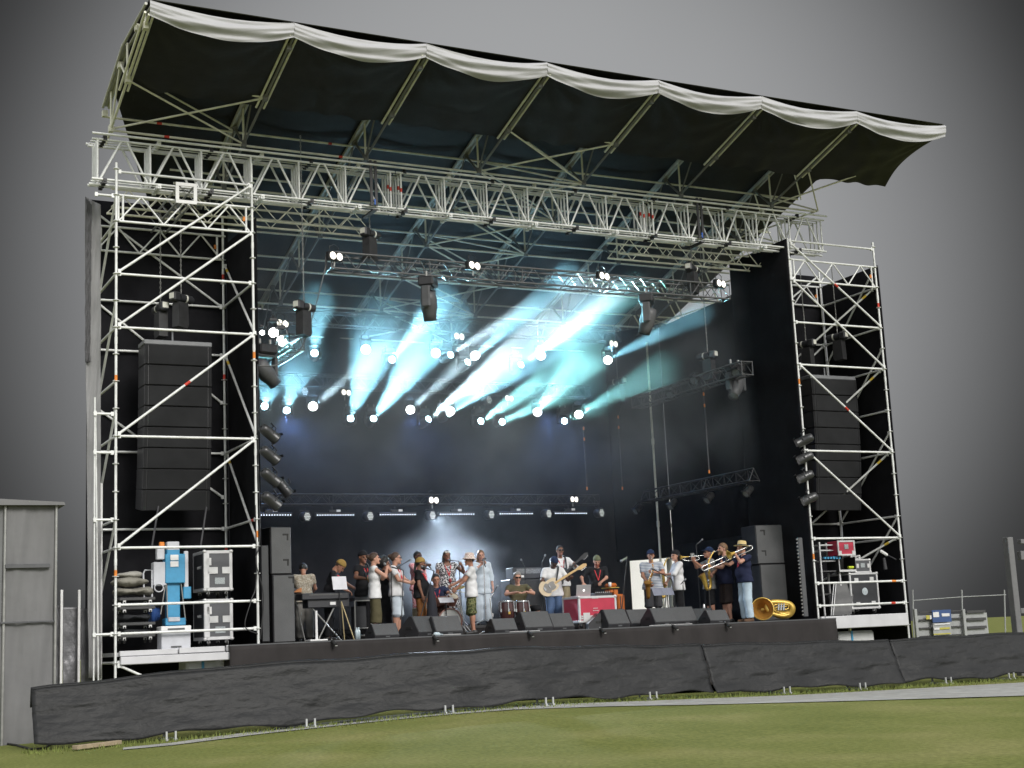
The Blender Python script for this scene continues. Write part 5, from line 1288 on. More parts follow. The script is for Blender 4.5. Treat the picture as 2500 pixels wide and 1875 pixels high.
p = PY(2266, 1506, FYR - .03); t = thing('small_notice', 'small yellow and white notice left of the blue sign on the slatted fence', 'sign', p); pxbox(2262, 1502, 2270, 1512, FYR - .03, .015, bev=.002).build('yellow_half', SY, t); pxbox(2270.2, 1502, 2277, 1512, FYR - .03, .015, bev=.002).build('white_half', INK, t)
# tall mesh fence and grey gantry frame at the right edge
t = thing('mesh_fence', 'faint tall wire fence behind the slatted panel at the right', 'fence', PY(2400, 1560, 4.5)); m = MB()
for px in (2232, 2352, 2456): m.tube(PY(px, 1600, 4.5), PY(px - 4, 1440, 4.5), .022, 6)
m.build('post', FRM, t); m = MB(); m.tube(PY(2229, 1466, 4.5), PY(2352, 1457, 4.5), .012, 6); m.tube(PY(2352, 1457, 4.5), PY(2456, 1452, 4.5), .012, 6); m.build('top_wire', FRM, t)
t = thing('steel_gantry', 'dark grey steel frame standing at the right edge behind the barrier end', 'frame', PY(2480, 1650, -1.8)); GG = mat('gantry_grey', (.14, .14, .145), .6, noise=.1)
a, b = PY(2487, 1660, -1.8), PY(2464, 1312, -1.8); m = MB(); m.bbox(((a.x + b.x) / 2 + .03, -1.8, (a.z + b.z) / 2), (.17, .17, b.z - a.z), .01); m.build('upright', GG, t)
for (py, h_) in ((1318, .1), (1352, .2), (1487, .12)):
    q = PY(2500, py + 4, -1.8); m = MB(); m.bbox((q.x + .5, -1.8, q.z), (1.3, .12, h_), .008); m.build('rail', GG, t)
q = PY(2560, 1500, -1.8); m = MB(); m.bbox((q.x + .4, -1.8, 1.9), (.17, .17, 3.4), .01); m.build('upright', GG, t)
# ---- right wing gear
RY = .45
def rbox(x0, y0, x1, y1, Y=RY): a, b = PY(x0, y1, Y), PY(x1, y0, Y); return a, b
a, b = rbox(2081, 1397, 2142, 1492); w_ = b.x - a.x; zb_ = FLOOR + .06; h_ = b.z - zb_ - .12
t = flight_case('large black flight case with a pale round emblem on the right wing', ((a.x + b.x) / 2, RY + .4, zb_), (w_, .8, h_), CASEB, 0, edge=.045, latches=((-w_ * .27, h_ * .80, .12, .09), (w_ * .27, h_ * .82, .12, .09), (-w_ * .27, h_ * .14, .12, .08), (w_ * .27, h_ * .16, .12, .08)))
m = MB(); m.disc((0, -.402, .12 + h_ * .48), (0, -1, 0), .085, 22); m.build('round_emblem', mat('emblem_pale', (.42, .47, .50), .5, noise=.25, nscale=30), t, True)
ztop = zb_ + .12 + h_
a, b = rbox(2092, 1364, 2128, 1394); t = flight_case('small black flight case on top of the large one with the round emblem', ((a.x + b.x) / 2, RY + .3, ztop), (b.x - a.x, .5, b.z - ztop), CASEG, 0, edge=.035, wheels=False, latches=((-.16, .16, .07, .1), (.16, .16, .07, .1)), plate=(0, .17, .12, .1))
a2, b2 = rbox(2088, 1353, 2110, 1363); t = flight_case('tiny silver box on the small flight case of the right wing', ((a2.x + b2.x) / 2, RY + .3, b.z + .001), (b2.x - a2.x, .3, b2.z - a2.z), CASEG, 0, edge=.028, wheels=False, latches=((0, .06, .06, .05),))
# shelf rack with red lid case on it
a, b = rbox(2012, 1322, 2050, 1394); t = thing('shelf_rack', 'open silver shelf rack of cables and blue connectors on the right wing', 'rack', ((a.x + b.x) / 2, RY + .3, FLOOR))
m = MB()
for x in (a.x, b.x):
    for y in (RY + .1, RY + .5): m.bbox((x, y, (FLOOR + .05 + b.z) / 2), (.04, .04, b.z - FLOOR - .05), .006)
m.build('upright', EDGE, t)
for py in (1330, 1343, 1369, 1394, 1450):
    z = PY(2030, py, RY).z; m = MB(); m.bbox(((a.x + b.x) / 2, RY + .3, z), (b.x - a.x - .04, .44, .03), .005); m.build('shelf', EDGE if py < 1394 else WOODD, t)
m = MB(); z = PY(2030, 1362, RY).z
for k in range(6): m.tube((a.x + .05 + k * (b.x - a.x - .1) / 5, RY + .06, z), (a.x + .05 + k * (b.x - a.x - .1) / 5, RY - .02, z), .025 if k < 3 else .032, 8)
m.build('blue_connector_row', BLUEL, t)
a2, b2 = rbox(2047, 1319, 2086, 1357, RY - .1); t = thing('red_case', 'small red flight case with silver edges and a label on the right wing rack', 'flight case', ((a2.x + b2.x) / 2, RY, a2.z))
w_, h_ = b2.x - a2.x, b2.z - a2.z; c_ = Vector(((a2.x + b2.x) / 2, RY + .1, (a2.z + b2.z) / 2)); m = MB(); m.bbox(c_, (w_ - .02, .38, h_ - .02), .01); m.build('shell', CASER, t)
m = MB()
for sx in (-1, 1): m.bbox(c_ + Vector((sx * (w_ / 2 - .02), -.19, 0)), (.04, .03, h_), .006)
for sz in (-1, 1): m.bbox(c_ + Vector((0, -.19, sz * (h_ / 2 - .02))), (w_ - .08, .028, .04), .006)
m.build('edge_trim', EDGE, t); m = MB(); m.bbox(c_ + Vector((0, -.195, .03)), (.12, .02, .11), .004); m.build('name_plate', mat('case_label', (.30, .33, .34)), t)
for sx in (-1, 1): m = MB(); m.bbox(c_ + Vector((sx * (w_ / 2 - .05), -.197, -h_ / 2 + .06)), (.1, .03, .11), .008); m.build('latch', PLATE, t)
a, b = rbox(2052, 1360, 2090, 1394, RY - .05); t = thing('open_case', 'open black flight case below the red one with a yellow bottle in it', 'flight case', ((a.x + b.x) / 2, RY, a.z)); m = MB(); c_ = Vector(((a.x + b.x) / 2, RY + .2, (a.z + b.z) / 2)); w_, h_ = b.x - a.x, b.z - a.z
m.bbox(c_ + Vector((0, .2, 0)), (w_, .02, h_), .004); m.bbox(c_ + Vector((0, 0, -h_ / 2)), (w_, .42, .03), .004); m.bbox(c_ + Vector((-w_ / 2, 0, 0)), (.02, .42, h_), .004); m.bbox(c_ + Vector((w_ / 2, 0, 0)), (.02, .42, h_), .004); m.build('shell', RUBBER, t); m = MB(); m.bbox(c_ + Vector((0, -.21, -h_ / 2 + .005)), (w_, .02, .05), .004); m.build('edge_trim', EDGE, t)
q = PY(2077, 1385, RY); m = MB(); m.tube((q.x - .07, RY, q.z), (q.x + .07, RY, q.z), .03, 10); tag(m.build('yellow_bottle', mat('bottle_yellow', (.5, .6, .03), .4, noise=.1)), 'yellow bottle lying in the open black case on the right wing', 'bottle')
p0, p1, p2, p3 = PY(2036, 1512, .3), PY(2080, 1512, .3), PY(2086, 1424, .55), PY(2042, 1424, .55); t = thing('ramp_board', 'grey ramp board leaning beside the large black flight case', 'board', (p0.x, .3, FLOOR)); m = MB(); n_ = Vector((0, .03, 0))
for p in (p0, p1): p.z = FLOOR + .06
m.add([p0, p1, p2, p3, p0 + n_, p1 + n_, p2 + n_, p3 + n_], [(0, 1, 2, 3), (7, 6, 5, 4), (0, 4, 5, 1), (1, 5, 6, 2), (2, 6, 7, 3), (3, 7, 4, 0)]); m.build('panel', mat('ramp_grey', (.11, .11, .112), .7, noise=.12), t)
for dx in (-.03, -.09):
    m = MB(); m.tube(p0 + Vector((dx, -.02, 0)), p3 + Vector((dx, -.02, 0)), .014, 6); m.build('rail', EDGE, t)
q = PY(2158, 1350, .3); m = MB(); m.bbox(q, (.24, .06, .07), .02, Matrix.Rotation(math.radians(28), 3, 'Y')); t = thing('work_lamp', 'pale elongated work lamp clamped on the brace of the right tower', 'lamp', q); m.build('housing', WHITEP, t); m = MB(); m.tube(q + Vector((.1, 0, -.05)), PY(2188, 1366, .1), .014, 6); m.tube(PY(2158, 1362, .3), PY(2162, 1390, .3), .03, 8, .045); m.build('arm', STRAP, t)
# ------------------------------------------------------------------ people: implicit bodies meshed with surface nets
def V3(*a): return np.array(a, dtype=float)
class Field:
    def __init__(s, lo, hi, h):
        s.lo = np.array(lo, float); s.h = h
        s.n = np.maximum(4, np.ceil((np.array(hi, float) - s.lo) / h).astype(int) + 1)
        s.F = np.full(tuple(s.n), 0.25, np.float32)
        s.ax = [s.lo[i] + h * np.arange(s.n[i]) for i in range(3)]
    def sub(s, lo, hi):
        a = np.clip(((np.array(lo) - s.lo) / s.h).astype(int) - 1, 0, s.n - 1); b = np.clip(((np.array(hi) - s.lo) / s.h).astype(int) + 3, 1, s.n)
        if np.any(b <= a): return None
        sl = tuple(slice(a[i], b[i]) for i in range(3))
        return sl, s.ax[0][sl[0]][:, None, None], s.ax[1][sl[1]][None, :, None], s.ax[2][sl[2]][None, None, :]
    def smin(s, sl, d, k):
        a = s.F[sl]; hh = np.clip(.5 + .5 * (d - a) / k, 0, 1); s.F[sl] = d * (1 - hh) + a * hh - k * hh * (1 - hh)
    def cap(s, p, q, r1, r2=None, k=.03, cut=False, cut0=False, flat=None):
        r2 = r1 if r2 is None else r2; p, q = np.array(p, float), np.array(q, float); R_ = max(r1, r2) + .05
        g = s.sub(np.minimum(p, q) - R_, np.maximum(p, q) + R_)
        if g is None: return s
        sl, X, Y, Z = g; d = q - p; L2 = max(1e-9, d @ d)
        vx, vy, vz = X - p[0], Y - p[1], Z - p[2]
        t = np.clip((vx * d[0] + vy * d[1] + vz * d[2]) / L2, 0, 1)
        wx, wy, wz = vx - t * d[0], vy - t * d[1], vz - t * d[2]
        if flat is not None:
            a, f = np.array(flat[0], float), flat[1]; a = a / np.linalg.norm(a); c = (wx * a[0] + wy * a[1] + wz * a[2]) * (f - 1)
            wx, wy, wz = wx + c * a[0], wy + c * a[1], wz + c * a[2]
        D = np.sqrt(wx * wx + wy * wy + wz * wz) - (r1 + (r2 - r1) * t)
        L = math.sqrt(L2)
        if cut: D = np.maximum(D, ((X - q[0]) * d[0] + (Y - q[1]) * d[1] + (Z - q[2]) * d[2]) / L)
        if cut0: D = np.maximum(D, -(vx * d[0] + vy * d[1] + vz * d[2]) / L)
        s.smin(sl, D, k); return s
    def ell(s, c, rad, B=None, k=.02, neg=False):
        c = np.array(c, float); R_ = max(rad) + .04; g = s.sub(c - R_, c + R_)
        if g is None: return s
        sl, X, Y, Z = g; vx, vy, vz = X - c[0], Y - c[1], Z - c[2]
        B = np.eye(3) if B is None else np.array(B)
        u = [(vx * B[i][0] + vy * B[i][1] + vz * B[i][2]) / rad[i] for i in range(3)]
        L = np.sqrt(u[0] ** 2 + u[1] ** 2 + u[2] ** 2); D = (L - 1) * min(rad) * (.6 + .4 * np.clip(L, 0, 1))
        D = (L - 1) * (rad[0] * rad[1] * rad[2]) ** (1 / 3)
        if neg: s.F[sl] = np.maximum(s.F[sl], -D)
        else: s.smin(sl, D, k)
        return s
    def plane(s, c, n):
        """keep the side where (p-c).n < 0"""
        X, Y, Z = s.ax[0][:, None, None], s.ax[1][None, :, None], s.ax[2][None, None, :]
        n = np.array(n, float); n /= np.linalg.norm(n)
        s.F = np.maximum(s.F, ((X - c[0]) * n[0] + (Y - c[1]) * n[1] + (Z - c[2]) * n[2]).astype(np.float32)); return s
    def wrinkle(s, amp, f, seed):
        X, Y, Z = s.ax[0][:, None, None], s.ax[1][None, :, None], s.ax[2][None, None, :]
        w = np.sin(X * f * 1.1 + Z * f * .55 + seed) * np.sin(Z * f * .8 - Y * f + seed * 2) + .6 * np.sin(Z * f * 1.9 + X * f * 1.3 + seed * 3) * np.sin(Y * f * 1.2 + seed)
        s.F = s.F + (amp * w).astype(np.float32); return s
    def mesh(s):
        F = s.F; n = F.shape; F = F.copy()
        F[0] = F[-1] = .1; F[:, 0] = F[:, -1] = .1; F[:, :, 0] = F[:, :, -1] = .1
        neg = F < 0; C = [(i, j, k) for i in (0, 1) for j in (0, 1) for k in (0, 1)]
        cnt = sum(neg[i:n[0] - 1 + i, j:n[1] - 1 + j, k:n[2] - 1 + k].astype(np.int8) for i, j, k in C)
        act = (cnt > 0) & (cnt < 8); idx = np.argwhere(act)
        if len(idx) == 0: return [], []
        num = -np.ones(act.shape, np.int64); num[act] = np.arange(len(idx))
        acc = np.zeros((len(idx), 3)); w = np.zeros(len(idx))
        val = {c: F[idx[:, 0] + c[0], idx[:, 1] + c[1], idx[:, 2] + c[2]] for c in C}
        for a in C:
            for ax in range(3):
                if a[ax] == 0:
                    b = list(a); b[ax] = 1; b = tuple(b); fa, fb = val[a], val[b]
                    m = (fa < 0) != (fb < 0); t = np.where(m, fa / np.where(m, fa - fb, 1), 0)
                    pos = np.tile(np.array(a, float), (len(idx), 1)); pos[:, ax] = t
                    acc += pos * m[:, None]; w += m
        P = s.lo + s.h * (idx + acc / w[:, None]); Q = []
        for ax in range(3):
            o1, o2 = (ax + 1) % 3, (ax + 2) % 3
            sa = [slice(0, n[i]) for i in range(3)]; sb = list(sa); sa[ax] = slice(0, n[ax] - 1); sb[ax] = slice(1, n[ax])
            ch = neg[tuple(sa)] != neg[tuple(sb)]; e = np.argwhere(ch)
            e = e[(e[:, o1] > 0) & (e[:, o2] > 0) & (e[:, o1] < n[o1] - 1) & (e[:, o2] < n[o2] - 1)]
            if not len(e): continue
            q = []
            for (d1, d2) in ((-1, -1), (0, -1), (0, 0), (-1, 0)):
                c = e.copy(); c[:, o1] += d1; c[:, o2] += d2; q.append(num[c[:, 0], c[:, 1], c[:, 2]])
            q = np.stack(q, 1); fl = neg[tuple(sa)][e[:, 0], e[:, 1], e[:, 2]]
            q[~fl] = q[~fl][:, ::-1]; q = q[(q >= 0).all(1)]; Q.append(q)
        return P, np.concatenate(Q) if Q else []
def add_np(mb, P, Q, mi=0, mif=None):
    if len(P) == 0: return
    o = len(mb.v); mb.v += [tuple(p) for p in P]
    for q in Q:
        mb.f.append(tuple(int(i) + o for i in q)); mb.sm.append(True)
        mb.m.append(mif(sum(P[i] for i in q) / 4) if mif else mi)

def cloth_mat(name, kind, cols, rough=.85):
    if name in MATS: return MATS[name]
    if kind == 'plain': return mat(name, cols[0], rough, spec=.15, noise=.12, nscale=7, bump=.12, bscale=60)
    m = bpy.data.materials.new(name); m.use_nodes = True; t = m.node_tree; b = t.nodes['Principled BSDF']; b.inputs['Roughness'].default_value = rough; b.inputs['Specular IOR Level'].default_value = .15
    tcn = t.nodes.new('ShaderNodeTexCoord'); rp = t.nodes.new('ShaderNodeValToRGB'); e = rp.color_ramp.elements; rp.color_ramp.interpolation = 'CONSTANT'
    if kind == 'stripe':
        n = t.nodes.new('ShaderNodeTexWave'); n.bands_direction = 'Z'; n.inputs['Scale'].default_value = 9.0; n.inputs['Distortion'].default_value = .15
        t.links.new(tcn.outputs['Object'], n.inputs['Vector']); src = n.outputs['Fac']; e[1].position = .72
    elif kind in ('camo', 'floral'):
        n = t.nodes.new('ShaderNodeTexNoise'); n.inputs['Scale'].default_value = 19 if kind == 'camo' else 34; n.inputs['Detail'].default_value = 2
        t.links.new(tcn.outputs['Object'], n.inputs['Vector']); src = n.outputs['Fac']; e[1].position = .52
        e[1].color = (*cols[1], 1)
        for p_, c_ in zip((.45, .60), cols[2:]): q = e.new(p_); q.color = (*c_, 1)
        e = [k for k in e if abs(k.position) < 1e-4 or abs(k.position - .52) < 1e-4]
    else:   # checks
        n = t.nodes.new('ShaderNodeTexChecker'); n.inputs['Scale'].default_value = 34
        t.links.new(tcn.outputs['Object'], n.inputs['Vector']); src = n.outputs['Fac']; e[1].position = .5
    e[0].color = (*cols[0], 1); e[1].color = (*cols[1], 1)
    t.links.new(src, rp.inputs['Fac']); t.links.new(rp.outputs['Color'], b.inputs['Base Color']); MATS[name] = m; return m
SKINS = {k: mat('skin_' + k, c, .5, spec=.35, noise=.08, nscale=9) for k, c in {'fair': (.46, .25, .18), 'tan': (.36, .18, .12), 'brown': (.20, .095, .06), 'dark': (.075, .036, .024)}.items()}
EYE = mat('eye_dark', (.02, .015, .012), .3, noise=.1); LIP = mat('lips', (.30, .10, .09), .5, noise=.1)
HAIRS = {k: mat('hair_' + k, c, .55, noise=.35, nscale=40, bump=.4, bscale=90) for k, c in {'black': (.012, .011, .010), 'brown': (.055, .030, .018), 'sandy': (.16, .09, .045), 'grey': (.22, .20, .18), 'red': (.20, .045, .02)}.items()}
LANY = mat('lanyard_red', (.55, .03, .04), .6, noise=.1); SUNG = mat('sunglasses_dark', (.008, .008, .009), .12, noise=.1); SHOEB = mat('shoe_black', (.018, .017, .017), .5, noise=.2); SHOEW = mat('shoe_white', (.55, .54, .52), .6, noise=.1)
WATCH = mat('strap_black', (.01, .01, .01), .6, noise=.1)
def rotx(a): c, s = math.cos(a), math.sin(a); return np.array([[1, 0, 0], [0, c, -s], [0, s, c]])
def rotz(a): c, s = math.cos(a), math.sin(a); return np.array([[c, -s, 0], [s, c, 0], [0, 0, 1]])
def roty(a): c, s = math.cos(a), math.sin(a); return np.array([[c, 0, s], [0, 1, 0], [-s, 0, c]])
def ik(sh, hand, l1, l2, pole):
    d = hand - sh; L = np.linalg.norm(d)
    if L > l1 + l2 - .005: hand = sh + d / L * (l1 + l2 - .005); d = hand - sh; L = np.linalg.norm(d)
    u = d / L; a = (l1 * l1 - l2 * l2 + L * L) / (2 * L); hgt = math.sqrt(max(0, l1 * l1 - a * a))
    pl = np.array(pole, float); pl = pl - u * (pl @ u); pl /= np.linalg.norm(pl)
    return sh + u * a + pl * hgt, hand
PEOPLE = {}
def person(key, label, x, y, z, face, H=1.74, build=1.0, skin='fair', lean=0.0, roll=0.0, head=(0, 0), arms=None, legs=None, seat=None, shirt=None, sleeve=.55, hem=.84, pants=None, leg_end=.08, pw=.018, skirt=None, hair=None, hairc='brown', beard=None, hat=None, glasses=False, lanyard=False, shoes=SHOEB, belly=0.0, cuff=None, group='musicians on the stage'):
    s = H / 1.75; b = build
    th = math.radians(face + 180); M = Matrix.Translation((x, y, z)) @ Matrix.Rotation(th, 4, 'Z')
    hipz = (seat if seat else .93 * s)
    hip = V3(0, 0, hipz)
    T = roty(roll) @ rotx(-lean)
    def up(px, py, pz): return hip + T @ (V3(px, py, pz) * V3(s * b if abs(px) > .03 else s, s, s) - V3(0, 0, .93 * s))
    sh = {'R': up(.185, -.015, 1.405), 'L': up(-.185, -.015, 1.405)}
    nk0, nk1 = up(0, -.02, 1.43), up(0, 0, 1.53)
    HB = T @ rotz(head[1]) @ rotx(-head[0])         # head basis (columns)
    hc = nk1 + HB @ (V3(0, .022, .085) * s)
    hp = lambda px, py, pz: hc + HB @ (V3(px, py, pz) * s)
    fr = T @ V3(0, 1, 0); lat = T @ V3(1, 0, 0)
    # legs
    lj = {}
    for sd, sx in (('R', 1), ('L', -1)):
        hj = hip + V3(.09 * sx * s * b, 0, -.01)
        L = (legs or {}).get(sd)
        if seat and not L: kn, an = V3(.16 * sx, .42 * s, hipz + .02), V3(.17 * sx, .40 * s, .085)
        elif L: kn, an = V3(*L[0]), V3(*L[1])
        else: an = V3(.11 * sx * s, -.01, .085); kn = V3(.105 * sx * s, .02, .49 * s)
        lj[sd] = (hj, kn, an)
    default = {'R': dict(h=(.26, .05, .80)), 'L': dict(h=(-.26, .05, .80))}
    aj = {}
    for sd, sx in (('R', 1), ('L', -1)):
        A = (arms or {}).get(sd) or default[sd]
        hd = V3(*A['h']) * (s if not seat else 1)
        el, hd = ik(sh[sd], hd, .285 * s, .25 * s, A.get('pole', (sx * .6, -.6, -.5)))
        d = hd - el; d /= np.linalg.norm(d)
        if 'hd' in A: d = V3(*A['hd']); d /= np.linalg.norm(d)
        n = V3(*A.get('n', (-sx, .1, -.1))); n = n - d * (n @ d); n /= np.linalg.norm(n)
        t_ = V3(*A.get('th', (0, 1, .2))); t_ = t_ - d * (t_ @ d) - n * (t_ @ n); t_ /= max(1e-6, np.linalg.norm(t_))
        aj[sd] = (el, hd, d, n, t_, A.get('curl', .5))
    allp = [hip, nk1, hc, *sh.values()] + [p for v in lj.values() for p in v] + [p for v in aj.values() for p in v[:2]]
    lo = np.min(allp, 0) - .28; hi = np.max(allp, 0) + .28; lo[2] = -.01
    def torso(f, e=0.0, w=0.0):
        k = .05
        f.cap(up(-.075, 0, .93), up(.075, 0, .93), (.108 + e) * (1 + .35 * (b - 1)), k=k)
        f.cap(up(-.055, .0, 1.07), up(.055, .0, 1.07), (.098 + e + w) * (1 + .6 * (b - 1)), k=k)
        f.cap(up(-.08, .0, 1.25), up(.08, .0, 1.25), .108 * s + e, k=k)
        f.cap(up(-.13, -.015, 1.385), up(.13, -.015, 1.385), .066 * s + e, k=k)
        if belly: f.ell(up(0, .03 + .05 * belly, 1.08), (.15 + e, .11 + .05 * belly + e, .16 + e), k=.05)
    def arm(f, sd, e=0.0, upto=1.0, fore=None, cut=False):
        el, hd = aj[sd][:2]; S = sh[sd]
        end = S + (el - S) * min(1, upto)
        f.cap(S, end, .050 * s + e, (.050 - .011 * min(1, upto)) * s + e * 1.15, k=.03, cut=cut and upto <= 1)
        if upto > 1:
            f2 = min(1, upto - 1); e2 = el + (hd - el) * f2
            f.cap(el, e2, .039 * s + e, (.039 - .013 * f2) * s + e, k=.03, cut=cut)
    def leg(f, sd, e=0.0, zend=0.0, cut=False, wide=0.0):
        hj, kn, an = lj[sd]
        L = 1.0
        f.cap(hj, kn, (.086 * s + e) * (1 + .3 * (b - 1)), .056 * s + e + wide * .6, k=.03)
        q = an
        if cut: fz = np.clip((kn[2] - zend) / max(.01, kn[2] - an[2]), 0.02, 1); q = kn + (an - kn) * fz
        f.cap(kn, q, .055 * s + e + wide * .6, (.055 - .019 * (1 if not cut else min(1, np.linalg.norm(q - kn) / max(.01, np.linalg.norm(an - kn))))) * s + e + wide, k=.03, cut=cut)
        if not cut: f.ell(kn + (an - kn) * .3 + V3(0, -.022, 0) * (1 if not seat else .5), (.048 * s, .050 * s, .11 * s), k=.03)
    root = thing('person', label, 'person', (x, y, z), th, group)
    # ---- body: one mesh
    mb = MB(); f = Field(lo, hi, .0145)
    torso(f); 
    for sd in 'RL':
        arm(f, sd, upto=2); leg(f, sd); an = lj[sd][2]; sx = 1 if sd == 'R' else -1
        f.cap(an + V3(0, -.03, -.03), an + V3(.025 * sx, .13, -.055), .036, .026, k=.03)
    f.cap(nk0, nk1 + (nk1 - nk0) * .3, .054 * s, .050 * s, k=.03)
    P, Q = f.mesh(); add_np(mb, P, Q)
    f = Field(hc - .17, hc + .17, .0085); R3 = HB.T
    f.ell(hp(0, -.012, .025), (.074 * s, .094 * s, .092 * s), R3, k=.01); f.ell(hp(0, .022, -.045), (.058 * s, .066 * s, .068 * s), R3, k=.03)
    f.cap(hp(0, .088, .005), hp(0, .108, -.030), .009 * s, .016 * s, k=.012); f.ell(hp(0, .075, -.098), (.024 * s,) * 3, k=.02); f.ell(hp(0, .083, -.066), (.026 * s, .012 * s, .012 * s), R3, k=.008)
    f.cap(hp(-.04, .078, .030), hp(.04, .078, .030), .013 * s, k=.012)
    for sx in (-1, 1):
        f.ell(hp(sx * .077, -.012, -.010), (.012 * s, .022 * s, .032 * s), R3, k=.008); f.ell(hp(sx * .030, .098, .008), (.014 * s, .012 * s, .009 * s), R3, neg=True)
        f.ell(hp(sx * .030, .082, .007), (.013 * s,) * 3, k=.003)
    f.cap(hp(0, -.03, -.06), hp(0, -.03, -.14), .050 * s, k=.03)
    P, Q = f.mesh()
    def fm(c):
        q = HB.T @ (c - hc) / s
        if q[1] > .06 and abs(abs(q[0]) - .030) < .013 and abs(q[2] - .007) < .009: return 1
        if q[1] > .075 and abs(q[0]) < .026 and abs(q[2] + .067) < .009: return 2
        return 0
    add_np(mb, P, Q, mif=fm)
    for sd in 'RL':
        el, w, d, n, t_, curl = aj[sd]; f = Field(w - .16, w + .22, .0062) if False else Field(np.minimum(w, w + d * .2) - .075, np.maximum(w, w + d * .2) + .075, .0060)
        f.cap(w - d * .02, w + d * .03, .027, .027, k=.02); f.ell(w + d * .055, (.046, .040, .017), np.array([d, t_, n]), k=.012)
        for i, (Lf, r_) in enumerate(zip((.072, .080, .075, .060), (.0092, .0095, .0092, .0082))):
            p = w + d * .088 + t_ * (.031 - .0205 * i); a = 0.0
            for j, fr_ in enumerate((.45, .32, .23)):
                a += curl * (.75 if j == 0 else 1.0) + .06 * i * curl; q = p + (d * math.cos(a) + n * math.sin(a)) * Lf * fr_
                f.cap(p, q, r_, r_ * .93, k=.004); p = q
        p = w + d * .025 + t_ * .034; q = p + (d * .6 + t_ * .75 + n * .25 * (1 + curl)) * .038; f.cap(p, q, .0125, .011, k=.01); p = q
        q = p + (d * .85 + t_ * (.35 - .5 * curl) + n * (.2 + .5 * curl)) * .034; f.cap(p, q, .0108, .009, k=.004)
        P, Q = f.mesh(); add_np(mb, P, Q)
    o = mb.build('body', [SKINS[skin], EYE, LIP], root, True, fixn=False)
    seed = sum(map(ord, key))
    # ---- clothes
    if shirt:
        f = Field(lo, hi, .0145); torso(f, .016, .012)
        if hem < .92: f.cap(up(-.098, 0, hem + .03), up(.098, 0, hem + .03), .128 + .02 * (b - 1), k=.05)
        for sd in 'RL': arm(f, sd, .016, sleeve if sleeve else .02, cut=True)
        f.wrinkle(.0035, 26, seed)
        f.plane(up(0, 0, hem), -(T @ V3(0, 0, 1))); f.ell(nk0 + (nk1 - nk0) * .45 + fr * .015, (.070, .070, .05), k=.01, neg=True)
        P, Q = f.mesh(); m = MB(); add_np(m, P, Q); m.build('shirt', shirt, root, True, fixn=False)
    if pants:
        f = Field(lo, hi, .0145)
        f.cap(up(-.07, 0, .92), up(.07, 0, .92), .110 * (1 + .35 * (b - 1)), k=.04); f.cap(up(-.055, 0, .98), up(.055, 0, .98), .102 * (1 + .5 * (b - 1)), k=.04)
        for sd in 'RL': leg(f, sd, .016, leg_end, True, pw)
        f.wrinkle(.0035, 22, seed + 3); f.plane(up(0, 0, .99), T @ V3(0, 0, 1))
        P, Q = f.mesh(); m = MB(); add_np(m, P, Q); m.build('trousers' if leg_end < .3 else 'shorts', pants, root, True, fixn=False)
    if skirt:
        mt_, z0, r0 = skirt; f = Field(lo, hi, .016); torso(f, .014, .004)
        zz = z0 * s; c0 = hip + V3(0, 0, .05); f.cap(c0, V3(0, 0, zz), .15, r0, k=.06, cut=True, flat=((1, 0, 0), .78))
        f.wrinkle(.006, 20, seed); f.ell(nk0 + (nk1 - nk0) * .3 + fr * .04, (.085, .085, .08), k=.01, neg=True)
        if sleeve:
            for sd in 'RL': arm(f, sd, .018, sleeve, cut=True)
        P, Q = f.mesh(); m = MB(); add_np(m, P, Q); m.build('dress', mt_, root, True, fixn=False)
    for sd in 'RL':
        an = lj[sd][2]; sx = 1 if sd == 'R' else -1; f = Field(an - V3(.12, .14, .12), an + V3(.14, .26, .08), .010)
        f.cap(an + V3(0, -.045, -.045), an + V3(.028 * sx, .15, -.058), .044, .036, k=.03); f.cap(an + V3(0, -.01, .0), an + V3(0, -.02, -.04), .046, k=.02); f.plane((0, 0, an[2] - .088), (0, 0, -1)); f.plane((0, 0, an[2] + .005), (0, 0, 1))
        P, Q = f.mesh(); m = MB(); add_np(m, P, Q); m.build('shoe', shoes, root, True, fixn=False)
    # ---- hair, beard, hat, glasses
    if hair:
        f = Field(hc - V3(.26, .26, .42), hc + .26, .0095); e = .014 if hair != 'crop' else .007
        f.ell(hp(0, -.016, .028), ((.076 + e) * s, (.096 + e) * s, (.094 + e) * s), R3, k=.01); f.wrinkle(.0022, 110, seed)
        f.plane(hp(0, .030, .035), HB @ V3(0, .72, -.69)); 
        if hair == 'bun': f.ell(hp(0, -.13, .05), (.042, .045, .045), k=.02)
        if hair == 'long':
            for sx in (-1, 1): f.cap(hp(sx * .06, -.05, -.02), hp(sx * .085, -.06, -.24), .038, .030, k=.03)
            f.cap(hp(0, -.08, -.02), hp(0, -.09, -.26), .055, .04, k=.04)
        if hair == 'tail': f.cap(hp(0, -.11, .0), hp(0, -.125, -.2), .035, .022, k=.02)
        if hair == 'afro': f.ell(hp(0, -.05, .05), (.145, .135, .14), k=.02); f.wrinkle(.006, 70, seed); f.plane(hp(0, .045, .03), HB @ V3(0, .80, -.6))
        P, Q = f.mesh(); m = MB(); add_np(m, P, Q); m.build('hair', HAIRS[hairc], root, True, fixn=False)
    if beard:
        f = Field(hc - .16, hc + .16, .0085); f.ell(hp(0, .026, -.055), (.066 * s, .072 * s, .070 * s), R3, k=.01); f.ell(hp(0, .085, -.108), (.036, .03, .04), k=.02)
        f.wrinkle(.002, 120, seed); f.plane(hp(0, .02, -.048), HB @ V3(0, -.28, .96)); f.plane(hp(0, .0, 0), HB @ V3(0, -1, -.2))
        P, Q = f.mesh(); m = MB(); add_np(m, P, Q); m.build('beard', HAIRS[beard], root, True, fixn=False)
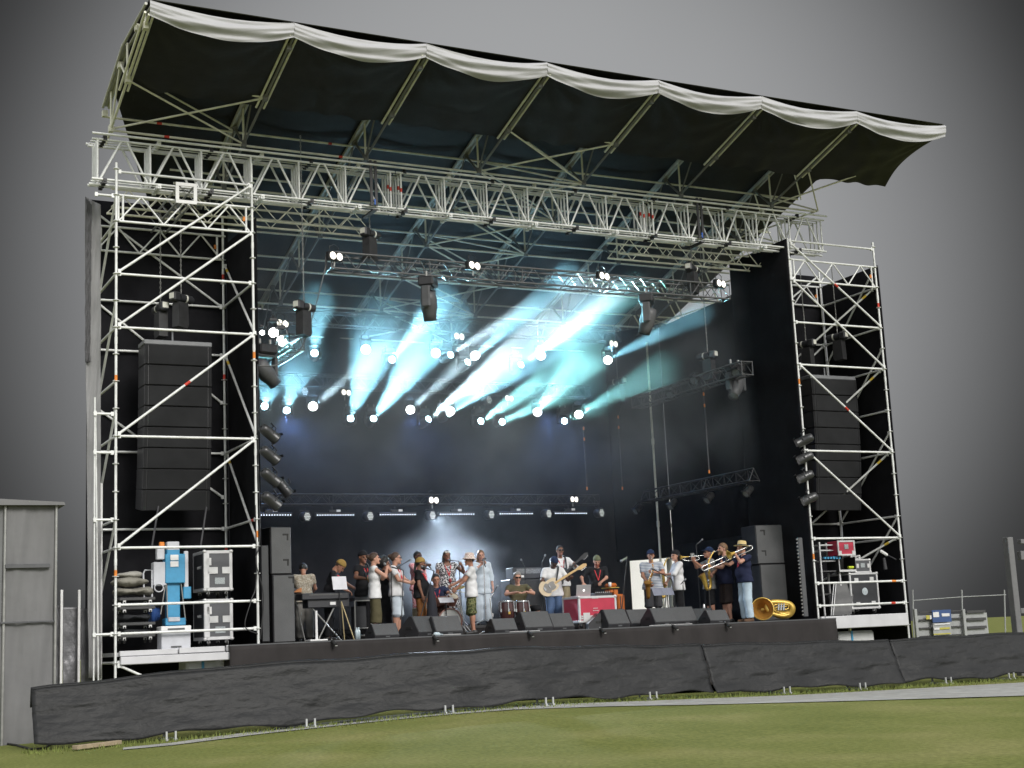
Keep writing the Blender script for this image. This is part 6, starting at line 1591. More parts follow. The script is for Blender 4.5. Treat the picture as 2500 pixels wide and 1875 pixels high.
    if hat:
        kind, hm = hat; A = HB @ V3(0, -.12, 1) if kind != 'cap' else HB @ V3(0, -.1, 1); m = MB()
        if kind in ('cap', 'beanie', 'backcap'):
            f = Field(hc - .22, hc + .24, .009); e = .018
            f.ell(hp(0, -.016, .030), ((.076 + e) * s, (.098 + e) * s, (.098 + e) * s), R3, k=.01)
            f.plane(hp(0, .0, .030 if kind != 'beanie' else .026), -(HB @ V3(0, -.22, 1)))
            if kind == 'cap': f.cap(hp(-.035, .10, .052), hp(.035, .10, .052), .05, k=.012, flat=(HB @ V3(0, .15, 1), 5.5)); f.cap(hp(-.03, .14, .046), hp(.03, .14, .046), .035, k=.012, flat=(HB @ V3(0, .2, 1), 4.5))
            P, Q = f.mesh(); add_np(m, P, Q)
        else:
            rb, rt, hh, br = {'bucket': (.112, .090, .105, .165), 'straw': (.108, .092, .115, .185)}[kind]
            c = hp(0, -.012, .055); 
            m.lathe([(0, hh * .93), (rt * .6, hh), (rt, hh * .92), (rb, .0), (rb, -.0), (br, -.03 if kind == 'bucket' else -.005), (br, -.036 if kind == 'bucket' else -.012), (rb - .004, -.008), (rt - .006, hh * .85)], c, A, 22)
            if kind == 'straw': m.lathe([(rb + .003, .002), (rb + .001, .028)], c, A, 22, mi=1)
        m.build('hat', [hm, BLACKM] if hat[0] == 'straw' else hm, root, True)
    if glasses:
        m = MB(); Rm = Matrix(HB.tolist())
        yy, zz = (.104, .010) if glasses != 'up' else (.075, .085)
        for sx in (-1, 1):
            m.bbox(Vector(hp(sx * .034, yy, zz)), (.056 * s, .008, .036 * s), .01, Rm); m.tube(hp(sx * .062, yy - .005, zz + .008), hp(sx * .080, -.01, zz + .004), .0035, 5)
        m.tube(hp(-.01, yy, zz + .006), hp(.01, yy, zz + .006), .004, 5)
        m.build('sunglasses', SUNG if glasses != 'up' else SHOEW, root, True)
    if lanyard:
        m = MB(); pts_ = [nk0 + lat * .062 + fr * -.02, nk0 + lat * .065 + fr * .100 - V3(0, 0, .05), nk0 + fr * (.165 + .05 * belly) - (T @ V3(0, 0, .27)), nk0 - lat * .065 + fr * .100 - V3(0, 0, .05), nk0 - lat * .062 + fr * -.02]
        for a, c in zip(pts_, pts_[1:]):
            m.tube(a, c, .011, 6)
        m.build('lanyard', LANY, root, True)
    PEOPLE[key] = dict(M=M, hp=hp, aj=aj, up=up, sh=sh, nk0=nk0, HB=HB, root=root, s=s)
    return PEOPLE[key]
def held(key, name, label, cat, group=None):
    """a thing in somebody's hands, built in that person's own frame"""
    Pn = PEOPLE[key]; o = thing(name, label, cat, Pn['M'].to_translation(), Pn['root'].rotation_euler.z, group); return o
# ------------------------------------------------------------------ the band
K = lambda n, c: cloth_mat(n, 'plain', [c])
BLKC = K('black_cotton', (.014, .014, .016)); WHC = K('white_cotton', (.62, .62, .63)); NAVY = K('navy_cotton', (.018, .022, .050)); OLIVE = K('olive_cotton', (.085, .075, .042)); KHAKI = K('khaki_cotton', (.26, .22, .14))
GREYT = K('grey_cotton', (.22, .22, .22)); BROWNT = K('rust_cotton', (.20, .085, .03)); PALEB = K('pale_blue_cotton', (.50, .56, .62)); JEANS = K('blue_denim', (.075, .12, .22)); LJEANS = K('light_denim', (.42, .52, .60)); DKSH = K('dark_brown_cotton', (.030, .023, .022)); GREYP = K('grey_linen', (.17, .165, .155)); SHGREY = K('charcoal_cotton', (.05, .05, .055))
STRIPE = cloth_mat('striped_cotton', 'stripe', [(.20, .23, .30), (.60, .62, .64)]); CAMO = cloth_mat('camouflage_cotton', 'camo', [(.035, .045, .02), (.20, .21, .10), (.09, .10, .045), (.05, .035, .02)])
FLORAL = cloth_mat('floral_cotton', 'floral', [(.40, .37, .31), (.22, .18, .13), (.30, .27, .22), (.42, .36, .28)]); DRESSP = cloth_mat('patterned_dress', 'floral', [(.05, .05, .06), (.65, .65, .66), (.02, .02, .025), (.55, .55, .55)]); GING = cloth_mat('red_gingham', 'check', [(.55, .10, .13), (.66, .50, .50)]); PLAID = cloth_mat('plaid_cloth', 'check', [(.45, .30, .26), (.66, .62, .56)])
MUST = K('mustard_wool', (.26, .17, .05)); OLIVEW = K('olive_wool', (.12, .13, .08)); STRAW = K('straw', (.60, .47, .22)); DKBLUE = K('dark_blue_wool', (.018, .028, .065))
MICB = BLACKP; MICH = mat('mic_mesh', (.20, .21, .22), .4, .4, noise=.3, nscale=90)
def PP2(px, py, Y): return PY(px, py, Y)
F0 = FLOOR; F1 = FLOOR + RISER_H
person('keysback', 'person in patterned shirt and grey trousers, back turned, behind the left speaker stack', 4.40, 2.8, F0, 165, 1.66, shirt=FLORAL, pants=GREYP, pw=.03, skin='tan', hair='short', hairc='black', head=(.5, -.1), lean=.12, arms=dict(R=dict(h=(.2, .38, 1.05), n=(0, 0, -1), th=(-1, 0, 0)), L=dict(h=(-.2, .38, 1.05), n=(0, 0, -1), th=(1, 0, 0))))
person('mustcap', 'person in mustard cap and black tee bent over the keyboard beside a music sheet', 4.68, 2.1, F0, 62, 1.70, shirt=BLKC, pants=BLKC, skin='tan', lean=.32, head=(.55, 0), hat=('beanie', MUST), hair='short', lanyard=True, arms=dict(R=dict(h=(.24, .42, 1.02), n=(0, 0, -1), th=(-1, 0, 0)), L=dict(h=(-.12, .58, 1.04), n=(0, 0, -1), th=(1, 0, 0))))
person('capgtr', 'person in dark cap and black shirt playing a white guitar behind the woman in white', 5.36, 1.9, F0, 40, 1.80, shirt=BLKC, pants=BLKC, skin='brown', head=(.15, -.5), hat=('backcap', BLKC), lanyard=True, arms=dict(R=dict(h=(.34, .30, 1.16), pole=(1, -.2, -.8), n=(-.5, .5, .5), th=(0, .5, 1), curl=.9), L=dict(h=(-.02, .26, 1.02), n=(0, -.9, -.3), th=(0, .2, 1))))
person('woman', 'woman in white sleeveless top and olive cropped trousers singing into a microphone', 5.24, .95, F0, 74, 1.70, .92, shirt=WHC, sleeve=.10, hem=.80, pants=OLIVE, pw=.052, leg_end=.30, skin='fair', hair='bun', hairc='brown', head=(-.05, 0), arms=dict(R=dict(h=(.05, .26, 1.40), pole=(.8, .1, -.9), n=(-.7, .2, .3), th=(0, .2, 1), curl=1.15), L=dict(h=(-.04, .30, 1.34), pole=(-.8, .1, -.9), n=(.7, .2, .3), th=(0, .2, 1), curl=1.15)))
person('blackdress', 'woman in long black dress with dark curly hair close behind the woman in white', 5.82, 1.85, F0, 66, 1.64, .95, skirt=(BLKC, .28, .24), sleeve=.4, skin='brown', hair='afro', hairc='black', arms=dict(R=dict(h=(.06, .28, 1.36), pole=(.8, 0, -.9), n=(-.7, .2, .3), th=(0, .2, 1), curl=1.1)))
person('polo', 'person in white polo shirt, pale shorts and sunglasses with headphones round the neck', 5.84, 1.3, F0, 52, 1.72, shirt=WHC, sleeve=.6, pants=PALEB, pw=.035, leg_end=.46, skin='fair', hair='bun', hairc='brown', glasses=True, lanyard=True, head=(0, .3), arms=dict(R=dict(h=(.06, .30, 1.10), pole=(1, -.3, -.6), n=(-.8, 0, .4), th=(0, .3, 1), curl=.6), L=dict(h=(-.05, .31, 1.12), pole=(-1, -.3, -.6), n=(.8, 0, .4), th=(0, .3, 1), curl=.6)))
person('beanie', 'person in black shirt, rust trousers and mustard beanie with a red lanyard standing in profile', 6.50, 1.6, F0, 60, 1.62, 1.12, shirt=BLKC, sleeve=.62, pants=BROWNT, pw=.03, skin='brown', hair='tail', hairc='black', beard='black', hat=('beanie', MUST), lanyard=True, belly=.5, head=(.12, .1), arms=dict(R=dict(h=(.25, .08, .86), n=(-1, 0, 0), th=(0, 1, 0)), L=dict(h=(-.25, .10, .86), n=(1, 0, 0), th=(0, 1, 0))))
person('gingham', 'backing singer in red checked shirt half hidden behind the person in mustard beanie', 7.18, 3.3, F1, 25, 1.67, shirt=GING, sleeve=1.5, pants=GING, skin='dark', hair='crop', hairc='black', arms=dict(R=dict(h=(.05, .30, 1.38), pole=(1, 0, -.8), n=(-.7, .3, .3), th=(0, .2, 1), curl=1.1)))
person('dress', 'backing singer in black and white patterned dress with white sunglasses on the head', 7.93, 3.4, F1, -6, 1.68, 1.05, skirt=(DRESSP, .42, .22), sleeve=.35, skin='brown', hair='long', hairc='black', glasses='up', lanyard=True, arms=dict(L=dict(h=(-.30, .22, 1.36), pole=(-.8, -.2, -.8), n=(.7, .3, .2), th=(.2, .2, 1), curl=1.0), R=dict(h=(.27, .06, .82))))
person('drummer', 'drummer in dark shirt seated behind the brown drum kit', 7.30, 2.62, F0, -12, 1.74, shirt=NAVY, pants=BLKC, skin='tan', seat=.52, hair='short', hairc='black', head=(.15, 0), lanyard=True, arms=dict(R=dict(h=(.22, .45, .86), n=(0, 0, -1), th=(-1, 0, 0), curl=1.1), L=dict(h=(-.22, .45, .86), n=(0, 0, -1), th=(1, 0, 0), curl=1.1)))
person('camo', 'person in white tee, camouflage shorts and plaid bucket hat seen from behind', 7.45, 1.15, F0, -112, 1.64, 1.04, shirt=WHC, sleeve=.62, pants=CAMO, pw=.05, leg_end=.42, hem=.80, skin='tan', hair='crop', hairc='black', hat=('bucket', PLAID), lanyard=True, head=(.05, .35), arms=dict(R=dict(h=(.16, .40, 1.10), pole=(1, -.4, -.8), n=(-.6, 0, -.6), th=(0, .2, 1), curl=1.1), L=dict(h=(-.17, .36, .98), pole=(-1, -.6, -.6), n=(.8, 0, -.3), th=(0, .3, 1), curl=1.0)))
person('robe', 'backing singer in pale blue shirt and trousers standing in the bright smoke', 8.82, 3.5, F1, -14, 1.68, .95, shirt=PALEB, sleeve=1.5, hem=.72, pants=PALEB, pw=.05, skin='fair', hair='long', hairc='sandy', arms=dict(R=dict(h=(.04, .24, 1.40), pole=(1, 0, -.8), n=(-.7, .3, .3), th=(0, .2, 1), curl=1.1)))
person('conga', 'person in olive tee and sunglasses seated behind two brown conga drums', 8.98, 2.05, F0, -16, 1.72, 1.05, shirt=OLIVE, sleeve=.6, pants=BLKC, leg_end=.46, skin='fair', seat=.50, hair='short', hairc='grey', glasses=True, head=(.12, 0), arms=dict(R=dict(h=(.13, .38, .84), pole=(1, -.4, -.4), n=(0, 0, -1), th=(-1, 0, 0), curl=.3), L=dict(h=(-.13, .38, .84), pole=(-1, -.4, -.4), n=(0, 0, -1), th=(1, 0, 0), curl=.3)), legs=dict(R=(V3(.30, .40, .50), V3(.33, .38, .085)), L=(V3(-.32, .40, .50), V3(-.36, .38, .085))))
person('bass', 'bass player in white tee, blue jeans and dark blue beanie looking down', 10.02, 2.35, F0, -14, 1.66, 1.08, shirt=WHC, sleeve=.75, hem=.80, pants=JEANS, pw=.03, skin='dark', lean=.10, head=(.65, .25), hat=('beanie', DKBLUE), arms=dict(R=dict(h=(.15, .29, 1.03), pole=(1, -.5, .0), n=(.1, -1, -.2), th=(0, .1, 1), curl=.7), L=dict(h=(-.34, .33, 1.18), pole=(-.6, .1, -1), n=(0, -.9, .3), th=(.3, .1, 1), curl=1.0)))
person('gtrwhite', 'guitarist in white open shirt and beige shorts with sunglasses behind the bass player', 10.72, 3.25, F1, -8, 1.75, shirt=WHC, sleeve=1.55, hem=.80, pants=KHAKI, pw=.04, leg_end=.40, skin='brown', hair='crop', hairc='black', glasses=True, lanyard=True, arms=dict(R=dict(h=(.06, .26, 1.02), pole=(1, -.3, -.2), n=(.1, -1, -.2), th=(0, .1, 1), curl=.7), L=dict(h=(-.24, .32, 1.25), pole=(-.9, .1, -.9), n=(.3, -.9, .2), th=(.3, .1, 1), curl=1.0)))
person('dj', 'bearded person in black shirt and olive beanie looking down behind the red flight case', 11.44, 2.85, F0, -20, 1.68, 1.1, shirt=BLKC, sleeve=.9, pants=BLKC, skin='fair', lean=.1, head=(.35, 0), beard='red', hat=('beanie', OLIVEW), lanyard=True, arms=dict(R=dict(h=(.40, .34, 1.08), pole=(1, -.5, -.3), n=(0, 0, -1), th=(-1, 0, 0)), L=dict(h=(-.04, .40, 1.10), pole=(-1, -.5, -.3), n=(0, 0, -1), th=(1, 0, 0))))
person('saxstripe', 'saxophonist in blue striped polo shirt, charcoal shorts and dark cap', 12.26, 1.8, F0, -28, 1.71, 1.12, shirt=STRIPE, sleeve=.7, pants=SHGREY, pw=.045, leg_end=.44, skin='tan', hat=('cap', DKBLUE), hair='crop', hairc='black', belly=.5, arms=dict(R=dict(h=(.10, .25, .98), pole=(1, -.6, 0), n=(-.6, -.4, .2), th=(0, .2, 1), curl=.9), L=dict(h=(-.03, .29, 1.22), pole=(-1, -.1, -.5), n=(.6, -.3, .2), th=(0, .2, 1), curl=.9)))
person('saxwhite', 'saxophonist in white rolled sleeve shirt and black cap turned to the left', 12.98, 1.85, F0, -104, 1.70, shirt=WHC, sleeve=1.25, hem=.80, pants=BLKC, pw=.02, skin='fair', hair='long', hairc='black', hat=('backcap', BLKC), head=(.05, .25), arms=dict(R=dict(h=(.05, .26, 1.00), pole=(1, -.4, -.5), n=(-.6, -.4, .2), th=(0, .2, 1), curl=.9), L=dict(h=(-.02, .29, 1.18), pole=(-1, -.2, -.5), n=(.6, -.3, .2), th=(0, .2, 1), curl=.9)))
person('trumpet', 'trumpeter in grey tee, black shorts, navy cap and sunglasses', 13.60, 1.5, F0, -108, 1.73, .98, shirt=GREYT, sleeve=.6, hem=.78, pants=BLKC, pw=.03, leg_end=.44, skin='tan', hat=('cap', DKBLUE), glasses=True, hair='crop', lean=-.06, head=(-.06, 0), arms=dict(R=dict(h=(.03, .34, 1.46), pole=(.8, -.1, -.9), n=(-.8, 0, -.1), th=(0, -.4, 1), curl=.9), L=dict(h=(-.035, .33, 1.43), pole=(-.8, -.1, -.9), n=(.8, 0, .1), th=(0, -.3, 1), curl=1.0)))
person('saxnavy', 'bearded saxophonist in navy shirt and dark brown shorts', 13.80, 1.15, F0, -100, 1.80, 1.12, shirt=NAVY, sleeve=.75, hem=.84, pants=DKSH, pw=.045, leg_end=.46, skin='fair', hair='short', hairc='sandy', beard='sandy', glasses=False, belly=.35, arms=dict(R=dict(h=(.04, .30, 1.06), pole=(1, -.4, -.5), n=(-.6, -.4, .2), th=(0, .2, 1), curl=.9), L=dict(h=(-.03, .32, 1.22), pole=(-1, -.2, -.5), n=(.6, -.3, .2), th=(0, .2, 1), curl=.9)))
person('trombone', 'trombonist in straw hat, navy tee and light blue jeans beside the speaker stack', 13.86, .5, F0, -96, 1.76, 1.14, shirt=NAVY, sleeve=.62, hem=.86, pants=LJEANS, pw=.035, skin='fair', hat=('straw', STRAW), hair='crop', lanyard=True, belly=.55, shoes=K('sandal_brown', (.12, .07, .045)), arms=dict(L=dict(h=(-.10, .24, 1.47), pole=(-1, -.1, -.9), n=(.8, 0, .1), th=(0, -.3, 1), curl=1.0), R=dict(h=(.10, .46, 1.30), pole=(.8, -.1, -.9), n=(-.8, 0, .2), th=(0, .2, 1), curl=.8)))
# ------------------------------------------------------------------ instruments
BRASS = mat('brass_gold', (.60, .40, .09), .36, .5, noise=.12, nscale=8); BRASSD = mat('brass_dark', (.34, .17, .035), .42, .45, noise=.15, nscale=8); SILVER = mat('silver_plate', (.62, .62, .62), .25, .75, noise=.08)
WOODBR = mat('conga_wood', (.045, .015, .014), .25, noise=.25, nscale=6, coat=.5); SKIND = mat('drum_skin', (.55, .46, .30), .6, noise=.1); DRUMBR = mat('drum_brown', (.16, .07, .05), .35, noise=.15, nscale=4); CREAM = mat('drum_head_cream', (.60, .52, .40), .5, noise=.06); HEADW = mat('drum_head_white', (.60, .60, .57), .5, noise=.06); CHROME = mat('chrome', (.55, .56, .57), .18, .8, noise=.05); CYM = mat('cymbal_bronze', (.40, .30, .12), .3, .7, noise=.1)
def bz(pts, n=8):
    P_ = [Vector(p) for p in pts]; out_ = []
    for a, b, c, d in zip([P_[0]] + P_, P_, P_[1:], P_[2:] + [P_[-1]]):
        for k in range(n):
            u = k / n; out_.append(.5 * ((2 * b) + (c - a) * u + (2 * a - 5 * b + 4 * c - d) * u * u + (3 * b - a - 3 * c + d) * u ** 3))
    return out_ + [P_[-1]]
def lerp_r(rs, n): return [float(np.interp(i / (n - 1), np.linspace(0, 1, len(rs)), rs)) for i in range(n)]
def sax(key, label, side=.06, m_=BRASS):
    Pn = PEOPLE[key]; t = held(key, 'saxophone', label, 'saxophone', 'saxophones'); s = Pn['s']; mo = Vector(Pn['hp'](0, .118, -.068)); R_ = Pn['aj']['R'][1]; L_ = Pn['aj']['L'][1]
    top = mo + Vector((0.01, .13, .0)); bot = Vector(R_) + Vector((.02 + side * .3, .05, -.28)); up_ = Vector(L_) + Vector((.02, .06, .03))
    pts = bz([mo, mo + Vector((0, .05, .015)), mo + Vector((.0, .11, .0)), up_ + Vector((0, 0, .10)), up_, Vector(R_) + Vector((.0, .06, .02)), bot + Vector((0, -.02, .09)), bot], 6)
    m = MB(); m.sweep(pts, lerp_r([.006, .009, .013, .019, .024, .029, .034, .038], len(pts)), 10); m.build('body_tube', m_, t, True)
    pb = bz([bot, bot + Vector((0, .035, -.035)), bot + Vector((0, .085, -.01)), bot + Vector((0, .11, .08)), bot + Vector((0, .14, .20)), bot + Vector((0, .19, .29))], 5)
    m = MB(); m.sweep(pb, lerp_r([.038, .040, .044, .050, .060, .090], len(pb)), 14); m.build('bell', m_, t, True)
    m = MB(); e = pb[-1]; d = (pb[-1] - pb[-2]).normalized(); m.disc(e + d * .002, d, .080, 14); m.build('bell_mouth', BRASSD, t, True)
    m = MB()
    for i in range(4, len(pts) - 4, 3): m.lathe([(0, .016), (.017, .014), (.017, 0)], pts[i] + Vector((.0, .022, 0)), (0, 1, .1), 8)
    m.sweep([p + Vector((.035, .02, 0)) for p in pts[18:-4]], .005, 5); m.build('key_work', CHROME, t, True)
    m = MB(); m.tube(mo - Vector((0, .015, 0)), mo + Vector((0, .045, .012)), .011, 8); m.build('mouthpiece', RUBBER, t, True)
    return t
sax('saxstripe', 'tenor saxophone held by the striped saxophonist, bell below his waist', .06, BRASSD)
sax('saxwhite', 'golden saxophone held by the saxophonist in white shirt')
sax('saxnavy', 'golden saxophone held by the bearded saxophonist in navy shirt')
Pn = PEOPLE['trumpet']; t = held('trumpet', 'trumpet', 'silver trumpet raised to the mouth of the trumpeter in grey tee', 'trumpet'); mo = Vector(Pn['hp'](0, .118, -.068)); ax = Vector((0, 1, -.05)).normalized(); upv = Vector((0, .05, 1)).normalized()
m = MB(); m.tube(mo, mo + ax * .5, .007, 8); m.sweep(bz([mo + ax * .42 - upv * .09, mo + ax * .50 - upv * .045, mo + ax * .50, ], 4), .007, 6); m.sweep(bz([mo + ax * .36, mo + ax * .44 - upv * .02, mo + ax * .44 - upv * .07, mo + ax * .36 - upv * .09, mo + ax * .14 - upv * .09, mo + ax * .10 - upv * .05, mo + ax * .16 - upv * .0], 5), .008, 6); m.build('tubing', SILVER, t, True)
m = MB(); m.lathe([(.008, .34), (.012, .42), (.020, .48), (.036, .52), (.062, .545), (.058, .54), (.02, .49)], mo, ax, 16); m.build('bell', BRASS, t, True)
for k in range(3): m = MB(); m.tube(mo + ax * (.22 + .032 * k) - upv * .10, mo + ax * (.22 + .032 * k) + upv * .05, .012, 8); m.tube(mo + ax * (.22 + .032 * k) + upv * .05, mo + ax * (.22 + .032 * k) + upv * .075, .008, 8); m.build('valve', SILVER, t, True)
Pn = PEOPLE['trombone']; t = held('trombone', 'trombone', 'long silver trombone with brass bell played by the trombonist in straw hat', 'trombone'); mo = Vector(Pn['hp'](0, .125, -.066)); ax = Vector((.0, .94, -.33)).normalized(); dn = Vector((.0, -.33, -.94)).normalized(); sd = Vector((-1, 0, 0))
m = MB(); m.tube(mo, mo + ax * .92, .011, 10); m.tube(mo + dn * .1 + ax * .05, mo + dn * .1 + ax * .92, .011, 10); m.sweep(bz([mo + ax * .92, mo + ax * .965 + dn * .02, mo + ax * .975 + dn * .05, mo + ax * .965 + dn * .08, mo + ax * .92 + dn * .1], 4), .0125, 8); m.build('slide', SILVER, t, True)
m = MB(); o_ = sd * .11 + dn * -.01
m.sweep(bz([mo + dn * .1 + ax * .05, mo + dn * .09 - ax * .03 + sd * .03, mo + o_ + dn * .09 - ax * .28, mo + o_ + dn * .05 - ax * .34, mo + o_ - ax * .31, mo + o_ - ax * .1, mo + o_ + ax * .12], 5), lerp_r([.010, .011, .012, .013, .014, .016, .024], 31), 10); m.build('back_bow', SILVER, t, True)
m = MB(); m.lathe([(.024, .12), (.034, .19), (.058, .245), (.092, .275), (.112, .285), (.108, .282), (.05, .235)], mo + o_, ax, 18); m.build('bell', BRASS, t, True)
m = MB(); m.tube(mo + ax * .06, mo + ax * .06 + dn * .1, .008, 6); m.tube(mo + ax * .32, mo + ax * .32 + dn * .1, .008, 6); m.tube(mo + ax * .04 + sd * .11, mo + ax * .04 + dn * .05, .008, 6); m.build('brace_bar', SILVER, t, True)
# guitars
def guitar(key, name, label, cat, c, u, L, body, pickg, neck, head, w=.165, off=.0, group='guitars'):
    Pn = PEOPLE[key]; t = held(key, name, label, cat, group); u = Vector(u).normalized(); nrm = Vector((0, 1, .15)); nrm = (nrm - u * nrm.dot(u)).normalized(); v = nrm.cross(u); c = Vector(c)
    poly = []
    for k in range(40):
        a = 2 * PI * k / 40; ca, sa = math.cos(a), math.sin(a)
        r = w * (1.0 - .17 * math.cos(2 * a) ** 2 * (abs(sa)) + .02) ; x = .215 * ca; y = w * sa * (1 - .20 * math.exp(-((ca - .05) / .28) ** 2)) * (1.12 if ca < -.1 else .92)
        if ca > .55 and abs(sa) > .35: x += .055 * (1 if sa > 0 else .75)
        poly.append((x, y))
    m = MB(); m.prism(poly, -.022, .022, (c, u, v, nrm)); m.build('body', body, t, True)
    if pickg: m = MB(); m.prism([(x * .62 + .02, y * .66 - .018) for x, y in poly], .0225, .027, (c, u, v, nrm)); m.build('pickguard', pickg, t, True)
    m = MB(); B_ = Matrix((u, v, nrm)).transposed(); m.bbox(c + u * (.17 + L / 2) + nrm * .016, (L, .048, .03), .008, B_); m.build('neck', neck, t, True)
    m = MB(); m.prism([(0, -.03), (.06, -.055), (.20, -.045), (.22, .0), (.16, .035), (0, .03)], -.008, .008, (c + u * (.17 + L) + nrm * .01, u, v, nrm)); m.build('headstock', head, t, True)
    for k in range(4): m = MB(); m.tube(c + u * (.22 + L + k * .038) - v * .045, c + u * (.22 + L + k * .038) - v * .078, .009, 6); m.build('tuning_peg', CHROME, t, True)
    m = MB(); m.bbox(c - u * .09 + nrm * .03, (.04, .09, .02), .004, B_); m.bbox(c + u * .03 + nrm * .03, (.025, .08, .018), .004, B_); m.build('bridge_pickup', CHROME, t, True)
    sh = Vector(Pn['sh']['L']); m = MB(); m.sweep(bz([c + u * .2 - nrm * .01, sh * .55 + Vector(Pn['nk0']) * .45 + Vector((0, .09, .03)), sh * .4 + Vector(Pn['nk0']) * .6 + Vector((0, -.02, .05)), sh * .3 + Vector(Pn['nk0']) * .7 + Vector((.05, -.13, -.12)), c - u * .21 - nrm * .06], 5), .018, 6); m.build('strap', BLACKM, t, True)
    return t
CRM = mat('guitar_cream', (.60, .42, .18), .3, noise=.08, coat=.4); MAPLE = mat('maple_neck', (.56, .38, .17), .35, noise=.08); SUNB = mat('guitar_pale_wood', (.62, .50, .34), .3, noise=.12, nscale=5, coat=.4)
hL = Vector(PEOPLE['bass']['aj']['L'][1]); hR = Vector(PEOPLE['bass']['aj']['R'][1]); u_ = Vector((-.86, .10, .48)).normalized()
guitar('bass', 'bass_guitar', 'pale wooden electric bass with maple neck pointing up to the right', 'bass guitar', hR + Vector((.06, .075, -.03)), u_, .60, SUNB, mat('pickguard_grey', (.22, .21, .20), .4, noise=.1), MAPLE, MAPLE, .175)
hR = Vector(PEOPLE['gtrwhite']['aj']['R'][1]); guitar('gtrwhite', 'electric_guitar', 'dark electric guitar of the guitarist in white shirt behind the bass player', 'guitar', hR + Vector((.08, .06, -.02)), (-.72, .15, .60), .46, BLACKP, None, BLACKP, BLACKP, .15)
hR = Vector(PEOPLE['capgtr']['aj']['R'][1]); guitar('capgtr', 'electric_guitar', 'white electric guitar held behind the woman in white top', 'guitar', Vector((-.08, .20, .98)), Vector((.42, .10, .20)), .40, mat('guitar_white', (.66, .66, .68), .3, noise=.05, coat=.4), None, MAPLE, BLACKP, .15)
# hand held microphones
def hand_mic(key, side, label):
    Pn = PEOPLE[key]; el, w, d, n, th_, cu = Pn['aj'][side]; palm = Vector(w + d * .06 + n * .035); mo = Vector(Pn['hp'](0, .17, -.075)); a = (mo - palm).normalized(); t = held(key, 'microphone', label, 'microphone', 'hand held microphones')
    m = MB(); m.tube(palm - a * .10, palm + a * .075, .012, 8, .017); m.build('handle', MICB, t, True)
    m = MB(); m.lathe([(.017, .07), (.026, .085), (.027, .105), (.018, .125), (0, .132)], palm, a, 12); m.build('mesh_head', MICH, t, True)
hand_mic('woman', 'R', 'black microphone held by the woman in white sleeveless top'); hand_mic('blackdress', 'R', 'microphone held by the woman in long black dress'); hand_mic('robe', 'R', 'microphone of the backing singer in pale blue'); hand_mic('gingham', 'R', 'microphone of the backing singer in red checked shirt')
Pn = PEOPLE['camo']; t = held('camo', 'maraca', 'dark shaker held up by the person in camouflage shorts', 'shaker'); w = Vector(Pn['aj']['R'][1] + Pn['aj']['R'][2] * .06 + Pn['aj']['R'][3] * .03)
m = MB(); m.tube(w + Vector((0, 0, -.06)), w + Vector((0, .02, .10)), .011, 8); m.build('handle', BLACKP, t, True); m = MB(); m.lathe([(0, .08), (.03, .10), (.038, .13), (.026, .17), (0, .18)], w, (0, .1, 1), 12); m.build('head', mat('shaker_red', (.25, .03, .03), .5, noise=.1), t, True)
# headphones on the polo person
Pn = PEOPLE['polo']; t = held('polo', 'headphones', 'dark headphones hanging round the neck of the person in white polo shirt', 'headphones'); k0 = Vector(Pn['nk0']); m = MB()
m.sweep(bz([k0 + Vector((.085, .05, -.0)), k0 + Vector((.09, -.03, .03)), k0 + Vector((.05, -.09, .05)), k0 + Vector((-.05, -.09, .05)), k0 + Vector((-.09, -.03, .03)), k0 + Vector((-.085, .05, 0))], 4), .011, 6); m.build('band', RUBBER, t, True)
for sx in (-1, 1): m = MB(); m.lathe([(0, -.02), (.035, -.02), (.038, .02), (0, .02)], k0 + Vector((sx * .07, .085, .0)), (sx * .5, .9, .1), 12); m.build('ear_cup', DARKGREY, t, True)
# microphone stands
def mic_stand(label, mic, Y, base_px, boom_px=None, col=BLACKM, tip=(0, -1, 0), baseY=None, big=False):
    q = PY(*mic, Y); by = baseY or Y; b = PY(base_px, 1500, by); z0 = FLOOR + (RISER_H if by > 2.9 else 0); t = thing('microphone_stand', label, 'microphone stand', (b.x, by, z0), 0, 'microphone stands')
    j = PY(*boom_px, by) if boom_px else Vector((b.x, by, q.z - .08))
    m = MB(); m.tube((b.x, by, z0 + .12), (j.x, by, j.z), .011, 8); m.tube((b.x, by, z0 + .35), (b.x, by, z0 + .42), .018, 8); m.build('pole', col, t)
    m = MB(); m.tube(j, q, .0085, 6); m.build('boom', col, t)
    for k in range(3):
        an = k * 2.09 + .5; m = MB(); m.tube((b.x, by, z0 + .13), (b.x + .30 * math.cos(an), by + .30 * math.sin(an), z0 + .01), .009, 6); m.build('leg', col, t)
    a = (q - j).normalized() if (q - j).length > .12 else Vector(tip).normalized(); k_ = 1.6 if big else 1
    m = MB(); m.tube(q - a * .09, q + a * .06, .011 * k_, 8, .016 * k_); m.build('microphone', MICB if not big else mat('mic_grey_green', (.20, .23, .19), .7, noise=.2), t); m = MB(); m.lathe([(.015 * k_, .05), (.022 * k_, .065), (.022 * k_, .085), (.013 * k_, .10), (0, .105)], q, a, 10); m.build('mesh_head', MICH, t)
mic_stand('boom microphone stand pointing at the woman in white top', (962, 1386), .9, 978, (985, 1392)); mic_stand('boom microphone stand crossing in front of the person in white polo', (996, 1370), 1.1, 957, (955, 1395)); mic_stand('boom microphone stand in front of the person in mustard beanie', (1038, 1386), 1.2, 1015, (1060, 1394))
mic_stand('boom microphone stand of the backing singer in patterned dress', (1103, 1368), 3.0, 1128, (1120, 1370)); mic_stand('white straight microphone stand in front of the backing singer in pale blue', (1183, 1364), 3.2, 1186, None, SILVER); mic_stand('low boom microphone stand pointing at the congas', (1210, 1438), 1.5, 1203, (1196, 1462), SILVER)
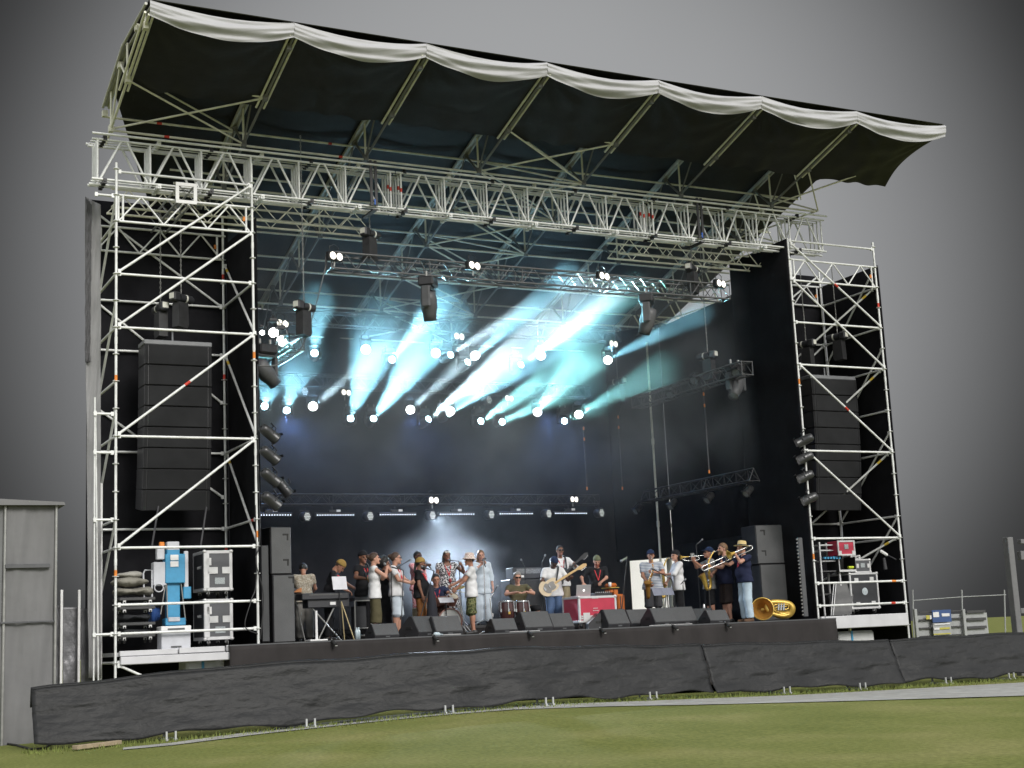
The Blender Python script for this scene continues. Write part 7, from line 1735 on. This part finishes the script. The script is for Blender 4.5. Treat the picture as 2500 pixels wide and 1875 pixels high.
mic_stand('microphone stand beside the amplifier head behind the conga player', (1276, 1374), 3.3, 1284, (1282, 1386), BLACKM, (-1, 0, .6)); mic_stand('tall microphone stand left of the guitarist in white shirt', (1328, 1363), 3.1, 1330, None, BLACKM, (.2, -.4, .8)); mic_stand('large boom microphone with pale windscreen left of the striped saxophonist', (1523, 1366), 1.6, 1514, (1531, 1358), BLACKM, (-1, 0, -.5), big=True)
mic_stand('microphone stand reaching over to the tenor saxophone', (1600, 1392), 1.1, 1651, (1640, 1415)); mic_stand('tall microphone stand between the saxophonist in white and the trumpeter', (1709, 1322), 2.1, 1711, None, BLACKM, (0, 0, 1)); mic_stand('microphone stand in front of the navy saxophonist', (1729, 1424), .9, 1735, None, BLACKM, (.3, .3, .8)); mic_stand('microphone stand right of the saxophonist in white with clip to his bell', (1668, 1420), 1.2, 1672, None, BLACKM, (.5, 0, .4))
# drum kit
dx_ = PY(1094, 1530, 1.95); bx = dx_.x; t = thing('drum_kit', 'brown drum kit with white bass drum head in front of the seated drummer', 'drum kit', (bx, 1.95, FLOOR))
rb = .27; m = MB(); m.lathe([(rb, 0), (rb, .40)], (bx, 1.85, FLOOR + rb + .02), (0, 1, 0), 26); m.build('bass_drum', DRUMBR, t)
m = MB(); m.disc((bx, 1.846, FLOOR + rb + .02), (0, -1, 0), rb - .015, 26); m.build('front_head', HEADW, t); m = MB(); m.lathe([(rb - .02, -.015), (rb + .012, -.015), (rb + .012, .03), (rb, .03)], (bx, 1.84, FLOOR + rb + .02), (0, 1, 0), 26); m.build('hoop', DRUMBR, t); m = MB(); m.disc((bx, 1.842, FLOOR + rb - .02), (0, -1, 0), .12, 18); m.build('port', RUBBER, t)
def drum(nm, c, r, h, ax, shell, hd): 
    m = MB(); m.lathe([(r, 0), (r, h)], c, ax, 20); m.lathe([(r + .008, h - .02), (r + .01, h), (r - .01, h + .004)], c, ax, 20); o = m.build(nm, shell, t); m = MB(); m.disc(Vector(c) + Vector(ax).normalized() * h, ax, r - .008, 20); q = m.build('drum_head', hd, t); q.parent = o
drum('rack_tom', (bx - .1, 2.0, FLOOR + .58), .16, .20, (.0, .35, 1), DRUMBR, HEADW); drum('floor_tom', (bx + .15, 2.12, FLOOR + .66), .115, .2, (.12, -.75, 1), DRUMBR, CREAM); drum('snare_drum', (bx - .34, 2.1, FLOOR + .56), .17, .13, (0, .1, 1), CHROME, HEADW)
for (ox, oy, zz, tl) in ((-.30, 2.3, 1.02, .2), (.42, 2.2, 1.0, -.25), (.55, 2.5, .92, .1)):
    m = MB(); m.lathe([(0, .03), (.03, .025), (.04, .01), (.20, 0), (.20, -.003), (.04, .004)], (bx + ox, oy, FLOOR + zz), (tl, -.1, 1), 22); m.build('cymbal', CYM, t); m = MB(); m.tube((bx + ox, oy, FLOOR), (bx + ox, oy, FLOOR + zz), .011, 8); m.build('cymbal_stand', CHROME, t)
for (ox, oy) in ((.32, 1.95), (.45, 2.05), (-.42, 2.0)): m = MB(); m.tube((bx + ox, oy, FLOOR), (bx + ox * .8, oy, FLOOR + .62), .012, 8); m.tube((bx + ox, oy, FLOOR + .2), (bx + ox + .12, oy - .12, FLOOR), .009, 6); m.build('hardware_leg', CHROME, t)
m = MB()
for k in range(8): a = k * PI / 4 + .2; m.box((bx + (rb + .006) * math.cos(a), 1.87, FLOOR + rb + .02 + (rb + .006) * math.sin(a)), (.03, .07, .03))
m.build('claw_hook', CHROME, t)
p = PEOPLE['drummer']['M'].to_translation(); m = MB(); m.lathe([(0, 0), (.17, .0), (.17, .07), (.15, .09), (0, .09)], (p.x, p.y, FLOOR + .36), n=18); m.tube((p.x, p.y, FLOOR), (p.x, p.y, FLOOR + .36), .03, 8); tag(m.build('drum_stool', RUBBER), 'black round stool under the drummer', 'stool')
p = PEOPLE['conga']['M'].to_translation(); m = MB(); m.lathe([(0, 0), (.17, .0), (.17, .06), (.15, .08), (0, .08)], (p.x, p.y, FLOOR + .34), n=18); m.tube((p.x, p.y, FLOOR), (p.x, p.y, FLOOR + .34), .03, 8); tag(m.build('drum_stool', RUBBER), 'black round stool under the conga player', 'stool')
# congas
for i, (px, lab) in enumerate(((1236, 'dark brown conga drum, the left one in front of the seated percussionist'), (1273, 'dark brown conga drum, the right one in front of the seated percussionist'))):
    q = PY(px, 1467, 1.62); h = q.z - FLOOR; t = thing('conga_drum', lab, 'conga', (q.x, 1.62, FLOOR), 0, 'pair of congas')
    m = MB(); m.lathe([(.105, 0), (.125, h * .2), (.155, h * .55), (.162, h * .72), (.150, h * .92), (.146, h - .01)], (q.x, 1.62, FLOOR), n=24); m.build('shell', WOODBR, t)
    m = MB(); m.lathe([(.15, h - .035), (.160, h - .03), (.160, h + .004), (.145, h + .008)], (q.x, 1.62, FLOOR), n=24); m.build('rim', CHROME, t); m = MB(); m.disc((q.x, 1.62, FLOOR + h + .006), (0, 0, 1), .145, 24); m.build('drum_skin', SKIND, t)
    for k in range(6): a = k * PI / 3 + .3; m = MB(); m.tube((q.x + .162 * math.cos(a), 1.62 + .162 * math.sin(a), FLOOR + h - .02), (q.x + .168 * math.cos(a), 1.62 + .168 * math.sin(a), FLOOR + h * .72), .010, 6); m.box((q.x + .170 * math.cos(a), 1.62 + .170 * math.sin(a), FLOOR + h * .70), (.03, .03, .06)); m.build('tension_lug', CHROME, t)
    m = MB(); m.bbox((q.x - .02, 1.62 - .163, FLOOR + h * .62), (.05, .01, .06), .004); m.build('badge', BRASS, t)
# tuba lying at the right end of the stage edge
c = PY(1862, 1488, .22); c.z = FLOOR + .27; t = thing('tuba', 'golden tuba lying on its side at the right end of the stage edge', 'tuba', (c.x + .35, .3, FLOOR))
axb = Vector((-.52, -.85, .05)).normalized(); m = MB(); m.lathe([(.235, .0), (.252, -.0), (.250, -.012), (.20, -.06), (.145, -.14), (.10, -.26), (.078, -.36)], c, axb, 30); m.build('bell', BRASS, t)
m = MB(); m.lathe([(.246, -.006), (.196, -.062), (.14, -.142), (.094, -.262), (.0, -.30)], c, axb, 30); m.build('bell_throat', BRASSD, t)
b0 = c - axb * .36; xd = Vector((.95, -.16, 0)).normalized(); zd = Vector((0, 0, 1))
def tp(x, z, y=0): return c + xd * x + Vector((0, .10 + y, 0)) + zd * (z - .0)
m = MB(); pts = bz([b0, tp(.34, -.02, .16), tp(.55, -.14, .1), tp(.74, -.13, .05), tp(.79, -.02), tp(.72, .08), tp(.5, .13), tp(.28, .13), tp(.2, .05, .05), tp(.26, -.10, -.02), tp(.5, -.17, -.05), tp(.66, -.15, -.05)], 6); m.sweep(pts, lerp_r([.078, .085, .095, .088, .078, .07, .062, .055, .05, .045, .042, .04], len(pts)), 12); m.build('main_tubing', BRASS, t)
m = MB(); pts = bz([tp(.30, -.03, -.09), tp(.30, .07, -.09), tp(.6, .07, -.10), tp(.63, .02, -.1), tp(.6, -.03, -.1), tp(.34, -.03, -.1), tp(.33, .02, -.11), tp(.58, .03, -.11)], 5); m.sweep(pts, .014, 8); m.build('valve_tubing', BRASS, t)
for k in range(3): m = MB(); m.tube(tp(.36 + k * .065, -.05, -.13), tp(.38 + k * .065, .07, -.13), .024, 10); m.tube(tp(.38 + k * .065, .07, -.13), tp(.385 + k * .065, .10, -.13), .014, 8); m.build('valve', CHROME, t)
# cables and small things on the stage floor
for i, (pts_, lab) in enumerate((([(1060, 1560), (1085, 1549), (1118, 1550), (1125, 1538)], 'thin pale cable looping off the monitor in front of the bass drum'), ([(1245, 1556), (1275, 1548), (1300, 1546), (1318, 1540)], 'thin cable lying before the large monitor of the bass player'), ([(1585, 1526), (1610, 1531), (1640, 1533), (1660, 1526), (1690, 1526)], 'pale cable lying before the large monitor of the striped saxophonist'))):
    m = MB(); pp_ = []
    for px, py in pts_: q = PY(px, py, .05 + .12 * ((py % 3) / 3)); q.z = FLOOR + .012; pp_.append(q)
    m.sweep(bz(pp_, 5), .010, 6); tag(m.build('stage_cable', mat('cable_pale', (.35, .35, .35), .6, noise=.1)), lab, 'cable', 'cables on the stage edge')
q = PY(1068, 1552, .0); m = MB(); m.lathe([(0, 0), (.035, .02), (.04, .12), (.015, .16), (.015, .22), (0, .22)], (q.x - .08, .0, FLOOR + .04), (1, .2, -.1), 12); tag(m.build('water_bottle', mat('bottle_plastic', (.42, .50, .54), .15)), 'plastic bottle lying at the stage edge before the drum monitors', 'bottle')
q = PY(1720, 1498, 1.3); m = MB(); m.lathe([(.04, 0), (.042, .35), (.03, .42), (.02, .45), (0, .45)], (q.x, 1.3, FLOOR), n=14); tag(m.build('steel_flask', CHROME), 'tall shiny steel flask standing left of the trumpeter', 'flask')
# ---- white marquee added to catch sun and brighten the right rear gap of the stage
MQ = mat('backdrop_white', (.80, .80, .79), .6, noise=.04, nscale=1.5); t = thing('added_backdrop', 'bright white marquee wall added to brighten the gap behind the saxophonists', 'backdrop', (19, 12.6, .3))
m = MB(); m.grid(lambda u, v: (14.2 + u * 9, 12.5 + .05 * noise2(u * 9, v * 2, 4), .25 + v * 4.4), 40, 8); m.box((18.7, 14.6, 2.4), (8.9, 4.0, 4.3)); m.build('wall', MQ, t); m = MB(); m.prism([(12.3, 4.65), (17.0, 4.65), (14.6, 6.4)], 14.0, 23.4, ((0, 0, 0), (0, 1, 0), (0, 0, 1), (1, 0, 0))); m.build('roof', MQ, t)
